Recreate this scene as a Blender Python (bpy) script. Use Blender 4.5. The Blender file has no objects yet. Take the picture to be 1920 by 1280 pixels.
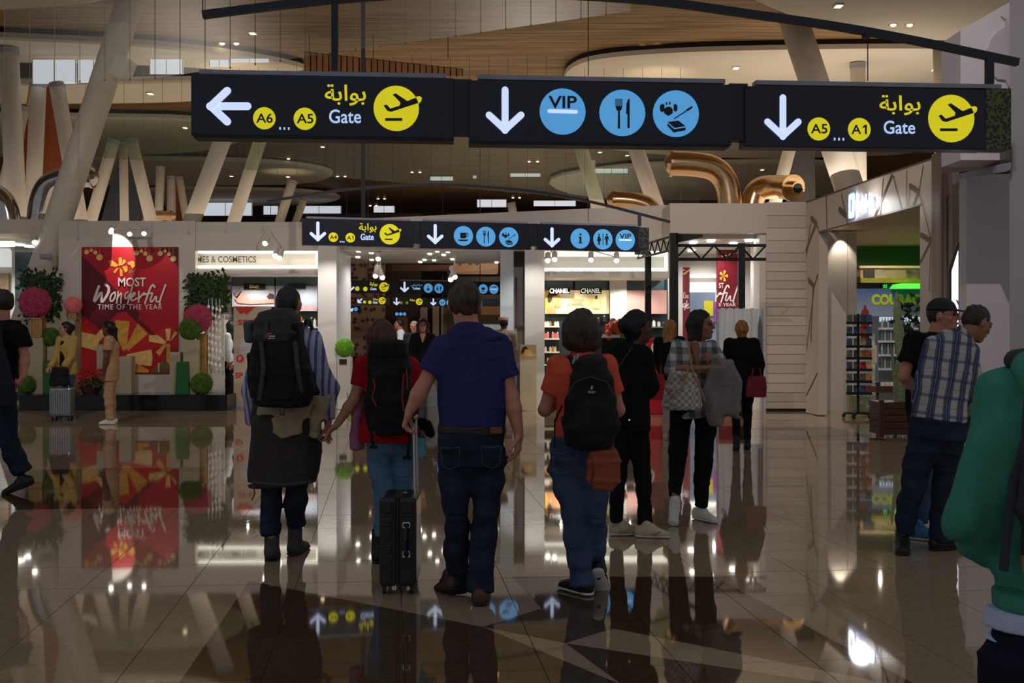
import bpy, math, random
import numpy as np
from mathutils import Vector, Matrix

random.seed(7)
SC = bpy.context.scene
COL = SC.collection
F, HC, HY = 2100.0, 1.516, 619.0          # focal length (px), eye height (m), horizon row


def at(px, py, d):
    return Vector(((px - 960) * d / F, d, HC - (py - HY) * d / F))


# ------------------------------------------------------------------ camera, world, lights, exposure
cam = bpy.data.cameras.new('camera')
cam.sensor_width = 36.0
cam.lens = F / 1920 * 36.0
cam.shift_y = -21 / 1920
cam.clip_end = 300
co = bpy.data.objects.new('camera', cam)
co.location = (0, 0, HC)
co.rotation_euler = (math.pi / 2, 0, 0)
COL.objects.link(co)
SC.camera = co
w = bpy.data.worlds.new('world')
SC.world = w
w.use_nodes = True
w.node_tree.nodes['Background'].inputs[0].default_value = (0.88, 0.93, 1.0, 1)
w.node_tree.nodes['Background'].inputs[1].default_value = 0.26
vs = SC.view_settings
vs.view_transform = 'Standard'
vs.look = 'None'
vs.exposure = 0.0
vs.gamma = 1.0
vs.use_curve_mapping = False


def light(kind, name, loc, aim, energy, color=(1, 1, 1), size=1.0, size_y=None, spot=60, blend=.4):
    l = bpy.data.lights.new(name, kind)
    l.energy = energy
    l.color = color
    if kind == 'AREA':
        l.size = size
        if size_y:
            l.shape = 'RECTANGLE'
            l.size_y = size_y
    else:
        l.shadow_soft_size = size
    if kind == 'SPOT':
        l.spot_size = math.radians(spot)
        l.spot_blend = blend
    o = bpy.data.objects.new(name, l)
    o.location = loc
    if aim is not None:
        o.rotation_euler = (Vector(aim) - Vector(loc)).to_track_quat('-Z', 'Y').to_euler()
    COL.objects.link(o)
    return o


WARM = (1.0, .82, .62)
# unseen fill lamps added above the shop roofs to brighten the high ceiling
light('AREA', 'ceiling_fill', (-2.0, 28.0, 4.0), (-2, 28, 9), 360, WARM, 22, 9)
light('AREA', 'ceiling_fill', (0.5, 43, 4.4), (0, 43, 9), 220, WARM, 18, 8)
light('AREA', 'ceiling_fill', (8.0, 25.0, 4.4), (7.5, 26, 9), 130, (1, .88, .72), 5, 5)
# unseen fill spots added overhead to brighten the shop fronts and right walls
light('SPOT', 'hall_fill', (-6.0, 11.5, 7.4), (-6.5, 21.5, 1.9), 600, (1, .86, .74), .03, spot=70, blend=.7)
light('SPOT', 'hall_fill', (0.5, 11.5, 7.4), (-0.5, 21.5, 2.4), 640, (1, .88, .78), .03, spot=75, blend=.7)
light('SPOT', 'hall_fill', (3.0, 12.0, 7.4), (5.2, 20.0, 2.6), 640, (1, .86, .74), .03, spot=62, blend=.7)
light('SPOT', 'hall_fill', (2.2, 6.0, 7.6), (6.2, 11.3, 3.2), 620, (1, .93, .92), .03, spot=58, blend=.8)
# lamp over the poster
light('SPOT', 'poster_spot', at(214, 424, 21.2), at(206, 488, 22.0), 60, (1, .95, .85), 0, spot=62, blend=.22)
light('SPOT', 'poster_spot', at(270, 436, 21.2), at(300, 520, 22.0), 12, (1, .95, .85), 0, spot=50, blend=.5)
# shop ceiling lamps
for lx, ly, lz, le, lc in ((-5.4, 22.9, 2.5, 30, (1, .97, .9)), (-4.3, 22.9, 2.5, 30, (1, .97, .9)), (1.0, 22.8, 2.45, 48, (1, .97, .9)), (2.4, 22.8, 2.45, 48, (1, .97, .9)),
                           (-2.6, 23.2, 3.02, 45, (.95, .97, 1)), (-1.2, 23.2, 3.02, 45, (.95, .97, 1)), (3.9, 22.8, 3.2, 70, (.93, .95, 1)), (4.4, 24.4, 3.2, 70, (.93, .95, 1)),
                           (-10.3, 23.0, 3.0, 90, (.95, 1, 1)), (7.2, 21.9, 3.35, 60, (1, .9, .75)), (8.0, 23.4, 3.35, 60, (1, .9, .75))):
    light('SPOT', 'shop_lamp', (lx, ly, lz), (lx, ly, 0), le * 1.3, lc, .02, spot=165, blend=.5)
light('SPOT', 'shop_lamp', (-3.0, 40.0, 4.2), (-3, 42, 0), 170, (1, .82, .62), .1, spot=160, blend=.5)
light('SPOT', 'shop_lamp', (-1.0, 47.0, 4.2), (-1, 52, 1), 140, (1, .82, .62), .1, spot=160, blend=.5)
for wx, wd in ((613, 95), (1000, 95)):
    light('SPOT', 'pillar_wash', at(wx, 440, 20.6), at(wx, 640, 21.7), wd, (1, .98, .96), 0, spot=80, blend=.7)
light('SPOT', 'shop_wash', at(1578, 438, 20.9), at(1580, 700, 21.6), 26, (1, .87, .68), .02, spot=75, blend=.6)

# ------------------------------------------------------------------ materials


def lin(c):
    return tuple((v / 255 / 12.92 if v / 255 <= .04045 else ((v / 255 + .055) / 1.055) ** 2.4) for v in c)


MATS = {}


def nd(nt, kind, **kw):
    n = nt.nodes.new(kind)
    for k, v in kw.items():
        setattr(n, k, v)
    return n


def mat(name, rgb, rough=.6, metal=0.0, emit=0.0, var=.12, scale=9.0, bump=0.0, spec=.4, stretch=(1, 1, 1), alpha=None):
    if name in MATS:
        return MATS[name]
    m = bpy.data.materials.new(name)
    m.use_nodes = True
    nt = m.node_tree
    b = nt.nodes['Principled BSDF']
    c = lin(rgb)
    b.inputs['Roughness'].default_value = rough
    b.inputs['Metallic'].default_value = metal
    b.inputs['Specular IOR Level'].default_value = spec
    tc = nd(nt, 'ShaderNodeTexCoord')
    mp = nd(nt, 'ShaderNodeMapping')
    mp.inputs['Scale'].default_value = stretch
    nz = nd(nt, 'ShaderNodeTexNoise')
    nz.inputs['Scale'].default_value = scale
    nz.inputs['Detail'].default_value = 3
    nt.links.new(tc.outputs['Object'], mp.inputs['Vector'])
    nt.links.new(mp.outputs['Vector'], nz.inputs['Vector'])
    rp = nd(nt, 'ShaderNodeValToRGB')
    rp.color_ramp.elements[0].position = .3
    rp.color_ramp.elements[1].position = .7
    rp.color_ramp.elements[0].color = tuple(max(0, v * (1 - var)) for v in c) + (1,)
    rp.color_ramp.elements[1].color = tuple(min(1, v * (1 + var)) for v in c) + (1,)
    nt.links.new(nz.outputs['Fac'], rp.inputs['Fac'])
    nt.links.new(rp.outputs['Color'], b.inputs['Base Color'])
    if emit:
        b.inputs['Emission Color'].default_value = c + (1,)
        b.inputs['Emission Strength'].default_value = emit
    if bump:
        bp = nd(nt, 'ShaderNodeBump')
        bp.inputs['Strength'].default_value = bump
        bp.inputs['Distance'].default_value = .02
        nt.links.new(nz.outputs['Fac'], bp.inputs['Height'])
        nt.links.new(bp.outputs['Normal'], b.inputs['Normal'])
    MATS[name] = m
    return m


def expr(nt, op, a, b=None, c=None):
    n = nd(nt, 'ShaderNodeMath', operation=op)
    for i, v in enumerate((a, b, c)):
        if v is None:
            continue
        if isinstance(v, (int, float)):
            n.inputs[i].default_value = v
        else:
            nt.links.new(v, n.inputs[i])
    return n.outputs[0]


def band(nt, x, period, lo, hi, shift=0.0):
    """1 where frac(x/period+shift) lies between lo and hi"""
    f = expr(nt, 'FRACT', expr(nt, 'ADD', expr(nt, 'DIVIDE', x, period), shift))
    return expr(nt, 'MULTIPLY', expr(nt, 'GREATER_THAN', f, lo), expr(nt, 'LESS_THAN', f, hi))


def striped(name, base, layers, rough=.8, angle=0.0):
    """woven cloth: layers = (axis, period, lo, hi, shift, rgb, opacity) laid over the base colour"""
    m = bpy.data.materials.new(name)
    m.use_nodes = True
    nt = m.node_tree
    b = nt.nodes['Principled BSDF']
    b.inputs['Roughness'].default_value = rough
    b.inputs['Specular IOR Level'].default_value = .2
    tc = nd(nt, 'ShaderNodeTexCoord')
    mp = nd(nt, 'ShaderNodeMapping')
    mp.inputs['Rotation'].default_value = (0, angle, 0)
    nt.links.new(tc.outputs['Object'], mp.inputs['Vector'])
    nz = nd(nt, 'ShaderNodeTexNoise')
    nz.inputs['Scale'].default_value = 5
    nt.links.new(tc.outputs['Object'], nz.inputs['Vector'])
    wob = expr(nt, 'MULTIPLY', expr(nt, 'SUBTRACT', nz.outputs['Fac'], .5), .03)
    sx = nd(nt, 'ShaderNodeSeparateXYZ')
    nt.links.new(mp.outputs['Vector'], sx.inputs[0])
    col = None
    for ax, per, lo, hi, sh, rgb, op in layers:
        src = expr(nt, 'ADD', sx.outputs['XYZ'.index(ax)], wob)
        fac = expr(nt, 'MULTIPLY', band(nt, src, per, lo, hi, sh), op)
        mx = nd(nt, 'ShaderNodeMix', data_type='RGBA')
        nt.links.new(fac, mx.inputs[0])
        if col is None:
            mx.inputs[6].default_value = lin(base) + (1,)
        else:
            nt.links.new(col, mx.inputs[6])
        mx.inputs[7].default_value = lin(rgb) + (1,)
        col = mx.outputs[2]
    nt.links.new(col, b.inputs['Base Color'])
    MATS[name] = m
    return m


def glass_mat(name, tint):
    m = bpy.data.materials.new(name)
    m.use_nodes = True
    nt = m.node_tree
    nt.nodes.remove(nt.nodes['Principled BSDF'])
    t = nd(nt, 'ShaderNodeBsdfTransparent')
    t.inputs[0].default_value = tint + (1,)
    g = nd(nt, 'ShaderNodeBsdfGlossy')
    g.inputs['Roughness'].default_value = .4
    mx = nd(nt, 'ShaderNodeMixShader')
    mx.inputs[0].default_value = .03
    nt.links.new(t.outputs[0], mx.inputs[1])
    nt.links.new(g.outputs[0], mx.inputs[2])
    nt.links.new(mx.outputs[0], nt.nodes['Material Output'].inputs[0])
    return m


# ------------------------------------------------------------------ mesh helpers


class MB:
    def __init__(s, base=(0, 0, 0)):
        s.v, s.f, s.mi, s.cur = [], [], [], 0
        s.o = Vector(base)

    def add(s, vs, fs):
        n = len(s.v)
        s.v += [tuple(Vector(p) - s.o) for p in vs]
        for f in fs:
            s.f.append([i + n for i in f])
            s.mi.append(s.cur)
        return s

    def box(s, c, d, ax=None):
        c = Vector(c)
        X, Y, Z = ax or (Vector((1, 0, 0)), Vector((0, 1, 0)), Vector((0, 0, 1)))
        vs = [c + X * (d[0] / 2 * i) + Y * (d[1] / 2 * j) + Z * (d[2] / 2 * k) for i in (-1, 1) for j in (-1, 1) for k in (-1, 1)]
        return s.add(vs, [(0, 1, 3, 2), (4, 6, 7, 5), (0, 4, 5, 1), (2, 3, 7, 6), (0, 2, 6, 4), (1, 5, 7, 3)])

    def tube(s, pts, r, n=12, caps=True, flat=None):
        pts = [Vector(p) for p in pts]
        rs = r if isinstance(r, (list, tuple)) else [r] * len(pts)
        vs, fs = [], []
        ref = None
        for i, p in enumerate(pts):
            t = (pts[min(i + 1, len(pts) - 1)] - pts[max(i - 1, 0)]).normalized()
            if ref is None:
                ref = Vector((0, 0, 1)) if abs(t.z) < .9 else Vector((1, 0, 0))
            a = (ref - t * ref.dot(t)).normalized()
            ref = a
            b = t.cross(a)
            for k in range(n):
                th = 2 * math.pi * (k + .5) / n
                vs.append(p + (a * math.cos(th) + b * math.sin(th) * (flat or 1)) * rs[i])
        for i in range(len(pts) - 1):
            for k in range(n):
                k2 = (k + 1) % n
                fs.append((i * n + k, i * n + k2, i * n + n + k2, i * n + n + k))
        if caps:
            fs.append(tuple(range(n))[::-1])
            fs.append(tuple(range((len(pts) - 1) * n, len(pts) * n)))
        return s.add(vs, fs)

    def ball(s, c, r, nu=12, nv=8, jit=0):
        c = Vector(c)
        r = Vector(r) if isinstance(r, (tuple, list, Vector)) else Vector((r, r, r))
        vs, fs = [], []
        for j in range(1, nv):
            ph = math.pi * j / nv
            for i in range(nu):
                th = 2 * math.pi * i / nu
                q = 1 + random.uniform(-jit, jit)
                vs.append(c + Vector((r.x * math.sin(ph) * math.cos(th), r.y * math.sin(ph) * math.sin(th), r.z * math.cos(ph))) * q)
        for j in range(nv - 2):
            for i in range(nu):
                i2 = (i + 1) % nu
                fs.append((j * nu + i, j * nu + nu + i, j * nu + nu + i2, j * nu + i2))
        t = len(vs)
        vs += [c + Vector((0, 0, r.z)), c - Vector((0, 0, r.z))]
        for i in range(nu):
            i2 = (i + 1) % nu
            fs.append((t, i, i2))
            fs.append((t + 1, (nv - 2) * nu + i2, (nv - 2) * nu + i))
        return s.add(vs, fs)

    def prism(s, pts, off):
        """flat polygon (3D points) extruded by the vector off"""
        pts = [Vector(p) for p in pts]
        off = Vector(off)
        n = len(pts)
        fs = [tuple(range(n)), tuple(range(2 * n - 1, n - 1, -1))]
        fs += [(i, i + n, (i + 1) % n + n, (i + 1) % n) for i in range(n)]
        return s.add(pts + [p + off for p in pts], fs)

    def build(s, name, m, parent=None, smooth=False, bevel=0.0, loc=None):
        me = bpy.data.meshes.new(name)
        me.from_pydata([tuple(p) for p in s.v], [], s.f)
        ms = m if isinstance(m, (list, tuple)) else [m]
        for x in ms:
            me.materials.append(x)
        if len(ms) > 1:
            me.polygons.foreach_set('material_index', s.mi)
        if smooth:
            me.polygons.foreach_set('use_smooth', [True] * len(me.polygons))
        me.update()
        o = bpy.data.objects.new(name, me)
        COL.objects.link(o)
        if parent is not None:
            o.parent = parent
        o.location = s.o if parent is None else (0, 0, 0)
        if loc is not None:
            o.location = loc
        if bevel:
            b = o.modifiers.new('bevel', 'BEVEL')
            b.width = bevel
            b.segments = 2
            b.limit_method = 'ANGLE'
        return o


def tag(o, label=None, cat=None, group=None, kind=None):
    if label:
        o['label'] = label
    if cat:
        o['category'] = cat
    if group:
        o['group'] = group
    if kind:
        o['kind'] = kind
    return o


def empty(name, loc, label, cat, group=None):
    o = bpy.data.objects.new(name, None)
    o.location = loc
    o.empty_display_size = .1
    COL.objects.link(o)
    return tag(o, label, cat, group)


def struct(name, mb, m, parent=None, **kw):
    o = mb.build(name, m, parent, **kw)
    if parent is None:
        o['kind'] = 'structure'
    return o


def copy_tree(o, parent=None):
    c = o.copy()
    COL.objects.link(c)
    c.parent = parent
    for ch in o.children:
        copy_tree(ch, c)
    return c


def pbox(px0, px1, py0, py1, d, depth, mb=None):
    """solid standing at distance d: front face covers the given rows and columns, depth goes away from the camera"""
    a, b = at(px0, py1, d), at(px1, py0, d)
    mb = mb or MB()
    c = (a + b) / 2
    return mb.box((c.x, d + depth / 2, c.z), (b.x - a.x, depth, b.z - a.z))


TEXTS = {}


def text_geo(s, bold=0.0, spacing=1.0, shear=0.0):
    key = (s, bold, spacing, shear)
    if key not in TEXTS:
        cu = bpy.data.curves.new('t', 'FONT')
        cu.body = s
        cu.offset = bold
        cu.space_character = spacing
        cu.shear = shear
        cu.resolution_u = 4
        ob = bpy.data.objects.new('t', cu)
        me = bpy.data.meshes.new_from_object(ob)
        v = np.array([tuple(q.co)[:2] for q in me.vertices])
        fs = [tuple(p.vertices) for p in me.polygons]
        bpy.data.objects.remove(ob)
        bpy.data.curves.remove(cu)
        bpy.data.meshes.remove(me)
        v -= v.min(0)
        v /= np.maximum(v.max(0), 1e-6)
        TEXTS[key] = (v, fs)
    return TEXTS[key]


class Plane:
    """a vertical board through two points; turns photo rows/columns into points on it"""

    def __init__(s, p0, p1):
        s.p = Vector(p0)
        s.u = Vector((p1[0] - p0[0], p1[1] - p0[1], 0)).normalized()
        s.n = Vector((s.u.y, -s.u.x, 0))       # towards the viewer
        if s.n.y > 0:
            s.n = -s.n

    def pt(s, px, py, out=0.0):
        dr = Vector(((px - 960) / F, 1, -(py - HY) / F))
        o = Vector((0, 0, HC))
        q = s.p + s.n * out
        t = (q - o).dot(s.n) / dr.dot(s.n)
        return o + dr * t

    def poly(s, mb, pts, out=.004, th=.003):
        P = [s.pt(x, y, out) for x, y in pts]
        mb.prism(P, s.n * -th)

    def rect(s, mb, x0, y0, x1, y1, out=.004, th=.003):
        """upright rectangle: rows taken at its left edge"""
        a, b = s.pt(x0, y0, out), s.pt(x0, y1, out)
        e = s.pt(x1, y0, out)
        c = e.copy()
        c.z = a.z
        dd = c.copy()
        dd.z = b.z
        mb.prism([a, c, dd, b], s.n * -th)

    def disc(s, mb, cx, cy, r, out=.004, th=.003, n=32, ry=None):
        c = s.pt(cx, cy, out)
        rr = (s.pt(cx + r, cy, out) - c).length
        rz = rr if ry is None else rr * ry / r
        mb.prism([c + s.u * rr * math.cos(2 * math.pi * i / n) + Vector((0, 0, rz * math.sin(2 * math.pi * i / n))) for i in range(n)], s.n * -th)

    def stroke(s, mb, pts, wpx, out=.004, th=.003):
        """round-ended ribbon of width wpx through photo points, rising a hair along its length"""
        n = len(pts)
        P = [s.pt(x, y, out + .0015 * i / n) for i, (x, y) in enumerate(pts)]
        k = (s.pt(pts[0][0] + 1, pts[0][1], out) - P[0]).length
        r = wpx * k / 2
        tt = [(P[min(i + 1, n - 1)] - P[max(i - 1, 0)]).normalized() for i in range(n)]
        qq = [s.n.cross(t) * r for t in tt]
        vs = [v for p, q in zip(P, qq) for v in (p + q, p - q)]
        fs = [(2 * i, 2 * i + 2, 2 * i + 3, 2 * i + 1) for i in range(n - 1)]
        for c, t, q, a in ((P[0], -tt[0], qq[0], 0), (P[-1], tt[-1], qq[-1], 2 * n - 2)):
            m = len(vs)
            vs += [c + q * math.cos(math.pi * j / 6) + t * r * math.sin(math.pi * j / 6) for j in range(1, 6)]
            fs.append((a, *range(m, m + 5), a + 1))
        mb.add(vs, fs)

    def text(s, mb, st, x0, y0, x1, y1, bold=0.0, out=.004, spacing=1.0, shear=0.0):
        v, fs = text_geo(st, bold, spacing, shear)
        a, b, c = s.pt(x0, y1, out), s.pt(x1, y1, out), s.pt(x0, y0, out)
        mb.add([a + (b - a) * p[0] + (c - a) * p[1] for p in v], fs)


# ------------------------------------------------------------------ implicit surfaces for bodies, cloth, soft bags


class Sdf:
    def __init__(s, h, seed=1):
        s.h, s.P, s.w = h, [], []
        s.rng = np.random.RandomState(seed)

    def cap(s, a, b, wa, wb, da=None, db=None, n=None, k=.012, e=None, cuts=(), p=2, sub=False):
        s.P.append(('c', Vector(a), Vector(b), wa, wb, wa if da is None else da, wb if db is None else db, n, k, e, cuts, p, sub))
        return s

    def ell(s, c, r, X=(1, 0, 0), Y=(0, 1, 0), Z=(0, 0, 1), k=.012, cuts=(), sub=False, p=2):
        s.P.append(('e', Vector(c), r, Vector(X), Vector(Y), Vector(Z), k, cuts, sub, p))
        return s

    def rows(s, rows, D, dep, n=(0, -1, 0), k=.008, e=.012, p=2, shift=0.0, cuts=()):
        """garment outline: rows (py, x_left, x_right[, extra distance]) at distance D, half-depth dep (m or ratio list)"""
        L = []
        for i, r in enumerate(rows):
            d = D + shift + (r[3] if len(r) > 3 else 0)
            q = r[4] if len(r) > 4 else dep
            L.append((at((r[1] + r[2]) / 2, r[0], d), (r[2] - r[1]) / 2 * d / F, q))
        for (a, wa, da), (b, wb, db) in zip(L, L[1:]):
            s.cap(a, b, wa, wb, da, db, n=n, k=k, e=e, p=p, cuts=cuts)
        return s

    def wrinkle(s, amp, freq, squash=(1, 1, 1), n=7):
        for i in range(n):
            v = s.rng.normal(size=3)
            v = v / np.linalg.norm(v) * freq * s.rng.uniform(.6, 1.7) * np.array(squash)
            s.w.append((v, s.rng.uniform(0, 6.28), amp / n * 1.8))
        return s

    def mesh(s):
        h = s.h
        lo, hi = np.full(3, 1e9), np.full(3, -1e9)
        boxes = []
        for q in s.P:
            if q[0] == 'c':
                r = max(q[3], q[4], q[5], q[6])
                a = np.minimum(q[1], q[2]) - r
                b = np.maximum(q[1], q[2]) + r
                k, sub = q[8], q[12]
            else:
                r = max(q[2])
                a, b = np.array(q[1]) - r, np.array(q[1]) + r
                k, sub = q[6], q[8]
            boxes.append((a - k - 2.5 * h, b + k + 2.5 * h))
            if not sub:
                lo, hi = np.minimum(lo, a), np.maximum(hi, b)
        lo = np.floor(lo / h) * h - 3 * h
        N = np.ceil((hi - lo) / h).astype(int) + 4
        G = [lo[i] + h * np.arange(N[i]) for i in range(3)]
        V = np.full(N, .25, np.float32)
        for q, (a, b) in zip(s.P, boxes):
            i0 = np.clip(((a - lo) / h).astype(int), 0, N - 1)
            i1 = np.clip(np.ceil((b - lo) / h).astype(int) + 1, 0, N)
            if (i1 <= i0).any():
                continue
            sl = tuple(slice(i0[i], i1[i]) for i in range(3))
            X, Y, Z = np.meshgrid(*[G[i][sl[i]].astype(np.float32) for i in range(3)], indexing='ij')
            if q[0] == 'c':
                _, A, B, wa, wb, da, db, n, k, e, cuts, p, sub = q
                ab = np.array(B - A, np.float64)
                L = np.linalg.norm(ab) + 1e-9
                ax = ab / L
                x, y, z = X - A[0], Y - A[1], Z - A[2]
                t0 = (x * ax[0] + y * ax[1] + z * ax[2]) / L
                t = np.clip(t0, 0, 1)
                ov = (t0 - t) * L
                x, y, z = x - t0 * ab[0], y - t0 * ab[1], z - t0 * ab[2]
                wt, dt = wa + (wb - wa) * t, da + (db - da) * t
                if n is None:
                    r = np.sqrt(x * x + y * y + z * z + ov * ov * (1 if e is None else 0))
                    if e is not None:
                        rr = np.sqrt((r / wt) ** 2 + (ov / e) ** 2)
                        d = (rr - 1) * np.minimum(wt, e * 3)
                    else:
                        d = r - wt
                else:
                    nn = np.array(n, np.float64)
                    nn = nn - ax * nn.dot(ax)
                    nn /= np.linalg.norm(nn) + 1e-9
                    sd = np.cross(ax, nn)
                    u = np.abs(x * sd[0] + y * sd[1] + z * sd[2]) / wt
                    v = np.abs(x * nn[0] + y * nn[1] + z * nn[2]) / dt
                    ee = e if e is not None else np.minimum(wt, dt)
                    o2 = np.abs(ov) / ee
                    if p == 2:
                        rr = np.sqrt(u * u + v * v + o2 * o2)
                    else:
                        rr = (u ** p + v ** p + o2 ** p) ** (1 / p)
                    d = (rr - 1) * np.minimum(wt, dt)
            else:
                _, C, r, ex, ey, ez, k, cuts, sub, p = q
                x, y, z = X - C[0], Y - C[1], Z - C[2]
                u = np.abs(x * ex[0] + y * ex[1] + z * ex[2]) / r[0]
                v = np.abs(x * ey[0] + y * ey[1] + z * ey[2]) / r[1]
                o2 = np.abs(x * ez[0] + y * ez[1] + z * ez[2]) / r[2]
                rr = np.sqrt(u * u + v * v + o2 * o2) if p == 2 else (u ** p + v ** p + o2 ** p) ** (1 / p)
                d = (rr - 1) * min(r)
            for cp, cn in cuts:
                cn = np.array(cn, np.float64)
                cn = cn / np.linalg.norm(cn)
                d = np.maximum(d, (X - cp[0]) * cn[0] + (Y - cp[1]) * cn[1] + (Z - cp[2]) * cn[2])
            W = V[sl]
            if sub:
                V[sl] = np.maximum(W, -d)
            else:
                hh = np.clip(k - np.abs(W - d), 0, None) / k
                V[sl] = np.minimum(W, d) - hh * hh * k * .25
        if s.w:
            X, Y, Z = [g.astype(np.float32) for g in G]
            acc = np.zeros(N, np.float32)
            for v, ph, am in s.w:
                acc += am * np.sin((X * v[0])[:, None, None] + (Y * v[1])[None, :, None] + (Z * v[2])[None, None, :] + ph)
            V += acc
        return nets(V, lo, h)


def nets(V, lo, h):
    s = V < 0
    c = np.zeros(np.array(s.shape) - 1, np.uint8)
    for i in (0, 1):
        for j in (0, 1):
            for k in (0, 1):
                c += s[i:s.shape[0] - 1 + i, j:s.shape[1] - 1 + j, k:s.shape[2] - 1 + k]
    act = (c > 0) & (c < 8)
    I, J, K = np.nonzero(act)
    idx = np.full(c.shape, -1, np.int64)
    idx[I, J, K] = np.arange(len(I))
    acc = np.zeros((len(I), 3))
    cnt = np.zeros(len(I))
    cor = [(i, j, k) for i in (0, 1) for j in (0, 1) for k in (0, 1)]
    for a in cor:
        for b in cor:
            if sum(abs(a[q] - b[q]) for q in range(3)) != 1 or a > b:
                continue
            fa = V[I + a[0], J + a[1], K + a[2]]
            fb = V[I + b[0], J + b[1], K + b[2]]
            m = (fa < 0) != (fb < 0)
            t = np.where(m, fa / np.where(m, fa - fb, 1), 0)
            acc += m[:, None] * (np.array(a)[None] + t[:, None] * (np.array(b) - np.array(a))[None])
            cnt += m
    vs = lo + h * (np.stack([I, J, K], 1) + acc / np.maximum(cnt, 1)[:, None])
    fs = []
    m = s[:-1, 1:-1, 1:-1] != s[1:, 1:-1, 1:-1]
    i, j, k = np.nonzero(m)
    j, k = j + 1, k + 1
    q = np.stack([idx[i, j - 1, k - 1], idx[i, j, k - 1], idx[i, j, k], idx[i, j - 1, k]], 1)
    q[~s[i, j, k]] = q[~s[i, j, k]][:, ::-1]
    fs.append(q)
    m = s[1:-1, :-1, 1:-1] != s[1:-1, 1:, 1:-1]
    i, j, k = np.nonzero(m)
    i, k = i + 1, k + 1
    q = np.stack([idx[i - 1, j, k - 1], idx[i - 1, j, k], idx[i, j, k], idx[i, j, k - 1]], 1)
    q[~s[i, j, k]] = q[~s[i, j, k]][:, ::-1]
    fs.append(q)
    m = s[1:-1, 1:-1, :-1] != s[1:-1, 1:-1, 1:]
    i, j, k = np.nonzero(m)
    i, j = i + 1, j + 1
    q = np.stack([idx[i - 1, j - 1, k], idx[i, j - 1, k], idx[i, j, k], idx[i - 1, j, k]], 1)
    q[~s[i, j, k]] = q[~s[i, j, k]][:, ::-1]
    fs.append(q)
    return vs, np.concatenate(fs)


def soft(name, parts, m, parent=None, base=(0, 0, 0)):
    """one mesh object from surfaces (sdf or (verts, quads))"""
    vs, fs, n = [], [], 0
    for p in parts:
        v, f = p.mesh() if isinstance(p, Sdf) else p
        if not len(v):
            continue
        vs.append(v)
        fs.append(f + n)
        n += len(v)
    v = np.concatenate(vs) - np.array(base)
    f = np.concatenate(fs)
    me = bpy.data.meshes.new(name)
    me.vertices.add(len(v))
    me.vertices.foreach_set('co', v.ravel())
    me.loops.add(f.size)
    me.loops.foreach_set('vertex_index', f.ravel().astype(np.int32))
    me.polygons.add(len(f))
    me.polygons.foreach_set('loop_start', np.arange(0, f.size, 4, dtype=np.int32))
    me.polygons.foreach_set('use_smooth', np.ones(len(f), bool))
    me.update(calc_edges=True)
    me.validate()
    me.materials.append(m)
    o = bpy.data.objects.new(name, me)
    COL.objects.link(o)
    if parent is not None:
        o.parent = parent
    else:
        o.location = base
    return o
# ------------------------------------------------------------------ palette
WHITE = mat('white_paint', (214, 205, 197), .55, var=.04, scale=2)
WHITE2 = mat('white_panel', (222, 216, 208), .4, var=.03, scale=2)
CREAM = mat('ceiling_plaster', (214, 204, 188), .8, var=.05, scale=.6)
STEELW = mat('white_steel', (224, 214, 200), .4, var=.05, scale=3)
DARK = mat('graphite_metal', (45, 46, 54), .45, .3, var=.08)
DARK2 = mat('black_metal', (20, 20, 22), .45, .2, var=.1)
SIGNB = mat('sign_black', (30, 34, 50), .35, var=.1)
RAIL = mat('grey_rail', (150, 150, 168), .5)
BROWN = mat('dark_brown_panel', (58, 34, 23), .5, var=.2, scale=3, stretch=(1, 1, .2))
ORANGE = mat('copper_orange_panel', (150, 78, 36), .5, var=.12, scale=20)
GLOWW = mat('lamp_white', (255, 250, 240), .4, emit=6, var=0)
GLOWWARM = mat('lamp_warm', (255, 222, 170), .4, emit=7, var=0)
NEON = mat('light_line', (255, 252, 236), .4, emit=1.5, var=0)
SKYW = mat('daylit_pane', (196, 203, 214), .3, emit=.85, var=.08, scale=.7)
COPPER = mat('brushed_duct_metal', (196, 160, 120), .22, .95, var=.1, scale=14, stretch=(.2, 1, 3))
STEEL = mat('polished_duct_steel', (176, 172, 170), .16, .95, var=.1, scale=10)
GOLD = mat('pale_gold', (190, 150, 86), .35, .5, var=.1)
GLASS = glass_mat('clear_glass', (.92, .93, .91))
RODM = mat('glass_joint', (96, 92, 76), .5, var=.1)
TINT = glass_mat('green_glass', (.80, .86, .79))
SIGNY = mat('sign_yellow', (206, 196, 24), .4, emit=.82, var=.06, scale=5)
SIGNBL = mat('sign_blue', (78, 150, 205), .4, emit=.82, var=.05, scale=4)
SIGNW = mat('sign_white', (196, 210, 240), .4, emit=.95, var=.05, scale=4)

# plank ceiling: streaky timber
WOOD = mat('streaked_timber', (132, 102, 66), .55, var=.55, scale=2.4, stretch=(.2, 3.6, 1))
WOOD2 = mat('slat_timber', (176, 122, 74), .55, var=.25, scale=6, stretch=(1, 1, .2))

# ------------------------------------------------------------------ floor of polished tiles


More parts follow.
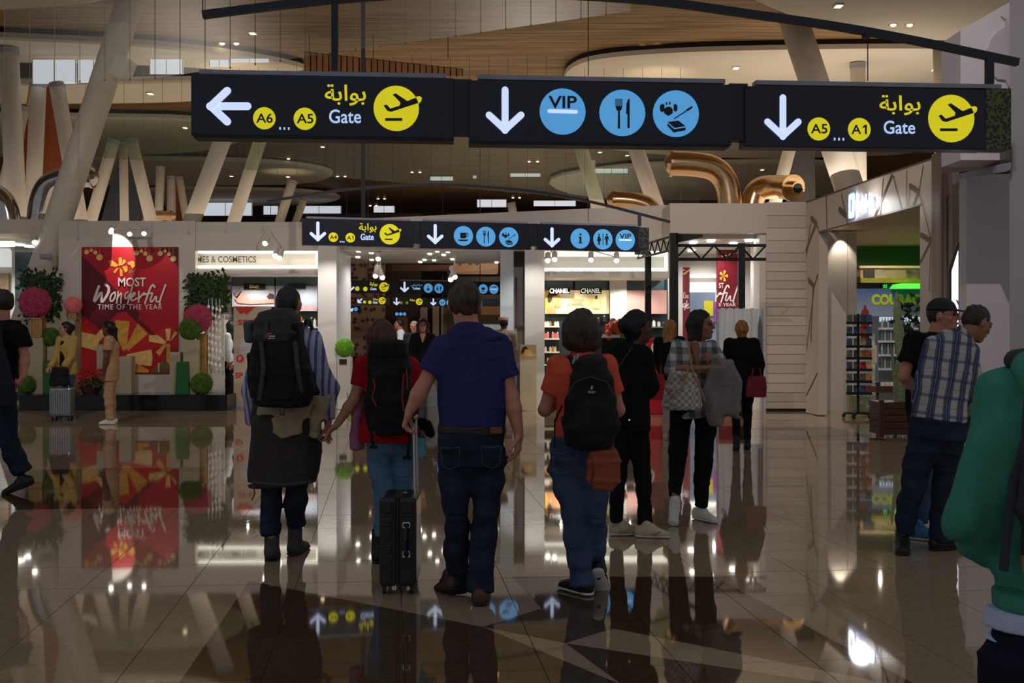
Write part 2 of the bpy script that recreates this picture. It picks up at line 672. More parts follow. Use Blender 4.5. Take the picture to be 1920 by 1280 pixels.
def floor_mat(name, rgb, var, spec):
    m = mat(name, rgb, .035, var=var, scale=22, spec=spec)
    nt = m.node_tree
    b = nt.nodes['Principled BSDF']
    b.inputs['IOR'].default_value = 2.0
    tc = nd(nt, 'ShaderNodeTexCoord')
    mp = nd(nt, 'ShaderNodeMapping')
    mp.inputs['Scale'].default_value = (1.3, 1.3, 1)
    nz = nd(nt, 'ShaderNodeTexNoise')
    nz.inputs['Scale'].default_value = 1.0
    nz.inputs['Detail'].default_value = 1
    bp = nd(nt, 'ShaderNodeBump')
    bp.inputs['Strength'].default_value = .04
    bp.inputs['Distance'].default_value = .004
    nt.links.new(tc.outputs['Object'], mp.inputs['Vector'])
    nt.links.new(mp.outputs['Vector'], nz.inputs['Vector'])
    nt.links.new(nz.outputs['Fac'], bp.inputs['Height'])
    nt.links.new(bp.outputs['Normal'], b.inputs['Normal'])
    return m


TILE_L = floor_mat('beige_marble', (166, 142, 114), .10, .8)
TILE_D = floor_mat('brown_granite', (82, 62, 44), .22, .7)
GROUT = mat('tile_joint', (92, 76, 60), .6)
floor = struct('floor', MB().box((0, 30, -.06), (70, 68, .10)), GROUT)


def split(poly, a, b):
    """cut a 2D polygon by the line a->b: (left part, right part)"""
    nx, ny = -(b[1] - a[1]), b[0] - a[0]
    f = lambda p: (p[0] - a[0]) * nx + (p[1] - a[1]) * ny
    L, R = [], []
    for p, q in zip(poly, poly[1:] + poly[:1]):
        fp, fq = f(p), f(q)
        if fp >= 0:
            L.append(p)
        if fp <= 0:
            R.append(p)
        if fp * fq < 0:
            t = fp / (fp - fq)
            m = (p[0] + t * (q[0] - p[0]), p[1] + t * (q[1] - p[1]))
            L.append(m)
            R.append(m)
    return (L if len(L) > 2 else None), (R if len(R) > 2 else None)


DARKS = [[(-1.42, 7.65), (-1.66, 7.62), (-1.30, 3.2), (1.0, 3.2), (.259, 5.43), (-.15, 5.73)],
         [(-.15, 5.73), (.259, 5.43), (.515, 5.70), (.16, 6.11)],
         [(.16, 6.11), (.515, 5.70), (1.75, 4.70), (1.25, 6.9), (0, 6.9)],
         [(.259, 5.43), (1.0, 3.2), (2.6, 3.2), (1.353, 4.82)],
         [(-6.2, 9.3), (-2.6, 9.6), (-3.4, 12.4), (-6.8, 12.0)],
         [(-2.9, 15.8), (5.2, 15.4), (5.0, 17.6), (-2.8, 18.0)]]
for q in DARKS:
    if sum(a[0] * b[1] - b[0] * a[1] for a, b in zip(q, q[1:] + q[:1])) < 0:
        q.reverse()
ang = math.atan(.11)
ca, sa = math.cos(ang), math.sin(ang)
T, GAP = .62, .002
cells = []
for i in range(-21, 30):
    for j in range(0, 40):
        u0, v0 = i * T + .07, j * T
        c = [(u0 + GAP, v0 + GAP), (u0 + T - GAP, v0 + GAP), (u0 + T - GAP, v0 + T - GAP), (u0 + GAP, v0 + T - GAP)]
        c = [(u * ca - v * sa, u * sa + v * ca) for u, v in c]
        mx, my = sum(p[0] for p in c) / 4, sum(p[1] for p in c) / 4
        if my < .8 or abs(mx) > .47 * my + 3.0 or my > 21.6:
            continue
        cells.append((my if my > 4 and abs(mx) < .47 * my + .5 else my + 100, c))
cells.sort(key=lambda q: q[0])
rest = MB()
for n, (my, c) in enumerate(cells):
    light_p, dark_p = [c], []
    for dk in DARKS:
        nxt = []
        for poly in light_p:
            cur = poly
            for a, b in zip(dk, dk[1:] + dk[:1]):
                if cur is None:
                    break
                ins, out = split(cur, a, b)
                if out:
                    nxt.append(out)
                cur = ins
            if cur:
                dark_p.append(cur)
        light_p = nxt
    mb = MB() if n < 300 else rest
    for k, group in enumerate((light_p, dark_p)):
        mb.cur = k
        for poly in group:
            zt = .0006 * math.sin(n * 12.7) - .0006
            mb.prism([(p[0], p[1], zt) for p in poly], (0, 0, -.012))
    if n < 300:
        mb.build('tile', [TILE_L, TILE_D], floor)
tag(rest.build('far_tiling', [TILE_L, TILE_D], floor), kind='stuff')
far = MB()
far.box((0, 42, -.007), (64, 41.2, .012))
tag(far.build('distant_tiling', TILE_L, floor), kind='stuff')
far = MB()
far.box((-17, 11.5, -.012), (14.4, 20, .008)).box((17.5, 11.5, -.012), (14.4, 20, .008))
tag(far.build('side_tiling', TILE_L, floor), kind='stuff')

# ------------------------------------------------------------------ high ceiling


def zpt(px, py, z):
    d = (z - HC) * F / (HY - py)
    return Vector(((px - 960) * d / F, d, z))


ceil_o = struct('ceiling', MB().box((0, 37.5, 8.1), (70, 49, .2)), WOOD)


def canopy(pts, z, label, th=.11, m=CREAM, group='white oval ceiling canopies'):
    P = [zpt(x, y, z) for x, y in pts]
    # round off: two passes of corner cutting
    for _ in range(2):
        P = [q for a, b in zip(P, P[1:] + P[:1]) for q in (a.lerp(b, .25), a.lerp(b, .75))]
    mb = MB()
    n = len(P)
    c = sum(P, Vector()) / n
    ring2 = [c + (p - c) * .97 + Vector((0, 0, -.05)) for p in P]
    top = [p + Vector((0, 0, th)) for p in P]
    mb.add(P + ring2 + top, [tuple(range(n, 2 * n)), tuple(range(3 * n - 1, 2 * n - 1, -1))] +
           [(i, (i + 1) % n, (i + 1) % n + n, i + n) for i in range(n)] +
           [(i, i + 2 * n, (i + 1) % n + 2 * n, (i + 1) % n) for i in range(n)])
    o = mb.build('ceiling_canopy', m)
    tag(o, label, 'canopy', group)
    rim = MB()
    rim.add([p + Vector((0, 0, th)) for p in P] + [Vector((p.x, p.y, 7.98)) for p in P],
            [(i, (i + 1) % n, (i + 1) % n + n, i + n) for i in range(n)])
    tag(rim.build('shaded_gap_band', DARK2, o), 'black band standing for the shaded gap above the white edge')  # black sheet stands for the shaded gap between canopy and ceiling
    return o


canopy([(-260, -60), (260, -60), (205, 0), (100, 8), (0, 14), (-260, 24)], 7.6, 'cream ceiling canopy cut off by the top left corner of the view')
canopy([(-300, 52), (0, 70), (180, 77), (350, 90), (480, 108), (560, 124), (575, 132), (500, 136), (340, 120), (0, 112), (-300, 112)], 7.78,
       'white ceiling canopy with a long pointed tip above the left end of the front sign')
canopy([(-300, 158), (0, 156), (200, 154), (360, 150), (480, 152), (420, 180), (340, 190), (0, 192), (-300, 192)], 7.5,
       'white ceiling canopy just under the daylit strip window')
canopy([(-300, 214), (0, 216), (200, 219), (380, 222), (470, 245), (440, 275), (300, 290), (0, 292), (-300, 292)], 7.78,
       'grey white ceiling canopy level with the lower half of the front sign, left side')
canopy([(100, 294), (300, 298), (450, 300), (560, 308), (615, 318), (628, 328), (600, 340), (520, 346), (300, 346), (100, 346)], 7.78,
       'pale oval ceiling canopy with a lamp glow on it, below the front sign')
canopy([(260, 351), (450, 354), (560, 357), (630, 365), (642, 373), (600, 382), (450, 385), (260, 385)], 7.78,
       'farthest small oval ceiling canopy on the left, above the second sign')
canopy([(1050, 150), (1075, 122), (1130, 108), (1250, 99), (1400, 94), (1700, 90), (1850, 94), (1850, 285), (1400, 300), (1150, 284), (1085, 262)], 7.78,
       'large white ceiling canopy with a curved edge behind the right half of the front sign')
canopy([(1300, -70), (1400, -8), (1480, 26), (1560, 54), (1700, 74), (1950, 70), (2050, -70)], 7.5,
       'cream ceiling canopy at the top right over the slanted columns')
canopy([(1000, 338), (1150, 312), (1300, 305), (1620, 300), (1620, 372), (1100, 376)], 7.78,
       'greenish white ceiling canopy behind the copper coloured ducts')

# clerestory windows with daylight
def daywin(rects, d, name):
    for i, (x0, y0, x1, y1) in enumerate(rects):
        d = min(d, 6.1 * F / (HY - y0))
        o = struct(name + '_%d' % (i + 1), pbox(x0, x1, y0, y1, d, .05), SKYW)
        fr = MB()
        for a, b in ((x0, x0 + 1.2), (x1 - 1.2, x1), ((x0 + x1) / 2 - .5, (x0 + x1) / 2 + .5)):
            pbox(a, b, y0, y1, d - .03, .03, fr)
        fr.build('mullion', STEELW, o)


daywin([(60, 112, 142, 156), (145, 112, 205, 154), (280, 111, 343, 138), (392, 112, 430, 124), (430, 110, 505, 116)], 26.5, 'window')
daywin([(372, 380, 473, 404), (493, 386, 522, 402), (556, 386, 640, 400), (806, 331, 850, 338), (886, 329, 894, 334), (956, 325, 1014, 331),
        (894, 374, 950, 388), (1115, 316, 1178, 324), (700, 386, 740, 398), (1000, 376, 1080, 386)], 55, 'window_far')

# flat roofs of the shops, under the columns and ducts
struct('wall_shop_roof', MB().box((-9.2, 29.3, 3.41), (8.0, 13.8, .08)).box((2.75, 29.3, 3.41), (5.7, 13.8, .08)).box((7.0, 29.6, 3.41), (2.7, 7.0, .08)), CREAM)

# far end wall of the concourse
wb = struct('wall_back', MB().box((0, 61, 4), (66, .3, 8)), BROWN)
wb2 = struct('wall_upper', MB().box((0, 56, 6.2), (60, .3, 1.1)), CREAM)

# curved rim of upright timber slats in front of the plank ceiling
rim = empty('slatted_rim', at(700, 118, 24.5), 'curved rim of upright wooden slats under the plank ceiling', 'ceiling trim')
for i in range(26):
    x = 572 + i * 11.4
    mb = MB(rim.location)
    d = 24.4 + .015 * i
    pbox(x, x + 9.0, 98 + i * 1.25, 142, d, .06, mb)
    mb.build('slat', WOOD2, rim)
mb = MB(rim.location)
for i in range(26):
    x = 572 + i * 11.4
    pbox(x - 1, x + 11, 97 + i * 1.25, 143, 24.62 + .015 * i, .05, mb)
mb.build('backing', DARK2, rim)
for x in (580, 700, 840):
    mb = MB(rim.location)
    a = at(x, 110, 24.63)
    mb.tube([a, (a.x, a.y, 8.0)], .008, 6)
    mb.build('hanger_rod', DARK2, rim)

# frameless glass smoke curtains hanging from the roof


def curtain(n, x0, x1, d, top, bot, m, label):
    root = empty('smoke_curtain', at((x0 + x1) / 2, bot((x0 + x1) / 2), d), label, 'glass curtain')
    st = (x1 - x0) / n
    for i in range(n):
        xa, xb = x0 + i * st, x0 + (i + 1) * st
        mb = MB(root.location)
        zz = at(xa, top, d).z
        A, B = at(xa + .6, bot(xa), d), at(xb - .6, bot(xb), d)
        mb.prism([A, B, (B.x, d, zz), (A.x, d, zz)], (0, .012, 0))
        mb.build('pane', m, root)
        mb = MB(root.location)
        mb.tube([(A.x, d, 8.0 if d > 20 else zz), A - Vector((0, 0, .03))], .0045, 5)
        mb.ball(A, .016, 6, 4)
        mb.build('clip_rod', RODM, root)
    return root


def bot1(x):
    return 160 - .05 * x if x < 300 else 145 - (x - 300) * .141 if x < 744 else 82.4 - (x - 744) * .14


curtain(25, 8, 1183, 17.0, -40, bot1, GLASS, 'hanging glass smoke curtain with thin joints above the front sign')
curtain(32, 160, 1312, 26.5, 205, lambda x: 292 + (x - 160) * .085, TINT, 'second glass smoke curtain, greenish, seen under the front sign')

# recessed downlights in the high ceiling
DL = [(282, 175), (347, 239), (385, 275), (258, 287), (434, 330), (540, 331), (1380, 127), (1753, 130), (1572, 11), (1429, 318), (1176, 291),
      (474, 62), (605, 275), (1125, 285)]
for x, y in DL:
    z = 7.43 if 150 < y < 195 and x < 400 else 7.43 if y < 20 else 7.71
    p = zpt(x, y, z)
    if y in (62, 275) or (x, y) in ((1125, 285), (1176, 291)):
        p = zpt(x, y, 7.99)
    mb = MB(p)
    mb.box(p + Vector((0, 0, .0)), (.11, .16, .04))
    o = mb.build('downlight', GLOWWARM)
    tag(o, 'small square downlight glowing in the high ceiling', 'ceiling lamp', 'downlights in the high ceiling')
    mb = MB(p)
    for sx, sy, a, b in ((-.07, 0, .03, .22), (.07, 0, .03, .22), (0, -.1, .12, .03), (0, .1, .12, .03)):
        mb.box(p + Vector((sx, sy, .01)), (a, b, .05))
    mb.build('lamp_frame', WHITE2, o)
# twin spots with a visible glow
for i, (x, y) in enumerate([(430, 81), (1218, 91), (533, 297), (968, 370), (700, 385), (1690, 46), (920, 180), (565, 366), (1000, 302), (780, 322), (640, 330), (585, 308), (715, 372)]):
    p = zpt(x, y, 7.98 if y != 46 else 7.45)
    o = empty('twin_spotlight', p, 'pair of warm spotlights set in the timber ceiling', 'ceiling lamp', 'twin spotlights in the timber ceiling')
    for s in (-1, 1):
        mb = MB(p)
        mb.tube([p + Vector((s * .16, 0, .1)), p + Vector((s * .16, 0, -.01))], .09, 12)
        h_ = mb.build('lamp_can', GOLD, o)
        mb = MB(p)
        mb.ball(p + Vector((s * .16, -.01, -.01)), (.06, .06, .035), 10, 6)
        mb.build('lamp_bulb', GLOWWARM, h_)
for x, y, z in ((415, 100, 7.78), (1245, 112, 7.78), (527, 310, 7.78)):
    p = zpt(x, y, z)
    light('SPOT', 'ceiling_glow', p + Vector((0, 1.0, -1.25)), p + Vector((0, 1.3, .2)), 26, (1, .8, .52), 0, spot=95, blend=.8)

# ------------------------------------------------------------------ slanted tubular columns


def column(a, b, d, rpx, label, d2=None, m=STEELW, foot=True, group='slanted white tubular columns'):
    A, B = at(a[0], a[1], d2 or d), at(b[0], b[1], d)
    r = rpx * d / F
    o = empty('slanted_column', B, label, 'column', group)
    mb = MB(B)
    mb.tube([A, B], r, 28, caps=True)
    mb.build('tube', m, o, smooth=False)
    o.children[0].data.polygons.foreach_set('use_smooth', [len(p.vertices) == 4 for p in o.children[0].data.polygons])
    mb = MB(B)
    mb.tube([A + (B - A).normalized() * .02, A + (B - A).normalized() * .10], r * 1.08, 20)
    mb.build('cap_plate', RAIL, o)
    return o


c1 = column((266, -65), (-5, 762), 22.3, 25, 'thickest slanted white column, running from the roof down past the red poster')
mb = MB(c1.location)
for k in range(3):
    q = at(230 + (k - 1) * 6, 128 + (k - 1) * 3, 21.9)
    mb.box(q, (.16, .4 + .03 * k, .40), (Vector((.93, 0, -.36)), Vector((0, 1, 0)), Vector((.36, 0, .93))))
mb.build('lamp_housing', WHITE, c1)
column((16, 92), (34, 470), 24.6, 18, 'near upright white column at the left frame edge')
column((72, 155), (58, 470), 25.6, 14.5, 'white column in front of the orange triangular panel')
column((106, 155), (160, 470), 25.3, 14, 'white column leaning right beside the orange triangular panel')
column((44, 200), (-20, 470), 26.4, 12, 'white column leaning left behind the left frame edge columns')
column((214, 262), (160, 450), 27, 11, 'left leg of the white column pair around the blue grey triangle')
column((246, 262), (292, 450), 27, 11.5, 'right leg of the white column pair around the blue grey triangle')
column((231, 268), (234, 450), 27.3, 8, 'slim central post in front of the blue grey triangle')
column((301, 312), (296, 450), 33, 8, 'short upright white column right of the blue grey triangle')
column((322, 330), (321, 450), 34, 8, 'slim white post in front of the small orange panel')
column((336, 332), (356, 450), 34, 7, 'thin white column leaning right of the small orange panel')
column((424, 245), (352, 435), 24, 16, 'white column leaning right, under the left panel of the front sign')
column((490, 256), (432, 435), 27, 12, 'second white column leaning right, under the plane symbol side of the front sign')
column((549, 338), (518, 435), 34, 9, 'small far white column leaning right above the cosmetics shop')
column((571, 370), (548, 435), 38, 7, 'smallest far white column above the left end of the second sign')
column((1472, -10), (1618, 430), 23, 27, 'thick white column leaning left behind the right panel of the front sign')
column((1769, 34), (1776, 430), 23.6, 20, 'upright white column with a round cap plate at the top right')
column((1608, 119), (1612, 430), 26, 14, 'short white column with a dark cap plate behind the right sign panel')
column((1184, 255), (1245, 430), 25, 15, 'white column leaning left beside the small copper duct')
column((1082, 255), (1135, 430), 28, 13, 'far white column leaning left above the second sign')
column((1483, 270), (1440, 430), 26.5, 12, 'white column leaning right beside the dark ribbed panel')
column((958, 380), (968, 430), 45, 8, 'tiny far column above the middle of the second sign')


def panel(pts, d, m, label, cat='wall panel', name='triangular_panel'):
    mb = MB(at(pts[0][0], pts[0][1], d))
    mb.prism([at(x, y, d) for x, y in pts], (0, .08, 0))
    return tag(mb.build(name, m), label, cat)


p_ = panel([(54, 162), (98, 160), (150, 470), (30, 470)], 26.8, ORANGE, 'tall orange triangular panel between white columns')
for a, b in (((57, 165), (36, 300)), ((99, 160), (134, 320))):
    mb = MB(p_.location)
    mb.tube([at(a[0], a[1], 26.5), at(b[0], b[1], 26.5)], .035, 8)
    mb.build('edge_bar', GOLD, p_)
panel([(229, 270), (238, 270), (284, 470), (174, 470)], 28, mat('slate_panel', (70, 78, 92), .6), 'blue grey triangular panel between two white columns')
panel([(312, 338), (334, 338), (356, 500), (308, 500)], 35, ORANGE, 'small far orange panel between slim posts')
panel([(1490, 270), (1527, 270), (1531, 470), (1462, 470)], 27.2, mat('ribbed_dark', (58, 56, 54), .6, var=.4, scale=14, stretch=(8, 1, .2)), 'dark ribbed panel beside the copper duct outlet')
panel([(1110, 300), (1116, 300), (1120, 478), (1104, 478)], 29, WHITE, 'thin pale upright fin far behind the second sign')

# ------------------------------------------------------------------ big round ventilation ducts


def duct(path, d, rpx, label, m, cap_end=0, hole=False, dd=0.0):
    P = [at(x, y, d + (q[0] if q else 0)) for x, y, *q in path]
    for _ in range(3):
        P = [P[0]] + [q for a, b in zip(P, P[1:]) for q in (a.lerp(b, .25), a.lerp(b, .75))] + [P[-1]]
    r = rpx * d / F
    o = empty('ventilation_duct', P[-1], label, 'duct', 'round metal ventilation ducts')
    mb = MB(P[-1])
    mb.tube(P, r, 24)
    x = mb.build('duct_bend', m, o)
    x.data.polygons.foreach_set('use_smooth', [len(p.vertices) == 4 for p in x.data.polygons])
    mb = MB(P[-1])
    t = (P[0] - P[1]).normalized()
    mb.tube([P[0] - t * .03, P[0] + t * .03], r * 1.1, 24)
    mb.build('flange', m, o)
    mb = MB(P[-1])
    if hole:
        mb.tube([P[0] + t * .03, P[0] + t * .2], r * .55, 20)
        mb.build('nozzle', m, o)
        mb = MB(P[-1])
        mb.tube([P[0] + t * .2, P[0] + t * .215], r * .4, 16)
        mb.build('nozzle_mouth', DARK2, o)
    else:
        mb.tube([P[0] + t * .03, P[0] + t * .1, P[0] + t * .14], [r * .9, r * .6, r * .2], 20)
        mb.build('end_cap', m, o)
    return o


duct([(1258, 306), (1300, 307), (1345, 315), (1368, 350), (1370, 448)], 24, 23, 'largest copper toned duct, bending down above the right shop', COPPER)
duct([(1486, 352, -.9), (1455, 350, -.3), (1420, 352), (1408, 385), (1406, 448)], 24.65, 22, 'copper toned duct with a round open nozzle facing the hall', COPPER, hole=True)
duct([(1150, 375), (1190, 377), (1225, 390), (1238, 448)], 24, 18, 'low copper toned duct just right of the second sign bar', COPPER)
duct([(-60, 352), (-20, 360), (12, 380), (20, 448)], 23.6, 22, 'shiny steel duct at the left frame edge', STEEL)
duct([(172, 331), (120, 332), (78, 350), (66, 448)], 24, 20, 'steel duct curving behind the thick slanted column', STEEL)
duct([(320, 404), (285, 404), (266, 414), (262, 476)], 28, 9, 'small copper duct above the red poster wall', COPPER)
# ------------------------------------------------------------------ shop fronts (setting)
RED = mat('poster_red', (176, 16, 34), .5, var=.1, scale=3)
DRED = mat('poster_dark_red', (98, 10, 26), .5, var=.1, scale=3)
BRED = mat('poster_bright_red', (200, 26, 36), .5, var=.08, scale=3)
GOLDP = mat('poster_gold', (222, 160, 62), .5, var=.22, scale=9)
LGOLD = mat('poster_pale_gold', (236, 196, 120), .5, var=.15, scale=9)
OLIVE = mat('poster_olive', (112, 96, 52), .5, var=.15)
LETTER = mat('print_white', (232, 222, 218), .5, var=.03)
GREYL = mat('grey_lettering', (88, 84, 84), .5, var=.05)
TEAL = mat('teal_cabinet_glass', (86, 108, 110), .25, var=.1)
BLACK = mat('gloss_black', (12, 12, 14), .18, var=.1)
SHADE = mat('shop_dark', (40, 52, 54), .4, var=.15)

poster_wall = struct('wall_poster', pbox(110, 366, 414, 767, 21.98, .6), WHITE)
struct('wall_left_header', pbox(-260, 109, 411, 447, 22.9, .4), WHITE)
wl = struct('wall_left_shop', pbox(-260, 112, 447, 771, 24.6, .2), WHITE2)
lf = MB()
pbox(-60, 24, 452, 462, 22.3, .1, lf)
struct('trim_1', lf, NEON)
struct('wall_left_shop_ceiling', MB().box((-11.0, 23.7, 3.36), (3.4, 1.8, .08)), WHITE2)
struct('wall_cosmetics_header', pbox(367, 632, 416, 470, 22.0, .4), WHITE)
struct('wall_cosmetics_fascia', pbox(367, 598, 470, 503, 22.25, .2), WHITE2)
struct('wall_cosmetics_lintel', pbox(367, 598, 503, 513, 22.05, 1.6), WHITE2)
struct('wall_cosmetics_back', pbox(360, 640, 505, 740, 23.75, .2), WHITE2)
struct('wall_cosmetics_pillar', pbox(596, 631, 416, 766, 21.6, 1.9), WHITE2)
fr = MB()
pbox(371, 596, 470, 474.5, 22.02, .12, fr)
pbox(371, 596, 497.5, 502.5, 22.02, .12, fr)
pbox(592, 596, 474.5, 497.5, 22.02, .12, fr)
struct('trim_2', fr, NEON)
t_ = MB()
Plane(at(367, 0, 22.2), at(598, 0, 22.2)).text(t_, 'PERFUMES & COSMETICS', 331, 480, 480, 492, .012, out=.02)
# upper wall over the passage, rising to the right
mb = MB()
mb.prism([at(632, 412, 22.1), at(1256, 384, 22.1), at(1256, 470, 22.1), at(632, 470, 22.1)], (0, .5, 0))
struct('wall_passage_header', mb, WHITE)
struct('wall_fragrance_fascia', pbox(1020, 1254, 474, 508, 22.4, .2), mat('fascia_grey', (170, 168, 164), .5, var=.03))
struct('wall_fragrance_lintel', pbox(1020, 1256, 508, 521, 22.2, 1.4), WHITE2)
struct('wall_fragrance_back', pbox(1010, 1262, 505, 770, 23.7, .2), WHITE2)
fr = MB()
pbox(1021, 1252, 472, 480, 22.2, .12, fr)
pbox(1021, 1252, 502, 508.5, 22.2, .12, fr)
pbox(1247, 1252, 480, 502, 22.2, .12, fr)
struct('trim_3', fr, NEON)
struct('wall_passage_pillar', pbox(984, 1021, 462, 769, 21.7, 1.9), WHITE2)
struct('wall_passage_side', pbox(938, 963, 462, 766, 22.0, 4.5), mat('cool_white', (196, 204, 210), .4, var=.03))
struct('wall_passage_recess', pbox(963, 984, 462, 762, 22.8, .3), mat('grey_white', (168, 164, 158), .5, var=.05))
struct('trim_4', pbox(966, 970, 520, 612, 22.74, .05), mat('dusty_mauve', (96, 66, 66), .5))
struct('wall_passage_slab', MB().box(((630 + 962 - 1920) / 2 * 24.3 / F, 24.3, 3.16), (3.9, 4.4, .12)), WHITE2)
cans = MB()
for x, y in ((653, 482), (672, 471), (671, 482), (696, 474), (697, 487), (820, 471), (806, 476), (840, 472), (832, 478), (796, 487), (814, 488), (848, 486), (788, 491), (931, 492)):
    p = zpt(x, y, 3.09)
    mb = MB(p)
    mb.box(p, (.07, .16, .03))
    o = mb.build('downlight', GLOWW)
    tag(o, 'square white downlight in the passage ceiling', 'ceiling lamp', 'downlights in the passage ceiling')

# concourse beyond the passage
struct('wall_passage_end', pbox(560, 790, 400, 668, 52, .3), BROWN)
struct('wall_passage_end_right', pbox(838, 1010, 400, 668, 51, .3), BROWN)
struct('wall_passage_end_lintel', pbox(786, 842, 560, 578, 52, .3), BROWN)
MOSA = mat('mosaic_plaster', (150, 122, 104), .6)


def lattice(name, a, b, per, thr):
    m = bpy.data.materials.new(name)
    m.use_nodes = True
    nt = m.node_tree
    bs = nt.nodes['Principled BSDF']
    tc = nd(nt, 'ShaderNodeTexCoord')
    vo = nd(nt, 'ShaderNodeTexVoronoi', distance='CHEBYCHEV')
    vo.inputs['Scale'].default_value = per
    mp = nd(nt, 'ShaderNodeMapping')
    mp.inputs['Rotation'].default_value = (0, .785, 0)
    nt.links.new(tc.outputs['Object'], mp.inputs[0])
    nt.links.new(mp.outputs[0], vo.inputs['Vector'])
    mx = nd(nt, 'ShaderNodeMix', data_type='RGBA')
    nt.links.new(expr(nt, 'GREATER_THAN', vo.outputs['Distance'], thr), mx.inputs[0])
    mx.inputs[6].default_value = lin(a) + (1,)
    mx.inputs[7].default_value = lin(b) + (1,)
    nt.links.new(mx.outputs[2], bs.inputs['Base Color'])
    return m


LAT = lattice('star_lattice', (92, 40, 46), (160, 132, 112), 4.6, .34)
LAT2 = lattice('dot_lattice', (60, 34, 26), (150, 112, 82), 2.6, .3)
o = struct('wall_mosaic', pbox(652, 722, 488, 668, 51.5, .2), LAT)
struct('wall_mosaic_upper', pbox(852, 934, 488, 514, 50, .2), LAT2)
struct('wall_bulkhead', pbox(735, 850, 496, 508, 46, .3), mat('warm_brown', (84, 48, 32), .5))
struct('door_1', pbox(744, 764, 594, 668, 51.6, .1), mat('lit_brown_door', (150, 84, 44), .5))
pale = mat('pale_stone', (150, 134, 116), .6)
for i, (a, b, c, e) in enumerate(((788, 801, 576, 668), (811, 823, 574, 668), (827, 838, 575, 668))):
    struct('trim_%d' % (5 + i), pbox(a, b, c, e, 51.4, .4), pale)
struct('wall_far_shelf_band', pbox(902, 938, 574, 590, 47, .3), mat('lit_tan', (170, 128, 84), .5))
struct('wall_far_counter', pbox(902, 938, 608, 634, 46, .3), mat('kiosk_light', (170, 184, 190), .4, emit=.25, var=.5, scale=4))
struct('wall_far_kiosk', pbox(630, 647, 610, 640, 38, .5), mat('kiosk_teal', (70, 90, 92), .3, emit=.1, var=.7, scale=6))

# ------------------------------------------------------------------ red poster
PP = Plane(at(150, 0, 21.96), at(340, 0, 21.96))
post = empty('wall_poster_print', at(243, 700, 21.96), 'tall red festive poster with gold bows and white brush lettering', 'poster')


def pm():
    return MB(post.location)


mb = pm()
PP.rect(mb, 153, 463, 334, 700, out=.02, th=.03)
mb.build('backing', RED, post)
for pts, m in (([(153, 478), (196, 520), (262, 588), (215, 640), (153, 590)], DRED), ([(228, 586), (262, 586), (255, 612), (205, 622)], DRED),
               ([(262, 600), (296, 632), (290, 646), (256, 606)], DRED), ([(300, 463), (334, 463), (334, 500)], DRED),
               ([(153, 606), (178, 626), (153, 634)], BRED), ([(206, 602), (222, 586), (236, 584), (258, 606), (300, 640), (276, 668), (232, 668)], BRED),
               ([(153, 652), (182, 662), (182, 698), (153, 698)], BRED), ([(290, 625), (316, 611), (332, 622), (334, 652), (286, 652)], BRED),
               ([(281, 698), (305, 675), (320, 684), (320, 698)], OLIVE)):
    mb = pm()
    PP.poly(mb, pts, .022 + .0006 * len(post.children), .003)
    mb.build('printed_shape', m, post)
for pts, m in (([(153, 622), (180, 628), (196, 610), (198, 628), (186, 640), (182, 658), (153, 650)], LGOLD), ([(216, 600), (243, 602), (237, 655), (231, 658), (221, 636)], GOLDP),
               ([(258, 606), (277, 626), (240, 658), (236, 650)], GOLDP), ([(238, 664), (284, 655), (286, 670), (284, 686), (262, 684), (234, 682)], LGOLD),
               ([(232, 684), (258, 682), (280, 694), (278, 698), (232, 698)], GOLDP),
               ([(310, 616), (320, 616), (318, 638), (312, 638)], LGOLD), ([(279, 628), (296, 628), (312, 640), (308, 645), (279, 640)], LGOLD), ([(328, 620), (333, 624), (318, 641)], LGOLD),
               ([(310, 642), (292, 660), (299, 668), (312, 648)], GOLDP), ([(312, 644), (320, 646), (318, 684), (312, 676)], GOLDP), ([(296, 680), (299, 680), (299, 698), (296, 698)], LGOLD)):
    mb = pm()
    PP.poly(mb, pts, .022 + .0006 * len(post.children), .003)
    mb.build('bow_loop', m, post)
cv = lambda x, y: (140 + x / 9.14, 450 + y / 9.14)
for ln in ([(750, 300), (815, 300), (800, 430), (760, 440)], [(590, 350), (640, 345), (760, 430), (700, 460), (600, 440)], [(830, 330), (880, 345), (880, 380), (800, 440)],
           [(810, 450), (900, 440), (910, 520), (870, 560)], [(760, 470), (690, 580), (660, 540), (720, 480)], [(770, 470), (820, 520), (820, 620), (780, 620)],
           [(960, 350), (1030, 370), (1040, 440), (990, 490), (950, 420)], [(900, 380), (950, 370), (970, 430), (920, 420)]):
    mb = pm()
    PP.poly(mb, [cv(*q) for q in ln], .022 + .0006 * len(post.children), .003)
    mb.build('petal', GOLDP, post)
mb = pm()
PP.poly(mb, [cv(*q) for q in [(920, 540), (960, 500), (1030, 550), (960, 570), (940, 600)]], .026, .004)
mb.build('leaf', OLIVE, post)
for x, y, r in ((205, 205, 42), (285, 175, 30), (355, 215, 36), (427, 295, 56), (1062, 220, 44), (1143, 190, 28), (1212, 232, 38), (1283, 312, 56), (1465, 232, 44), (1548, 190, 28), (1618, 240, 34), (1690, 320, 50)):
    mb = pm()
    PP.disc(mb, *cv(x, y), r / 9.14, .043, .004, 16)
    PP.poly(mb, [cv(x - 2, 130), cv(x + 2, 130), cv(x + 2, y), cv(x - 2, y)], .0415, .003)
    o = mb.build('printed_bauble', LGOLD, post)
mb = pm()
PP.text(mb, 'MOST', 221.5, 520, 273.5, 537, .02, .046)
mb.build('lettering', LETTER, post)
mb = pm()
PP.text(mb, 'TIME OF THE YEAR', 183, 570, 304, 580, .012, .046, spacing=1.2)
mb.build('lettering', LETTER, post)
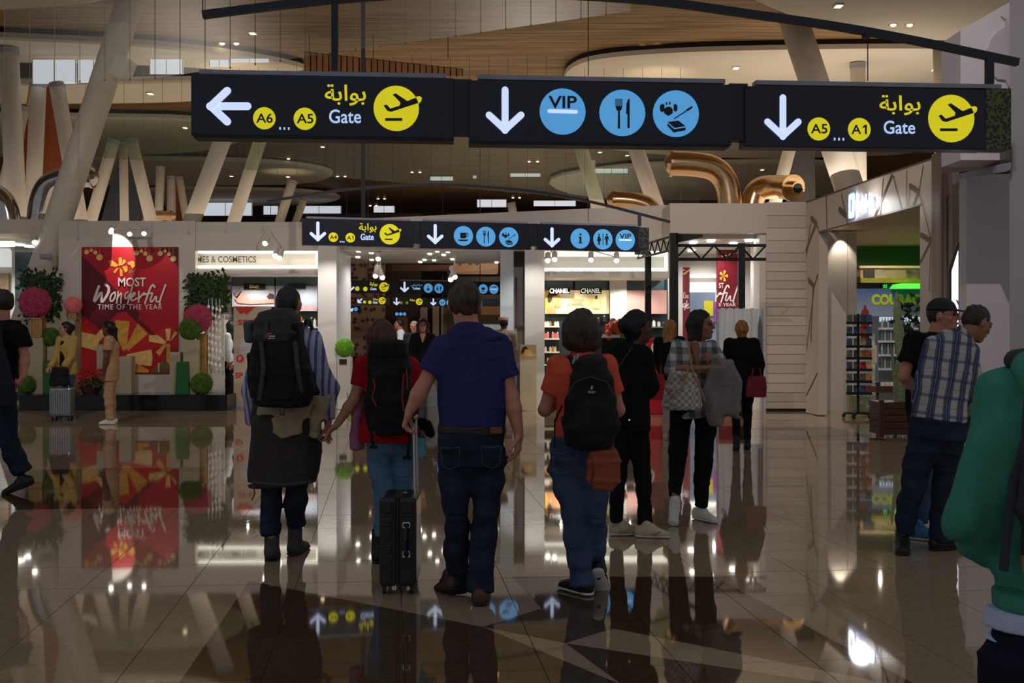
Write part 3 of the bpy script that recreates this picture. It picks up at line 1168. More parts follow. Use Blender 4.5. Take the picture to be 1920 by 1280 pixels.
SCRIPT = {'W': ([[(415, 790), (325, 1040), (350, 1055), (475, 850), (450, 1050), (480, 1062), (585, 900), (585, 800), (530, 765)]], 38),
          'o': ([[(690, 890), (625, 930), (600, 1030), (640, 1058), (700, 970), (690, 890)]], 24), 'n': ([[(745, 880), (722, 1080)], [(722, 1010), (795, 890), (800, 930), (790, 1085)]], 20),
          'd': ([[(915, 885), (855, 930), (870, 1030), (945, 920)], [(988, 800), (905, 1090)]], 22), 'e': ([[(955, 1000), (1035, 930), (1025, 890), (960, 950), (970, 1050), (1065, 1000)]], 24),
          'r': ([[(1100, 880), (1095, 1065)], [(1105, 1000), (1190, 890), (1205, 930)]], 24), 'f': ([[(1370, 805), (1345, 755), (1295, 810), (1205, 1080)], [(1180, 935), (1310, 905)]], 26),
          'u': ([[(1335, 910), (1290, 1040), (1325, 1070), (1405, 930), (1390, 1065), (1440, 1050)]], 22), 'l': ([[(1555, 770), (1450, 1060), (1465, 1100)]], 24)}


def brush(pl, mb, letters, fx, out):
    for c in letters:
        st, wd = SCRIPT[c]
        for s in st:
            q = [fx(*p) for p in s]
            if len(q) > 2:      # soften corners
                for _ in range(2):
                    q = [q[0]] + [(a[0] * u + b[0] * (1 - u), a[1] * u + b[1] * (1 - u)) for a, b in zip(q, q[1:]) for u in (.75, .25)] + [q[-1]]
            k = abs(fx(100, 0)[0] - fx(0, 0)[0]) / 100
            pl.stroke(mb, q, wd * k * 1.15, out)


mb = pm()
brush(PP, mb, 'Wonderful', cv, .046)
mb.build('script_lettering', LETTER, post)

# lamps on a bar above the poster
tb = empty('spotlight_bar', at(240, 432, 21.8), 'white bar with small spotlights above the red poster', 'spotlight')
mb = MB(tb.location)
mb.tube([at(203, 429, 21.6), at(278, 429, 21.6)], .022, 8)
mb.tube([at(240, 429, 21.6), at(240, 429, 22.0)], .018, 8)
mb.build('bar', WHITE, tb)
for x, y in ((208, 432), (243, 436), (270, 435)):
    mb = MB(tb.location)
    mb.tube([at(x, y - 6, 21.5), at(x, y + 3, 21.3)], .05, 12)
    h_ = mb.build('lamp_head', WHITE, tb)
    mb = MB(tb.location)
    mb.ball(at(x, y + 3.4, 21.27), (.045, .03, .035), 10, 6)
    mb.build('lamp_bulb', GLOWW, h_)


def spots(label, heads, stem, d):
    o = empty('track_spotlight', at(stem[0], stem[1], d), label, 'spotlight', 'adjustable white spotlights')
    mb = MB(o.location)
    for x, y, dx, dy in heads:
        mb.tube([at(stem[0], stem[1], d), at(x, y, d - .1)], .012, 6)
    mb.tube([at(stem[0], stem[1], d), at(stem[0], stem[1], d + .75)], .012, 6)
    mb.build('arm', WHITE, o)
    for x, y, dx, dy in heads:
        mb = MB(o.location)
        a, b = at(x - dx, y - dy, d - .05), at(x + dx, y + dy, d - .2)
        mb.tube([a, b], .055, 12)
        h_ = mb.build('lamp_head', WHITE, o)
        mb = MB(o.location)
        mb.ball(b, (.05, .05, .05), 10, 6)
        mb.build('lamp_bulb', GLOWW, h_)
    return o


spots('two white spotlights hanging over the cosmetics fascia', [(500, 450, -3, 6), (518, 473, -2, 6), (526, 476, -2, 7)], (502, 428), 21.3)
spots('white spotlights hanging under the left panel of the second sign', [(709, 478, 0, 7), (706, 508, -2, 9), (714, 512, 3, 8)], (712, 466), 22.3)
spots('white spotlight hanging over the passage entrance', [(850, 510, 3, 9), (848, 516, -3, 8)], (856, 469), 22.3)
spots('small white spotlight on the far left header', [(64, 448, 1, 6)], (58, 428), 22.3)
spots('white spotlight over the left end of the fragrance shop fascia', [(1027, 482, 0, 6), (1040, 480, 0, 6)], (1034, 470), 21.9)
spots('white spotlight over the middle of the fragrance shop fascia', [(1108, 481, 0, 6), (1156, 482, 0, 6)], (1112, 470), 21.9)

# cosmetics sign lettering belongs to its fascia
tag(t_.build('shop_name', GREYL), 'grey capital shop name on the lit cosmetics fascia', 'lettering')

# ------------------------------------------------------------------ cosmetics cabinets


def board(x0, x1, y0, y1, d, m, name, parent, dep=.03):
    mb = MB(parent.location)
    pbox(x0, x1, y0, y1, d, dep, mb)
    return mb.build(name, m, parent)


cab = empty('display_cabinet', at(515, 756, 23.4), 'wall cabinet with a picture of a reclining woman in the cosmetics shop', 'cabinet')
board(434, 596, 512, 748, 23.6, SHADE, 'carcass', cab, .12)
board(436, 514, 515, 536, 23.5, TEAL, 'glass_panel', cab)
board(517, 594, 515, 536, 23.5, TEAL, 'glass_panel', cab)
AD1 = mat('lilac_print', (196, 190, 200), .4, var=.08, scale=3)
board(435, 515, 536, 575, 23.45, AD1, 'picture_panel', cab)
board(517, 595, 536, 583, 23.45, mat('sky_print', (172, 178, 196), .4, var=.15, scale=2), 'picture_panel', cab)
q = Plane(at(430, 0, 23.43), at(600, 0, 23.43))
for pts, m in (([(440, 560), (452, 546), (462, 552), (470, 562), (512, 560), (514, 568), (470, 570), (446, 568)], mat('print_skin', (206, 160, 146), .5)),
               ([(500, 556), (506, 549), (514, 552), (514, 560), (504, 561)], mat('print_hair', (62, 44, 42), .5)),
               ([(438, 548), (450, 541), (454, 546), (444, 560)], mat('print_floral', (150, 130, 140), .6, var=.4, scale=30)),
               ([(516, 572), (540, 566), (594, 574), (594, 583), (516, 583)], mat('print_pinkish', (188, 160, 164), .6))):
    mb = MB(cab.location)
    q.poly(mb, pts, .01)
    mb.build('printed_shape', m, cab)
pl_ = board(457, 497, 531, 542, 23.38, BLACK, 'name_plate', cab)
mb = MB(cab.location)
Plane(at(457, 0, 23.36), at(497, 0, 23.36)).text(mb, 'Elixir', 468, 533.5, 486, 540, .01, .01)
mb.build('lettering', LGOLD, pl_)
pl_ = board(540, 573, 531, 541, 23.38, BLACK, 'name_plate', cab)
for y in (612, 640, 668, 700):
    board(436, 594, y, y + 3, 23.35, WHITE2, 'shelf', cab, .25)
JAR = [mat('jar_white', (226, 224, 220), .3), mat('jar_orange', (222, 110, 44), .3), mat('jar_cream', (220, 206, 180), .3), mat('jar_dark', (40, 46, 56), .2), mat('jar_pink', (206, 130, 160), .3), mat('jar_gold', (200, 160, 80), .3, .4)]


def jars(spots_, d, label, group):
    first = None
    for x, y, w_, h_, k in spots_:
        p = at(x, y, d)
        mb = MB(p)
        s = d / F
        mb.box(p + Vector((0, 0, h_ * s * .4)), (w_ * s, .07, h_ * s * .8))
        o = mb.build('product_box', JAR[k])
        mb = MB(p)
        mb.tube([p + Vector((0, 0, h_ * s * .8)), p + Vector((0, 0, h_ * s))], w_ * s * .3, 8)
        mb.build('lid', JAR[(k + 2) % 6], o)
        tag(o, label, 'cosmetics', group)


jars([(564, 612, 6, 22, 1), (572, 612, 8, 14, 0), (584, 612, 5, 18, 3), (590, 612, 4, 15, 0), (560, 640, 6, 13, 2), (570, 640, 6, 15, 3), (586, 640, 7, 12, 4)], 23.38,
     'small cosmetics bottle on the shelf beside the backpacker', 'cosmetics in the left shop')

# ------------------------------------------------------------------ fragrance cabinets
fc = empty('display_cabinet', at(1082, 768, 23.4), 'wall cabinet with yellow fragrance picture and lettered black plates', 'cabinet')
board(1021, 1143, 521, 768, 23.55, SHADE, 'carcass', fc, .12)
board(1023, 1074, 523, 545, 23.45, TEAL, 'glass_panel', fc)
board(1078, 1139, 523, 545, 23.45, TEAL, 'glass_panel', fc)
ADY = mat('yellow_print', (232, 214, 160), .4, emit=.25, var=.12, scale=1.2)
board(1022, 1142, 544, 588, 23.4, ADY, 'picture_panel', fc)
q = Plane(at(1020, 0, 23.38), at(1150, 0, 23.38))
PSK = mat('print_tan', (206, 146, 92), .5, emit=.1)
for pts, m in (([(1022, 544), (1030, 544), (1027, 560), (1030, 576), (1022, 582)], mat('print_amber', (226, 170, 60), .5)),
               ([(1036, 551), (1046, 551), (1051, 556), (1052, 562), (1054, 566), (1052, 568), (1051, 574), (1044, 577), (1040, 572), (1042, 588), (1022, 588), (1028, 578), (1034, 572)], PSK),
               ([(1026, 556), (1028, 549), (1036, 547), (1046, 549), (1044, 554), (1036, 556), (1035, 562), (1031, 568), (1027, 566)], mat('print_dark_hair', (52, 34, 24), .5)),
               ([(1109, 558), (1128, 560), (1127, 579), (1110, 577)], mat('print_bottle', (238, 216, 120), .5)), ([(1112, 561), (1125, 562), (1124, 576), (1113, 575)], ADY), ([(1116, 554), (1120, 554), (1120, 560), (1116, 560)], mat('print_cap', (70, 60, 40), .5))):
    mb = MB(fc.location)
    q.poly(mb, pts, .01 + .004 * len(fc.children) / 10)
    mb.build('printed_shape', m, fc)
mb = MB(fc.location)
q.text(mb, 'GABRIELLE', 1066, 560, 1094, 565, 0, .01)
q.text(mb, 'CHANEL', 1065, 567, 1094, 573, .01, .01)
mb.build('printed_text', mat('print_grey', (122, 112, 92), .5), fc)
for a in (1029, 1088):
    pl_ = board(a, a + 40, 539, 551, 23.2, BLACK, 'name_plate', fc, .06)
    mb = MB(fc.location)
    Plane(at(a, 0, 23.19), at(a + 40, 0, 23.19)).text(mb, 'CHANEL', a + 1.5, 540.5, a + 38, 549.5, .025, .01)
    mb.build('lettering', mat('plate_letter', (240, 238, 230), .4, emit=.3), pl_)
board(1100, 1141, 589, 668, 23.35, mat('cabinet_black', (22, 26, 28), .3), 'dark_bay', fc, .1)
for y in (611, 634, 659, 683, 706):
    board(1021, 1049, y, y + 2.5, 23.25, mat('lit_shelf', (216, 208, 176), .4, emit=.2), 'shelf', fc, .28)
for k, y in enumerate((611, 634, 659, 683)):
    jars([(1023 + i * 4.5, y, 4 + (i * 7 + k) % 2, 9 + (i * 5 + k * 3) % 5, (i * 3 + k) % 6 if k else (0, 0, 5, 0, 2, 0)[i]) for i in range(6) if (i + k) % 4 != 3], 23.3,
         'small boxed cosmetic on the %s lit shelf of the fragrance cabinet' % ('top', 'second', 'third', 'lowest')[k], 'cosmetics on the fragrance cabinet shelf %d' % (k + 1))
jars([(1108, 602, 8, 10, 5), (1122, 604, 6, 9, 3), (1133, 603, 6, 12, 3)], 23.3, 'small bottle in the dark bay of the fragrance cabinet', 'bottles in the dark bay')
fp = empty('display_cabinet', at(1212, 768, 23.4), 'wall cabinet with a plain pink picture panel', 'cabinet')
board(1175, 1252, 521, 768, 23.55, SHADE, 'carcass', fp, .12)
board(1176, 1245, 523, 545, 23.45, TEAL, 'glass_panel', fp)
board(1175, 1250, 544, 588, 23.4, mat('pink_print', (196, 150, 140), .4, emit=.12, var=.05, scale=1), 'picture_panel', fp)
for y in (612, 640):
    board(1177, 1247, y, y + 2.5, 23.3, TEAL, 'shelf', fp, .25)
jars([(1180 + i * 9.2, 612, 5, 8 + (i * 5) % 7, (3, 5, 0, 3, 3, 0, 2, 3)[i]) for i in range(8)], 23.35, 'small glass bottle under the pink picture panel', 'bottles under the pink picture')
struct('trim_8', pbox(1144, 1175, 508, 769, 23.3, .25), WHITE2)

# counters and small display furniture by the passage
ct = empty('shop_counter', at(1134, 760, 21), 'white topped counter under the fragrance cabinet', 'counter')
board(1128, 1200, 632, 765, 21.5, BLACK, 'body', ct, .5)
board(1124, 1204, 627, 633, 21.45, WHITE2, 'worktop', ct, .6)
rd = empty('display_stand', at(1234, 775, 20.2), 'red box display stand with white script letter beside the black post', 'display')
REDB = mat('red_box', (170, 20, 36), .4)
board(1216, 1254, 634, 776, 20.2, REDB, 'body', rd, .4)
mb = MB(rd.location)
q = Plane(at(1216, 0, 20.2), at(1254, 0, 20.2))
q.text(mb, 'S', 1218, 642, 1230, 672, .03, .01, shear=.3)
mb.build('lettering', LETTER, rd)
board(1234, 1253, 636, 648, 20.19, WHITE2, 'price_card', rd, .02)
st = empty('information_stand', at(990, 768, 21.0), 'cream advertising stand with a portrait at the passage pillar', 'display stand')
board(975, 1006, 646, 769, 21.1, mat('cream_print', (206, 190, 156), .5, var=.12, scale=4), 'board', st, .06)
q = Plane(at(970, 0, 21.1), at(1010, 0, 21.1))
for pts, m in (([(976, 648), (1006, 648), (1006, 669), (976, 669)], mat('print_sand', (220, 188, 120), .5)), ([(979, 668), (982, 658), (985, 652), (990, 654), (990, 662), (987, 668)], PSK), ([(977, 660), (980, 651), (986, 649), (990, 653), (984, 655), (981, 663)], BROWN)):
    mb = MB(st.location)
    q.poly(mb, pts, .012 if m.name == 'print_sand' else .018 if m is PSK else .022)
    mb.build('printed_shape', m, st)
lp = empty('display_plinth', at(655, 766, 21.4), 'narrow white plinth carrying a green topiary ball beside the left passage pillar', 'plinth')
board(633, 657, 670, 767, 21.4, WHITE2, 'body', lp, .3)
mb = MB(lp.location)
Plane(at(633, 0, 21.4), at(657, 0, 21.4)).rect(mb, 636, 673, 650, 683, .01)
mb.build('photo_card', BROWN, lp)

# standee with red lettering
sd = empty('roll_up_banner', at(468, 766, 21.75), 'cream promotional banner with red lettering beside the backpacker', 'banner')
CRM = mat('banner_cream', (196, 176, 156), .5, var=.06, scale=3)
board(438, 508, 574, 764, 21.75, CRM, 'sheet', sd, .02)
board(434, 512, 761, 768, 21.7, RAIL, 'foot', sd, .25)
q = Plane(at(430, 0, 21.75), at(520, 0, 21.75))
RTXT = mat('banner_red', (206, 58, 40), .5)
mb = MB(sd.location)
q.text(mb, 'SPE', 446, 599, 476, 609, .03, .006)
q.text(mb, 'SP', 441, 698, 456, 709, .03, .006)
q.disc(mb, 450, 672, 7.5, .006)
q.poly(mb, [(440, 575), (479, 575), (462, 590), (458, 586), (450, 589)], .006)
mb.build('lettering', RTXT, sd)
mb = MB(sd.location)
q.text(mb, 'P', 447.5, 668, 452.5, 677, .03, .012)
q.poly(mb, [(452, 634), (476, 632), (476, 660), (448, 664)], .006)
mb.build('printed_shape', AD1, sd)

# ------------------------------------------------------------------ right hand block, its shop, and the storefront beyond
PLK = [mat('plank_white_%d' % i, c, .4, var=.03, scale=1) for i, c in enumerate(((206, 192, 180), (200, 186, 174), (212, 197, 184)))]
JOINT = mat('plank_joint', (226, 214, 204), .5)
wr = struct('wall_right_block', pbox(1437, 1512, 379, 770, 21.06, 1.4), JOINT)
ys = [380, 404, 427, 451, 474, 491, 509, 526, 542, 559, 575, 592, 610, 629, 646, 664, 682, 700, 718, 736, 753, 768]
for i, (a, b) in enumerate(zip(ys, ys[1:])):
    mb = MB()
    pbox(1437, 1511, a + .6, b - .5, 21.03, .05, mb)
    mb.build('plank', PLK[i % 3], wr)
struct('wall_right_header', pbox(1256, 1437, 381, 437, 21.03, 1.0), PLK[0])
struct('baseboard_right', pbox(1437, 1512, 766, 772, 20.98, .05), DARK2)
struct('wall_right_jamb', pbox(1424, 1437, 437, 771, 21.1, .5), WHITE2)
struct('wall_right_shop_back', pbox(1255, 1440, 430, 752, 25.6, .2), WHITE2)
struct('wall_right_shop_ceiling', MB().box((4.3, 23.6, 3.3), (2.6, 4.4, .08)), WHITE2)
for x, y in ((1333, 452), (1375, 457), (1405, 451), (1296, 470), (1300, 455)):
    p = zpt(x, y, 3.24)
    mb = MB(p)
    mb.box(p, (.12, .22, .03))
    tag(mb.build('downlight', GLOWW), 'square white downlight in the ceiling of the right shop', 'ceiling lamp', 'downlights in the right shop')
struct('wall_right_shop_side', pbox(1268, 1280, 480, 770, 24.2, .4), WHITE2)
fr = MB()
pbox(1294, 1346, 515, 520, 25.4, .1, fr)
pbox(1294, 1346, 540, 547, 25.4, .1, fr)
struct('trim_9', fr, NEON)
struct('wall_right_shop_glass', pbox(1294, 1346, 548, 720, 25.4, .1), mat('blue_grey_glass', (120, 134, 150), .2, emit=.12, var=.2, scale=2))
ps = pbox(1320, 1337, 564, 592, 25.36, .04)
tag(ps.build('small_poster', mat('yellow_poster', (206, 190, 40), .5, emit=.15, var=.1)), 'small yellow poster deep in the right shop', 'poster')
ps = pbox(1339, 1347, 566, 604, 25.36, .04)
tag(ps.build('small_poster', mat('purple_poster', (170, 60, 170), .5, emit=.15, var=.3, scale=6)), 'small purple poster deep in the right shop', 'poster')


def column_banner(x0, x1, y0, y1, d, label, script, sx, tx):
    P = at((x0 + x1) / 2, y1, d)
    o = empty('hanging_banner', P, label, 'banner')
    mb = MB(P)
    pbox(x0, x1, y0, y1, d, .25, mb)
    mb.build('sheet', mat('banner_red_cloth', (112, 14, 30), .5, var=.08), o)
    q = Plane(at(x0, 0, d), at(x1, 0, d))
    mb = MB(P)
    brush(q, mb, script, sx, .012)
    for s_, a, b, c, e in tx:
        q.text(mb, s_, a, b, c, e, .02, .01)
    mb.build('lettering', LETTER, o)
    for i in range(7):
        mb = MB(P)
        q.disc(mb, x0 + (x1 - x0) * ((i * .37 + .1) % .9 + .05), y0 + 5 + (i * 5) % 9, 1.6, .01, .003, 10)
        mb.build('printed_bauble', LGOLD, o)
    for i in range(5):
        a = i * 1.256
        mb = MB(P)
        cx, cy = x0 + (x1 - x0) * .25, y0 + 49
        r = (x1 - x0) * .2
        q.poly(mb, [(cx, cy), (cx + r * math.cos(a - .35), cy + r * 1.3 * math.sin(a - .35)), (cx + r * 1.1 * math.cos(a), cy + r * 1.4 * math.sin(a)), (cx + r * math.cos(a + .35), cy + r * 1.3 * math.sin(a + .35))], .01)
        mb.build('petal', GOLDP, o)
    return o


column_banner(1347, 1386, 468, 755.5, 23.2, 'broad red festive banner behind the black truss, white script cut at its edge', 'rful',
              lambda x, y: (1347 + (x - 1150) / 11.0, 533 + (y - 750) / 10.0), [('ST', 1348, 530, 1357, 540), ('E YEAR', 1348, 568, 1380, 574)])
column_banner(1280, 1293, 501, 749, 24.4, 'narrow red festive banner left of the broad one, deep in the shop', 'de',
              lambda x, y: (1280 + (x - 850) / 17.0, 560 + (y - 750) / 16.0), [('US', 1281, 553, 1291, 559)])
wp = empty('mannequin_poster', at(1388, 768, 18.95), 'white hanging sheet with a faint suited figure behind the bun haired woman', 'poster')
WSH = mat('white_sheet', (196, 196, 198), .5, var=.06, scale=3)
mb = MB(wp.location)
nx, ny = 30, 8
g_ = []
for iy in range(ny + 1):
    for ix in range(nx + 1):
        P_ = at(1344 + 87 * ix / nx, 578 + 164 * iy / ny + (1.2 * math.sin(ix * 1.3) if iy == 0 else 0), 18.95)
        P_.y += .035 * math.sin(ix * 1.1 + iy * .35) * (1 - .5 * iy / ny)
        g_.append(P_)
nn_ = len(g_)
mb.add(g_ + [p + Vector((0, .012, 0)) for p in g_], [f for iy in range(ny) for ix in range(nx) for a in (iy * (nx + 1) + ix,) for f in ((a, a + 1, a + nx + 2, a + nx + 1), (nn_ + a, nn_ + a + nx + 1, nn_ + a + nx + 2, nn_ + a + 1))])
mb.build('sheet', WSH, wp, True)
q = Plane(at(1340, 0, 18.88), at(1432, 0, 18.88))
mb = MB(wp.location)
for pts in ([(1421, 612), (1425, 590), (1429, 612), (1430, 680), (1421, 680)], [(1422, 680), (1426, 680), (1426, 735), (1422, 735)], [(1427, 680), (1430, 680), (1430, 735), (1427, 735)]):
    q.poly(mb, pts, .02)
mb.build('printed_figure', GREYL, wp)
mb = MB(wp.location)
mb.tube([at(1346, 579, 18.95), at(1346, 786, 18.95)], .015, 8)
mb.tube([at(1430, 579, 18.95), at(1430, 786, 18.95)], .015, 8)
mb.build('stand_frame', RAIL, wp)

# black truss frame
tr = empty('truss_frame', at(1262, 784, 19.3), 'black metal truss frame on posts in front of the right shop', 'frame')
zt, zb = at(0, 460, 19.3).z, at(0, 486, 19.3).z
for px, d, wd in ((1263, 19.3, .14), (1215, 21.0, .112), (1390, 19.3, .112)):
    P = at(px, 700, d)
    mb = MB(tr.location)
    ztop = {1263: at(0, 437, 19.3).z, 1215: zt, 1390: at(0, 456, 19.3).z}[px]
    mb.box((P.x, d, ztop / 2 + .0005), (wd, wd, ztop - .001))
    mb.build('post', DARK2, tr)
xa, xb = at(1266, 0, 19.3).x, at(1436, 0, 19.3).x
for z in (zt, zb):
    mb = MB(tr.location)
    mb.tube([(xa, 19.3, z), (xb, 19.3, z)], .028, 8)
    mb.build('chord', DARK2, tr)
for i in range(7):
    a, b = xa + (xb - xa) * i / 7, xa + (xb - xa) * (i + 1) / 7
    mb = MB(tr.location)
    mb.tube([(a, 19.3, zt if i % 2 else zb), (b, 19.3, zb if i % 2 else zt)], .018, 6)
    mb.build('strut', DARK2, tr)
A0, A1 = at(1196, 462, 21.4), at(1262, 442, 19.5)
B0, B1 = at(1196, 484, 21.4), at(1262, 468, 19.5)
for a, b in ((A0, A1), (B0, B1)):
    mb = MB(tr.location)
    mb.tube([a, b], .022, 8)
    mb.build('chord', DARK2, tr)
for i in range(12):
    a, b = i / 12, (i + 1) / 12
    mb = MB(tr.location)
    mb.tube([(A0 if i % 2 else B0).lerp(A1 if i % 2 else B1, a), (B0 if i % 2 else A0).lerp(B1 if i % 2 else A1, b)], .012, 6)
    mb.build('strut', DARK2, tr)
mb = MB(tr.location)
mb.prism([at(1264, 438, 19.3), at(1318, 439, 18.2), at(1318, 444, 18.2), at(1264, 456, 19.3)], (0, .1, 0))
mb.build('wedge_arm', DARK2, tr)

# storefront running towards the viewer on the right
RP = Plane(at(1510, 0, 20.6), at(1763, 0, 14.65))
SFW = mat('storefront_white', (200, 186, 172), .4, var=.03, scale=1)
BRASS = mat('brass_inlay', (96, 78, 60), .4, .3)
mb = MB()
RP.poly(mb, [(1511, 378), (1763, 290), (1763, 372), (1536, 433), (1511, 440)], 0, .16)
RP.poly(mb, [(1511, 440), (1536, 433), (1534, 778), (1511, 773)], 0, .16)
RP.poly(mb, [(1725, 382), (1763, 372), (1763, 836), (1725, 825)], 0, .16)
wrs = struct('wall_right_storefront', mb, SFW)
for i, (pts, wd) in enumerate((([(1511, 470), (1530, 418)], 2), ([(1521, 409), (1530, 419)], 3), ([(1530, 419), (1534, 430)], 1.2), ([(1549, 366), (1550, 427)], 1.2), ([(1574, 393), (1585, 403)], 4), ([(1586, 404), (1588, 420)], 1.2),
                               ([(1578, 366), (1585, 400)], 1.2), ([(1672, 330), (1640, 406)], 3), ([(1656, 335), (1650, 404)], 1.2), ([(1675, 330), (1689, 391)], 1.4), ([(1700, 320), (1699, 388)], 1.2), ([(1706, 348), (1722, 359)], 4),
                               ([(1722, 360), (1711, 385)], 2.4), ([(1706, 350), (1703, 388)], 1.2), ([(1731, 310), (1723, 358)], 1.4), ([(1724, 365), (1746, 450)], 1.4), ([(1795, 355), (1763, 415)], 2.4), ([(1763, 415), (1745, 452)], 2.4),
                               ([(1727, 440), (1745, 451)], 4), ([(1745, 452), (1726, 490)], 2.4), ([(1745, 452), (1742, 545)], 1.2), ([(1746, 452), (1758, 520)], 1.2), ([(1757, 385), (1745, 450)], 1.2), ([(1750, 536), (1758, 543)], 3.5),
                               ([(1516, 525), (1526, 537)], 3), ([(1526, 537), (1533, 515)], 1.4), ([(1524, 540), (1520, 640)], 1.2), ([(1512, 480), (1519, 420)], 1), ([(1512, 655), (1526, 540)], 1), ([(1512, 300 + 440), (1532, 700)], 1))):
    mb = MB()
    RP.stroke(mb, pts, wd, .006, .006)
    mb.build('inlay_strip', BRASS, wrs)
mb = MB()
RP.poly(mb, [(1511, 377.5), (1763, 289.5), (1763, 292), (1511, 380)], .01, .05)
RP.poly(mb, [(1534, 433.5), (1725, 382), (1725, 385), (1534, 436.5)], .01, .05)
struct('trim_10', mb, BRASS)
# glowing shop name
sn = empty('shop_name_sign', RP.pt(1615, 385, .03), 'glowing white backlit shop name with blue edges on the right fascia', 'sign')
SGW = mat('backlit_white', (255, 255, 255), .4, emit=7, var=0)
SGB = mat('backlit_blue', (60, 150, 255), .4, emit=1.2, var=0)
for k, (m, ot, bd) in enumerate(((SGB, .03, .05), (SGW, .05, .075))):
    mb = MB(sn.location)
    e = 1 - k
    for a, b in (([(1593, 369), (1600, 366.5)], 3), ([(1592.5, 369), (1592, 403)], 3), ([(1600, 367), (1599, 401)], 3), ([(1592, 404), (1599.5, 402)], 3)):
        RP.stroke(mb, a if k == 0 else [(x + .8, y + .4) for x, y in a], b + e * 1.2, ot, .02)
    for s_, x0, y0, x1, y1 in (('I', 1606, 368, 1611, 400), ('n', 1612.5, 378, 1618, 397.5), ('d', 1619, 364, 1625, 396), ('e', 1626, 374, 1632, 394), ('n', 1633, 371.5, 1639, 392)):
        RP.text(mb, s_, x0 - e * .7, y0 - e * .7, x1 + e * .3, y1 + e * .6, .05, ot)
    mb.build('letter_face' if k else 'letter_edge', m, sn)
light('POINT', 'sign_glow', RP.pt(1614, 386, .22), None, 9, (1, 1, 1), .15)

# inside the storefront
mb = MB()
pbox(1549, 1574, 435, 775, 21.15, .12, mb)
for a, b in ((1549, 1551), (1550, 1588), (1589, 1606)):
    pass
st1 = struct('wall_store_reveal', mb, SFW)
struct('wall_store_reveal_panel', pbox(1551, 1589, 437, 776, 21.05, .08), WHITE)
struct('wall_store_reveal_edge', pbox(1589.8, 1606, 437, 776, 21.05, .3), WHITE)
struct('wall_store_soffit', MB().box((8.1, 20.2, 3.42), (4.2, 9.6, .06)), mat('soffit_beige', (176, 156, 124), .6))
struct('wall_store_back', pbox(1590, 1800, 400, 765, 25.2, .2), mat('store_tan', (178, 146, 116), .6))
GRN = mat('store_green', (44, 112, 22), .5, var=.08, scale=1)
struct('wall_store_green', pbox(1604, 1790, 446, 500, 25.0, .15), GRN)
ph = empty('photo_panel', at(1668, 530, 24.6), 'long tilted photo panel under the green wall in the right store', 'panel')
mb = MB(ph.location)
pbox(1613, 1785, 499, 529, 24.6, .05, mb)
mb.build('board', mat('photo_beige', (160, 140, 100), .5, var=.1), ph)
for a, b, m in ((1620, 1640, mat('photo_dark', (40, 36, 28), .5, var=.4)), (1640, 1658, mat('photo_grey', (150, 138, 116), .5, var=.3, scale=8)), (1700, 1724, mat('photo_mid', (110, 98, 80), .5, var=.5, scale=6))):
    mb = MB(ph.location)
    pbox(a, b, 505, 521, 24.57, .03, mb)
    mb.build('photo', m, ph)
mb = MB(ph.location)
pbox(1614, 1785, 521, 530, 24.56, .03, mb)
mb.build('green_band', mat('band_olive', (130, 128, 22), .5), ph)
mb = MB(ph.location)
pbox(1613, 1785, 498, 502, 24.5, .1, mb)
mb.build('lit_edge', mat('lit_wood', (220, 190, 140), .5, emit=.2), ph)
bb = struct('wall_store_black_band', pbox(1604, 1790, 530, 541, 24.8, .2), BLACK)
es = empty('exit_sign', at(1659, 540, 24.74), 'tiny glowing green exit sign on the black band', 'sign')
mb = MB(es.location)
pbox(1653, 1664, 531, 541, 24.74, .06, mb)
mb.build('housing', BLACK, es)
mb = MB(es.location)
GRG = mat('exit_green', (40, 220, 50), .4, emit=1.2, var=0)
q = Plane(at(1653, 0, 24.74), at(1664, 0, 24.74))
q.stroke(mb, [(1658, 533.5), (1658, 537), (1656, 539.5)], 1.3, .01)
q.stroke(mb, [(1658, 537), (1660.5, 539.5)], 1.3, .01)
q.stroke(mb, [(1656, 535), (1660, 535.5)], 1.1, .01)
q.stroke(mb, [(1662, 533), (1662, 539.5)], 1.2, .01)
mb.build('running_figure', GRG, es)
mb = MB(at(1705, 541, 24.2))
mb.prism([at(1684, 540, 24.2), at(1691, 531, 24.2), at(1760, 531, 24.2), at(1760, 540, 24.2)], (0, .62, 0))
tag(mb.build('lit_canopy', mat('canopy_green', (80, 225, 70), .4, emit=1.0, var=.05)), 'bright green lit canopy box beside the exit sign', 'light box')
mu = empty('wall_mural', at(1663, 765, 24.7), 'blue mural with green capital lettering behind the card rack', 'mural')
mb = MB(mu.location)
pbox(1604, 1790, 541, 765, 24.7, .05, mb)
msky = mat('mural_sky', (150, 160, 178), .5, var=.05)
nt = msky.node_tree
tc = nd(nt, 'ShaderNodeTexCoord')
sx = nd(nt, 'ShaderNodeSeparateXYZ')
nt.links.new(tc.outputs['Object'], sx.inputs[0])
mr = nd(nt, 'ShaderNodeMapRange')
mr.inputs[1].default_value = 1.4
mr.inputs[2].default_value = 2.6
nt.links.new(sx.outputs[2], mr.inputs[0])
rp = nd(nt, 'ShaderNodeValToRGB')
rp.color_ramp.elements[0].color = lin((170, 176, 184)) + (1,)
rp.color_ramp.elements[1].color = lin((52, 74, 128)) + (1,)
nt.links.new(mr.outputs[0], rp.inputs[0])
nt.links.new(rp.outputs[0], nt.nodes['Principled BSDF'].inputs['Base Color'])
mb.build('board', msky, mu)
q = Plane(at(1604, 0, 24.7), at(1790, 0, 24.7))
mb = MB(mu.location)
q.text(mb, 'COURAGE', 1634, 551, 1738, 572, .06, .01)
mb.build('lettering', mat('mural_lime', (160, 170, 30), .5), mu)
mb = MB(mu.location)
q.poly(mb, [(1637, 610), (1660, 600), (1785, 585), (1785, 720), (1640, 720)], .01)
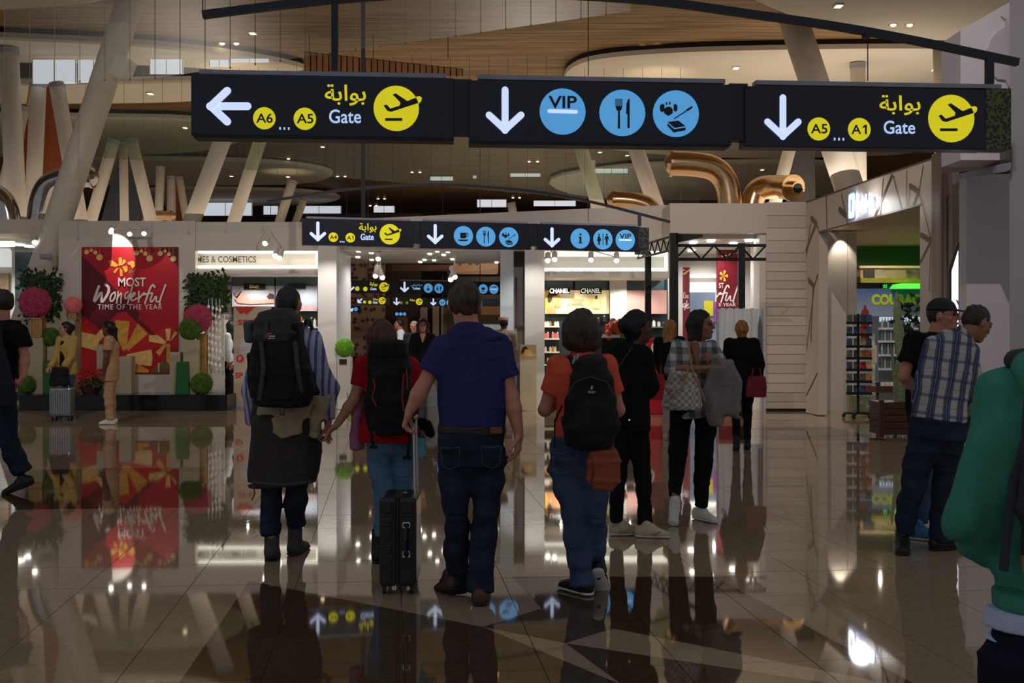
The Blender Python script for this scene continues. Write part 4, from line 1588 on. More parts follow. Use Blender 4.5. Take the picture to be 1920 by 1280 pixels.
mb.build('printed_hill', mat('mural_rust', (130, 62, 34), .5, var=.2), mu)
mb = MB(mu.location)
q.poly(mb, [(1614, 590), (1616, 582), (1620, 577), (1620, 572), (1624, 572), (1624, 577), (1629, 583), (1630, 592), (1630, 640), (1614, 640)], .012)
mb.build('printed_bottle', mat('mural_bottle', (110, 30, 24), .4), mu)
# drinks fridge
fg = empty('drinks_fridge', at(1690, 760, 23.6), 'glass fronted drinks fridge with rows of bottles', 'fridge')
mb = MB(fg.location)
pbox(1648, 1760, 592, 762, 23.9, .5, mb)
mb.build('carcass', mat('fridge_grey', (90, 100, 104), .4), fg)
for y in (614, 638, 664, 690):
    board(1650, 1758, y, y + 4, 23.75, mat('fridge_shelf', (160, 150, 160), .4, emit=.2), 'shelf', fg, .12)
board(1650, 1758, 594, 603, 23.8, mat('fridge_light', (170, 190, 220), .4, emit=.7), 'header_light', fg, .05)
BT = [mat('bottle_clear', (130, 150, 150), .1, emit=.06), mat('bottle_dim', (90, 104, 104), .1)]
for r, y in enumerate((614, 638, 664, 690)):
    for i in range(12):
        p = at(1654 + i * 5.6, y, 23.79)
        s = 23.79 / F
        mb = MB(p)
        mb.tube([p, p + Vector((0, 0, 12 * s)), p + Vector((0, 0, 15 * s)), p + Vector((0, 0, 19 * s))], [2.3 * s, 2.3 * s, 1 * s, .9 * s], 8)
        o = mb.build('water_bottle', BT[(i + r) % 2])
        tag(o, 'clear drink bottle standing on the %s shelf of the fridge' % ('top', 'second', 'third', 'lowest')[r], 'bottle', 'bottles on fridge shelf %d' % (r + 1))
# goods on a low shelf in front
gs = empty('goods_shelf', at(1630, 775, 20.4), 'low white shelf with pale packets behind the card rack', 'shelf')
board(1604, 1646, 742, 778, 20.6, mat('shelf_green', (150, 160, 130), .5, var=.2, scale=6), 'body', gs, .4)
for i in range(5):
    p = at(1608 + i * 8, 742, 20.7)
    mb = MB(p)
    mb.tube([p, p + Vector((0, 0, .1)), p + Vector((0, 0, .14))], [.03, .03, .012], 8)
    tag(mb.build('water_bottle', BT[0]), 'pale bottle on the low shelf behind the card rack', 'bottle', 'bottles on the low shelf')
for i, (x, y, a, b) in enumerate(((1637, 640, 7, 30), (1640, 664, 9, 34), (1637, 700, 8, 36), (1640, 728, 10, 26))):
    mb = MB(at(x, y + b / 2, 20.5))
    pbox(x - a / 2, x + a / 2, y - b / 2, y + b / 2, 20.5 + .02 * i, .04, mb)
    o = mb.build('hanging_packet', [JAR[0], JAR[2]][i % 2])
    tag(o, ['uppermost pale packet hanging behind the card rack', 'second pale packet from the top behind the card rack', 'third pale packet from the top behind the card rack', 'lowest pale packet hanging behind the card rack'][i], 'packet', 'packets behind the card rack')

# revolving card rack
rk = empty('card_rack', at(1610, 783, 19.4), 'revolving black rack full of postcards at the store entrance', 'card rack')
mb = MB(rk.location)
P = at(1609, 783, 19.4)
mb.tube([(P.x, 19.4, .08), (P.x, 19.4, at(0, 588, 19.4).z)], .025, 10)
mb.build('pole', DARK2, rk)
for a in range(5):
    th = a * 1.2566 + .3
    mb = MB(rk.location)
    e = Vector((P.x + .24 * math.cos(th), 19.4 + .24 * math.sin(th), .075))
    mb.tube([(P.x, 19.4, .09), e], .022, 6)
    lg = mb.build('leg', DARK2, rk)
    mb = MB(rk.location)
    mb.ball((e.x, e.y, .035), .034, 10, 6)
    mb.build('castor', DARK2, lg)
CARD = [mat('card_%d' % i, c, .4, var=.5, scale=16) for i, c in enumerate(((150, 74, 40), (160, 40, 34), (60, 84, 120), (176, 140, 96), (90, 90, 70), (50, 60, 66), (170, 110, 60), (40, 70, 110)))]
for row in range(7):
    y0 = 589 + row * 22
    for side in range(2):
        for col in range(2):
            x0 = (1588, 1601, 1613, 1624)[side * 2 + col]
            mb = MB(rk.location)
            pbox(x0, x0 + 10.5, y0 + 1, y0 + 17, 19.25 + .06 * (col if side == 0 else 1 - col) + (.08 if side == 0 else 0), .02, mb)
            mb.build('postcard', CARD[(row * 3 + side * 5 + col * 2) % 8] if side else CARD[(4, 5, 7, 4, 5)[(row + col) % 5]], rk)
    for side in range(2):
        x0 = (1587, 1612)[side]
        mb = MB(rk.location)
        pbox(x0, x0 + 23.5, y0 + 14, y0 + 19, 19.21 + .08 * (1 - side), .012, mb)
        mb.build('wire_pocket', DARK2, rk)

# wooden planter with a snake plant
pt_ = empty('planter', at(1682, 820, 15.8), 'dark wooden planter box with snake plant leaves at the store entrance', 'planter')
WDN = mat('planter_wood', (74, 40, 26), .5, var=.25, scale=5, stretch=(1, 1, 6))
for i in range(5):
    mb = MB(pt_.location)
    pbox(1651, 1716, 754 + i * 12.4, 754 + i * 12.4 + 11.6, 15.75, .5, mb)
    mb.build('plank', WDN, pt_, bevel=.004)
for x in (1650, 1711):
    mb = MB(pt_.location)
    pbox(x, x + 8, 750, 820, 15.72, .06, mb)
    mb.build('leg', WDN, pt_)
SNK = mat('snake_leaf', (116, 126, 88), .45, var=.4, scale=16, stretch=(1, 1, 6))


def blade(pts, d, wd, mb):
    """pointed leaf blade: spine in photo points, half width wd (m), curved cross section"""
    P = [at(x, y, d) for x, y in pts]
    for _ in range(2):
        P = [P[0]] + [q for a, b in zip(P, P[1:]) for q in (a.lerp(b, .25), a.lerp(b, .75))] + [P[-1]]
    n = len(P)
    vs, fs = [], []
    for i, p in enumerate(P):
        t = i / (n - 1)
        w_ = wd * (.45 + .9 * t - 1.33 * t ** 3) if t < 1 else .002
        w_ = max(w_, .002)
        vs += [p + Vector((-w_, .03 * w_ / wd, 0)), p, p + Vector((w_, .03 * w_ / wd, 0)), p + Vector((0, .02, 0))]
    for i in range(n - 1):
        for k in range(4):
            fs.append((i * 4 + k, i * 4 + (k + 1) % 4, i * 4 + 4 + (k + 1) % 4, i * 4 + 4 + k))
    mb.add(vs, fs)


for pts, wd in (([(1690, 752), (1696, 690), (1684, 610), (1682, 546)], .105), ([(1684, 752), (1682, 720), (1676, 690), (1672, 655)], .045), ([(1700, 752), (1704, 715), (1712, 690), (1720, 668)], .05), ([(1696, 752), (1700, 720), (1706, 700)], .04), ([(1678, 752), (1680, 700), (1690, 650)], .04)):
    mb = MB(pt_.location)
    blade(pts, 15.95, wd, mb)
    mb.build('leaf', SNK, pt_)
lv = MB(pt_.location)
for i in range(40):
    c = at(1706 + random.uniform(-22, 22), 596 + random.uniform(-42, 60), 16.1 + random.uniform(-.15, .15))
    a = Vector((random.uniform(-1, 1), random.uniform(-.4, .4), random.uniform(-.6, 1))).normalized()
    b = a.cross(Vector((0, 1, .3))).normalized()
    lv.add([c, c + a * .07 + b * .035, c + a * .15, c + a * .07 - b * .035, c + a * .07 + Vector((0, -.012, 0))], [(0, 1, 4), (1, 2, 4), (2, 3, 4), (3, 0, 4)])
for i in range(5):
    lv.tube([at(1700 + i * 5, 752, 16.05), at(1692 + i * 8, 600 + i * 10, 16.1)], .008, 5)
tag(lv.build('foliage', mat('dark_leaf', (20, 34, 16), .5, var=.3), pt_), 'bushy dark green leaves')

# small display table by the planter
tb_ = empty('display_table', at(1660, 800, 16.9), 'small dark display table with packets next to the planter', 'table')
board(1642, 1684, 724, 736, 16.9, WDN, 'tabletop', tb_, .4)
for x in (1644, 1678):
    board(x, x + 4, 736, 805, 16.95, WDN, 'leg', tb_, .05)
for i in range(4):
    p = at(1648 + i * 8.5, 724, 16.98)
    mb = MB(p)
    mb.box(p + Vector((0, .06, .03)), (.055, .06, .06))
    tag(mb.build('packet', [JAR[3], JAR[0], JAR[2], JAR[0]][i]), ['dark packet at the left end of the display table', 'white packet second along the display table', 'cream packet third along the display table', 'white packet at the right end of the display table'][i], 'packet', 'packets on the display table')

# metal panelled return and the white walls at the right edge
MET = mat('bronze_panel', (140, 118, 104), .4, .2, var=.12, scale=3, stretch=(4, 4, .2))
for i, (a, b) in enumerate(((1763, 1774), (1774.5, 1785), (1785.5, 1798))):
    struct('trim_%d' % (11 + i), pbox(a, b, 283, 845, 14.3 - .15 * i, .3), MET if i % 2 == 0 else mat('bronze_dark', (104, 86, 76), .4, .2))
nl = empty('wall_light', at(1786, 600, 13.5), 'tall curved white light strip in a bronze frame behind the capped man', 'wall lamp')
mb = MB(nl.location)
mb.prism([at(1783, 513, 13.75), at(1795, 470, 13.75), at(1797, 470, 13.75), at(1797, 640, 13.75), at(1783, 640, 13.75)], (0, .05, 0))
mb.build('diffuser', mat('strip_white', (232, 236, 255), .4, emit=1.3), nl)
mb = MB(nl.location)
mb.tube([at(1797, 455, 13.72), at(1781, 508, 13.72), at(1781, 640, 13.72)], .02, 8)
mb.build('frame', BRASS, nl)
WPL = mat('white_lilac', (208, 198, 200), .45, var=.03, scale=1)
struct('wall_right_panel', pbox(1812, 1990, 326, 872, 12.6, .2), WPL)
struct('wall_right_pillar', pbox(1966, 2260, -420, 931, 10.2, .8), mat('pillar_grey', (176, 168, 172), .5, var=.03, scale=1))
mb = MB()
mb.prism([at(1801, 57, 11.2), at(1894, 3, 11.2), at(1894, 300, 11.2), at(1801, 300, 11.2)], (0, .5, 0))
wu = struct('wall_right_upper', mb, WPL)
q = Plane(at(1801, 0, 11.2), at(1894, 0, 11.2))
mb = MB()
q.poly(mb, [(1853, 92), (1860, 72), (1872, 58), (1886, 49), (1886, 38), (1878, 30), (1888, 34), (1896, 55), (1899, 90), (1897, 140), (1892, 163), (1886, 150), (1870, 148), (1862, 140), (1856, 118)], .03, .03)
mb.build('emblem_panel', mat('raised_lilac', (188, 178, 180), .4, var=.03), wu)
bl = empty('blade_sign', at(1830, 325, 11.6), 'brown projecting sign with small blue symbols under the right end of the front sign', 'sign')
mb = MB(bl.location)
mb.prism([at(1772, 275, 13.2), at(1896, 268, 10.9), at(1896, 312, 10.9), at(1774, 322, 13.2)], (0, .12, 0))
mb.build('housing', mat('brown_screen', (66, 52, 46), .3, var=.05), bl)
q = Plane(at(1772, 0, 13.2), at(1896, 0, 10.9))
mb = MB(bl.location)
q.disc(mb, 1794, 287, 4.5, .02)
q.disc(mb, 1809, 286, 2.2, .02)
mb.build('symbol', SIGNBL, bl)
mb = MB(bl.location)
mb.prism([at(1800, 325, 12.4), at(1896, 304, 10.85), at(1896, 318, 10.85), at(1800, 333, 12.4)], (0, .15, 0))
mb.build('bottom_rail', RAIL, bl)

# ------------------------------------------------------------------ far left shop goods
lsh = empty('wall_display', at(40, 740, 24.3), 'brightly lit white shelf unit at the far left edge', 'display')
board(-60, 20, 466, 500, 24.4, mat('lit_panel', (235, 240, 240), .4, emit=.5), 'light_panel', lsh, .1)
board(-60, 16, 512, 560, 24.4, mat('beige_panel', (186, 160, 130), .5), 'picture_panel', lsh, .1)
board(22, 28, 455, 640, 24.3, WHITE2, 'upright', lsh, .15)
for i, (x, y) in enumerate(((19, 457), (37, 459), (55, 462), (8, 460))):
    p = zpt(x, y, 3.305)
    mb = MB(p)
    mb.box(p, (.14, .2, .03))
    tag(mb.build('downlight', GLOWW), 'square white downlight in the far left shop ceiling', 'ceiling lamp', 'downlights in the far left shop')
dk = pbox(28, 58, 472, 751, 24.0, .3)
tag(dk.build('glass_cabinet', SHADE), 'dark glass cabinet behind the thick slanted column', 'cabinet')
pl = pbox(74, 96, 476, 483, 21.97, .02)
tag(pl.build('label_plate', RAIL), 'small grey plate on the white wall above the left ivy', 'plate')
struct('wall_left_fin', pbox(72, 110, 447, 762, 22.95, .4), WHITE)
# ------------------------------------------------------------------ overhead signs
ICON_PLANE = [[(-.56, .12), (-.43, .17), (-.26, -.01), (.15, .12), (.18, .26), (-.16, .61), (-.02, .66), (.49, .32), (.82, .46), (.89, .44), (.98, .24), (-.22, -.15), (-.39, -.11)],
              [(-.49, -.43), (.27, -.43), (.27, -.55), (-.49, -.55)]]
ICON_NOSE = [(.90, .53), (1.05, .53), (1.13, .46), (1.10, .32), (.98, .20), (.88, .40)]


def fan(cx, cy, r, n=16, ry=None):
    return [(cx + r * math.cos(2 * math.pi * i / n), cy + (ry or r) * math.sin(2 * math.pi * i / n)) for i in range(n)]


def bar(x0, y0, x1, y1):
    return [(x0, y0), (x1, y0), (x1, y1), (x0, y1)]


ICON_FORK = [bar(-.30 + i * .085, .28, -.255 + i * .085, .62) for i in range(4)] + [[(-.30, .30), (0, .30), (-.04, .14), (-.11, .08), (-.19, .08), (-.26, .14)],
             [(-.19, .12), (-.11, .12), (-.10, -.66), (-.15, -.70), (-.20, -.66)], [(.32, .62), (.32, -.64), (.27, -.68), (.22, -.64), (.22, -.04), (.16, -.04), (.18, .40), (.24, .58)]]
ICON_GIFT = [[(-.70, .36), (-.58, .44), (-.50, .38), (-.50, .12), (-.62, .06), (-.70, .16)], [(-.52, .20), (-.40, .30), (-.24, .30), (-.14, .18), (-.14, .02), (-.33, -.10), (-.52, .02)],
             [(-.10, .38), (-.04, .44), (.06, .36), (.06, .16), (-.02, .08), (-.10, .14)], bar(-.44, .38, -.38, .50), bar(-.30, .40, -.24, .52),
             [(-.10, -.26), (-.06, -.18), (.50, .18), (.44, .08)], [(.44, .18), (.70, .34), (.73, .26), (.50, .10)],
             [(-.36, -.36), (.10, -.30), (.42, -.54), (-.06, -.62)], [(-.36, -.42), (-.08, -.68), (.42, -.60), (.42, -.72), (-.10, -.82), (-.38, -.52)]]
ICON_CUP = [[(-.34, .34), (.30, .34), (.30, -.12), (.22, -.26), (-.26, -.26), (-.34, -.12)], bar(.30, .22, .50, .30), bar(.44, -.04, .50, .22), bar(.30, -.08, .50, 0), bar(-.58, -.48, .52, -.38), bar(-.40, -.56, .36, -.48)]
ICON_INFO = [fan(.02, .42, .12), [(-.16, .20), (.12, .20), (.12, -.40), (.22, -.40), (.22, -.50), (-.20, -.50), (-.20, -.40), (-.08, -.40), (-.08, .10), (-.16, .10)]]
ICON_WC = [bar(-.04, -.62, .03, .62), fan(-.40, .48, .10, 12), [(-.48, .34), (-.32, .34), (-.18, -.16), (-.30, -.18), (-.30, -.60), (-.38, -.60), (-.40, -.2), (-.42, -.60), (-.50, -.60), (-.50, -.18), (-.62, -.16)],
           fan(.40, .48, .10, 12), [(.24, .34), (.56, .34), (.64, -.06), (.56, -.06), (.50, .14), (.50, -.62), (.42, -.62), (.40, -.14), (.38, -.62), (.30, -.62), (.30, .14), (.24, -.06), (.16, -.06)]]
ICON_CHAIR = [fan(-.1, .45, .1, 10), bar(-.14, -.1, -.02, .34), bar(-.1, -.1, .3, 0), [(.2, -.1), (.3, -.1), (.42, -.5), (.3, -.5)], fan(-.08, -.3, .26, 14)]
ICONS = {'plane': ICON_PLANE, 'fork': ICON_FORK, 'gift': ICON_GIFT, 'cup': ICON_CUP, 'info': ICON_INFO, 'wc': ICON_WC, 'chair': ICON_CHAIR, None: []}
GATE_AR = '\uFE94\uFE91\uFE8D\uFEEE\uFE91'
TOILET_AR = '\uFEBE\uFEF4\uFEA3\uFE8D\uFEAE\uFEE3'
PICT = mat('pictogram_black', (22, 28, 38), .5, var=.05)
LETW = mat('letter_blue_white', (176, 200, 240), .4, emit=.85, var=.04)
PATT = lattice('olive_star_pattern', (20, 22, 24), (96, 94, 34), 44, .40)


class Sign:
    def __init__(s, x0, d0, x1, d1, label, bottom):
        s.P = Plane(at(x0, 0, d0), at(x1, 0, d1))
        s.o = empty('hanging_sign', s.P.pt((x0 + x1) / 2, bottom), label, 'sign')
        s.pan = s.o

    def mb(s):
        return MB(s.o.location)

    def block(s, name, x0, y0, x1, y1, m, out=0.0, th=.16, parent=None, bevel=0.0):
        b = s.mb()
        s.P.rect(b, x0, y0, x1, y1, out, th)
        return b.build(name, m, parent or s.o, bevel=bevel)

    def panel(s, x0, y0, x1, y1):
        s.pan = s.block('panel', x0, y0, x1, y1, SIGNB, 0, .16, bevel=.006)
        return s.pan

    def arrow(s, cx, cy, L, ang, wd, hb=.42, hw=.37):
        """arrow whose tip points along ang (degrees, 0 = right, 90 = up in the picture)"""
        c, n = math.cos(math.radians(ang)), math.sin(math.radians(ang))
        f = lambda u, v: (cx + u * c - v * n, cy - u * n - v * c)
        b = s.mb()
        s.P.stroke(b, [f(-L / 2, 0), f(L / 2 - wd * .4, 0)], wd, .008, .006)
        s.P.stroke(b, [f(L / 2 - L * hb - wd * .0, L * hw), f(L / 2 - wd * .5, 0)], wd, .010, .006)
        s.P.stroke(b, [f(L / 2 - L * hb, -L * hw), f(L / 2 - wd * .5, 0)], wd, .012, .006)
        b.build('arrow', SIGNW, s.pan)

    def disc(s, cx, cy, r, m, icon=None, text=None, line=None):
        b = s.mb()
        s.P.disc(b, cx, cy, r, .008, .006)
        if icon == 'plane':
            s.P.poly(b, [(cx + x * r, cy - y * r) for x, y in ICON_NOSE], .008, .006)
        b.build('yellow_disc' if m is SIGNY else 'blue_disc', m, s.pan)
        b = s.mb()
        for k, pl in enumerate(ICONS[icon]):
            s.P.poly(b, [(cx + x * r, cy - y * r) for x, y in pl], .0115 + .0002 * k, .003)
        if text and text[1] == '1':
            s.P.text(b, 'A', cx - r * .72, cy - r * .42, cx + r * .16, cy + r * .42, .015, .012)
            s.P.poly(b, [(cx + r * a, cy - r * c) for a, c in ((.50, .42), (.66, .42), (.66, -.42), (.50, -.42), (.50, .22), (.30, .10), (.30, .26))], .012, .003)
        elif text:
            s.P.text(b, text, cx - r * .72, cy - r * .44, cx + r * .76, cy + r * .42, .015, .012)
        if icon or text:
            b.build('pictogram' if icon else 'gate_number', PICT, s.pan)

    def vip(s, cx, cy, r):
        s.disc(cx, cy, r, SIGNBL)
        b = s.mb()
        s.P.text(b, 'VIP', cx - r * .62, cy - r * .68, cx + r * .62, cy - r * .14, .02, .012)
        b.build('lettering', PICT, s.pan)
        b = s.mb()
        s.P.stroke(b, [(cx - r * .58, cy - r * .02), (cx + r * .58, cy + .01 * r)], r * .16, .012)
        b.build('white_line', SIGNW, s.pan)

    def text(s, st, x0, y0, x1, y1, m, bold=.02):
        b = s.mb()
        s.P.text(b, st, x0, y0, x1, y1, bold, .009)
        b.build('lettering', m, s.pan)

    def dots(s, x, y, st, r):
        b = s.mb()
        for i in range(3):
            s.P.rect(b, x + i * st - r, y - r * 1.6 + i * .2, x + i * st + r, y + r * 1.6 + i * .2, .008)
        b.build('dots', LETW, s.pan)

    def bar(s, pts, th, name='curved_bar'):
        P = [s.P.pt(x, y, -.08) for x, y in pts]
        for _ in range(2):
            P = [P[0]] + [q for a, b in zip(P, P[1:]) for q in (a.lerp(b, .25), a.lerp(b, .75))] + [P[-1]]
        b = s.mb()
        b.tube(P, th, 4)
        return b.build(name, DARK, s.o)

    def hanger(s, x, y0, y1, wpx, m=DARK, name='hanger'):
        b = s.mb()
        a, c = s.P.pt(x, y0, -.08), s.P.pt(x, y1, -.08)
        wd = wpx * a.y / F
        b.box((a + c) / 2, (wd, wd, (a - c).length))
        return b.build(name, m, s.o)


S1 = Sign(358, 7.5, 1895, 7.93, 'largest hanging gate sign, nearest, with A6 to A5 on its left panel', 200)
S1.panel(358, 138, 851, 253)
S1.block('bottom_lip', 363, 252, 851, 258, DARK2, .002, .15)
S1.arrow(426, 199, 76, 180, 15, .5, .38)
S1.disc(495.5, 221.5, 21, SIGNY, text='A6')
S1.disc(571.5, 222.5, 21, SIGNY, text='A5')
S1.dots(525, 240.5, 8.2, 1.5)
S1.text(GATE_AR, 609, 158, 686, 198, SIGNY, .012)
S1.text('Gate', 617, 205, 677, 231, LETW, .012)
S1.disc(743, 203, 42.5, SIGNY, 'plane')
S1.panel(880, 150, 1372, 266)
S1.block('bottom_lip', 880, 265, 1368, 270, DARK2, .002, .15)
S1.arrow(947, 209, 81, -90, 13)
S1.vip(1055, 209, 43)
S1.disc(1167, 211.5, 43, SIGNBL, 'fork')
S1.disc(1267.5, 213, 43, SIGNBL, 'gift')
S1.panel(1397, 161, 1851, 275)
S1.arrow(1468, 222, 78, -90, 12.5)
S1.disc(1535.5, 241.5, 21, SIGNY, text='A5')
S1.disc(1611.5, 242.5, 21, SIGNY, text='A1')
S1.dots(1565, 260.5, 8.2, 1.5)
S1.text(GATE_AR, 1649, 178, 1726, 216, SIGNY, .012)
S1.text('Gate', 1657, 226, 1716, 251, LETW, .012)
S1.disc(1784, 222, 43, SIGNY, 'plane')
S1.block('pattern_end', 1849, 165, 1896, 279, PATT, .004, .17)
for x0, y0, x1 in ((373, 130, 837), (896, 140, 1360), (1418, 150, 1878)):
    S1.block('top_rail', x0, y0, x1, y0 + 8, RAIL, -.03, .10)
for x0, y0, x1, y1 in ((848, 148, 884, 252), (1368, 156, 1402, 263)):
    S1.block('connector', x0, y0, x1, y1, DARK, -.02, .1)
S1.bar([(380, 28), (500, 13), (622, -1), (760, -11), (900, -14), (1050, -11), (1240, 2), (1388, 24), (1535, 44), (1683, 69), (1908, 117)], .036)
S1.hanger(628, -2, 132, 12)
S1.hanger(1855, 106, 158, 13)
S1.hanger(1103, -12, 142, 1.6, name='cable')
S1.hanger(1627, 62, 152, 1.6, name='cable')
S1.hanger(380, -420, 28, 1.6, name='cable')
S1.hanger(1000, -420, -12, 10, name='ceiling_rod')
S1.block('junction_box', 1622, 60, 1633, 70, DARK, -.05, .06)

S2 = Sign(567, 17.4, 1215, 18.9, 'second hanging sign, over the middle of the hall, with coffee cup and toilet symbols', 430)
S2.panel(567, 409, 776, 459)
S2.arrow(596, 435, 34, -90, 6)
S2.disc(625, 444.5, 9, SIGNY, text='A4')
S2.disc(657, 445.5, 9, SIGNY, text='A1')
S2.dots(638, 453, 3.4, .9)
S2.text(GATE_AR, 673, 418, 706, 436, SIGNY, .015)
S2.text('Gate', 676, 438, 701, 450, LETW, .025)
S2.disc(731, 439, 19, SIGNY, 'plane')
S2.panel(788, 414, 996, 464)
S2.arrow(816, 440, 34, -90, 6)
S2.disc(869, 442, 18, SIGNBL, 'cup')
S2.disc(911, 443.5, 18, SIGNBL, 'fork')
S2.disc(954, 444.5, 18, SIGNBL, 'gift')
S2.panel(1008, 420, 1200, 468)
S2.arrow(1035, 446, 34, -90, 6)
S2.disc(1088, 447, 18, SIGNBL, 'info')
S2.disc(1130.5, 448.5, 18, SIGNBL, 'wc')
S2.vip(1172.5, 450, 18)
S2.block('pattern_end', 1198, 426, 1217, 476, lattice('grey_star_pattern', (22, 26, 28), (70, 80, 78), 30, .42), .004, .2)
for x0, y0, x1 in ((575, 405.5, 770), (796, 410.5, 990), (1016, 416, 1194)):
    S2.block('top_rail', x0, y0, x1, y0 + 3.5, RAIL, -.03, .10)
for x0, y0, x1, y1 in ((774, 414, 790, 456), (994, 419, 1010, 461)):
    S2.block('connector', x0, y0, x1, y1, DARK, -.02, .1)
S2.bar([(500, 378), (560, 368), (610, 360), (681, 352), (760, 347), (830, 346), (900, 349), (1000, 358), (1100, 376), (1180, 396), (1256, 416)], .03)
S2.hanger(681, 0, 408, 7, name='ceiling_rod')
S2.hanger(1199, 400, 424, 6)
S2.hanger(1103, 378, 416, 1.2, name='cable')

S3 = Sign(645, 35, 1010, 36.8, 'third hanging sign, in the passage, with TOILETS lettering', 540)
S3.panel(644, 525, 746, 549)
S3.arrow(656.5, 537.5, 17, -90, 3.6)
S3.disc(670, 541, 4.2, SIGNY)
S3.disc(685, 541.5, 4.2, SIGNY)
S3.text(GATE_AR, 693, 529, 708, 537, SIGNY, .03)
S3.text('Gate', 694, 538.5, 706, 544, LETW, .03)
S3.disc(720, 538, 9, SIGNY, 'plane')
S3.panel(749, 526, 846, 550)
S3.arrow(758.5, 538.5, 18, -90, 3.6)
S3.text(TOILET_AR, 770, 531.5, 792, 537, SIGNBL, .02)
S3.text('Toilets', 773, 538, 788, 543, LETW, .02)
S3.disc(803, 540, 8.5, SIGNBL, 'chair')
S3.disc(823, 540.5, 8.5, SIGNBL, 'wc')
S3.panel(849, 527, 1000, 551)
S3.disc(886, 541, 8.5, SIGNBL, 'fork')
S3.disc(906, 541.5, 8.5, SIGNBL, 'cup')
S3.vip(926, 542, 8.5)
S3.block('top_rail', 751, 524, 846, 526, RAIL, -.03, .1)
S3.hanger(690, 238, 526, 1.5)
S3.hanger(900, 242, 528, 1.5)

S4 = Sign(666, 52.4 - 6, 960, 48.6, 'fourth hanging sign, small and far inside the passage', 560)
S4.panel(667, 556.5, 731, 571.5)
S4.arrow(674.5, 564, 10, -135, 2.6)
S4.disc(683.5, 566, 2.8, SIGNY)
S4.disc(693.5, 566.5, 3.2, SIGNY)
S4.text(GATE_AR, 699, 558.5, 709, 563, SIGNY, .03)
S4.text('Gate', 699, 564, 708, 569, LETW, .03)
S4.disc(716.5, 563.5, 6.6, SIGNY, 'plane')
S4.panel(735, 557, 801, 572)
S4.arrow(743.5, 565.5, 13, -90, 2.8)
S4.disc(752.5, 567.5, 2.6, mat('dim_yellow', (150, 136, 30), .4, emit=.5))
S4.disc(763, 567.5, 2.6, MATS['dim_yellow'])
S4.text(GATE_AR, 768, 560, 778, 565, SIGNY, .03)
S4.disc(786, 565.5, 6.2, SIGNY, 'plane')
S4.panel(805, 558, 960, 573)
S4.arrow(812.5, 566.5, 12, -90, 2.6)
S4.disc(829.5, 567, 5.8, SIGNBL, 'wc')
S4.disc(843, 567.5, 5.8, SIGNBL, 'chair')
S4.hanger(700, 328, 557, 1.2)
S4.hanger(830, 334, 558, 1.2)

S5 = Sign(600, 38.5, 677, 38.6, 'small hanging sign with two blue symbols at the left passage pillar', 578)
S5.panel(602, 573, 676, 585)
S5.arrow(634.5, 579, 9, -90, 2.4)
S5.disc(647, 579, 4, SIGNBL)
S5.arrow(658, 580, 9, -45, 2.4)
S5.disc(667, 579.5, 4, SIGNBL)
S5.hanger(650, 265, 574, 1.2)
S6 = Sign(737, 50, 770, 50.1, 'tiny far sign with three blue glowing symbols over the brown doorway', 588)
S6.panel(737, 583, 770, 593)
for i in range(3):
    S6.disc(744 + i * 7.2, 588.5, 3.2, SIGNBL)
S6.hanger(752, 346, 584, 1)

# ------------------------------------------------------------------ black stage with festive planting under the red poster
stage = empty('display_plinth', at(232, 771, 21.08), 'long low gloss black plinth under the red poster', 'plinth')
mb = MB(stage.location)
pbox(36, 426, 740, 771, 21.08, .88, mb)
mb.build('body', mat('plinth_black', (14, 13, 15), .12), stage)
D0 = 21.5
ZP = at(0, 740, 21.08).z


def on(px, py, d=D0):
    return at(px, py, d)


def ped(x0, x1, y0, d, label, m, taper=0, name='pedestal'):
    """upright box standing on the black plinth"""
    s = d / F
    a, b = at(x0, y0, d), at(x1, y0, d)
    w_ = b.x - a.x
    c = (a.x + b.x) / 2
    mb = MB((c, d + w_ / 2, ZP))
    t = w_ / 2
    tt = t * (1 - taper)
    vs = [(c + sx * t, d + t + sy * t, ZP) for sx, sy in ((-1, -1), (1, -1), (1, 1), (-1, 1))] + [(c + sx * tt, d + t + sy * tt, a.z) for sx, sy in ((-1, -1), (1, -1), (1, 1), (-1, 1))]
    mb.add(vs, [(3, 2, 1, 0), (4, 5, 6, 7), (0, 1, 5, 4), (1, 2, 6, 5), (2, 3, 7, 6), (3, 0, 4, 7)])
    return tag(mb.build(name, m, bevel=.006), label, 'pedestal')


STONE = mat('pedestal_stone', (176, 166, 138), .5, var=.06, scale=3)
GREENP = mat('pedestal_green', (24, 92, 40), .35, var=.06)
ped(46, 80, 632, 21.35, 'tall cream pedestal under the largest pink flower ball', STONE)
ped(80, 99, 676, 21.2, 'green tapered pedestal behind the woman in yellow', GREENP, .18)
ped(109, 140, 600, 21.6, 'cream pedestal under the small pale pink flower ball', STONE)
ped(181, 198, 646, 21.6, 'cream pedestal behind the woman in beige, left side', STONE)
ped(223, 246, 668, 21.45, 'low cream pedestal right of the woman in beige', STONE)
ped(318, 338, 660, 21.25, 'cream pedestal left of the dark green tapered one', STONE)
ped(328, 354, 678, 21.12, 'dark green tapered pedestal in front of the poster corner', GREENP, .16)
ped(343, 369, 637, 21.22, 'tall cream pedestal under the green topiary ball', STONE)


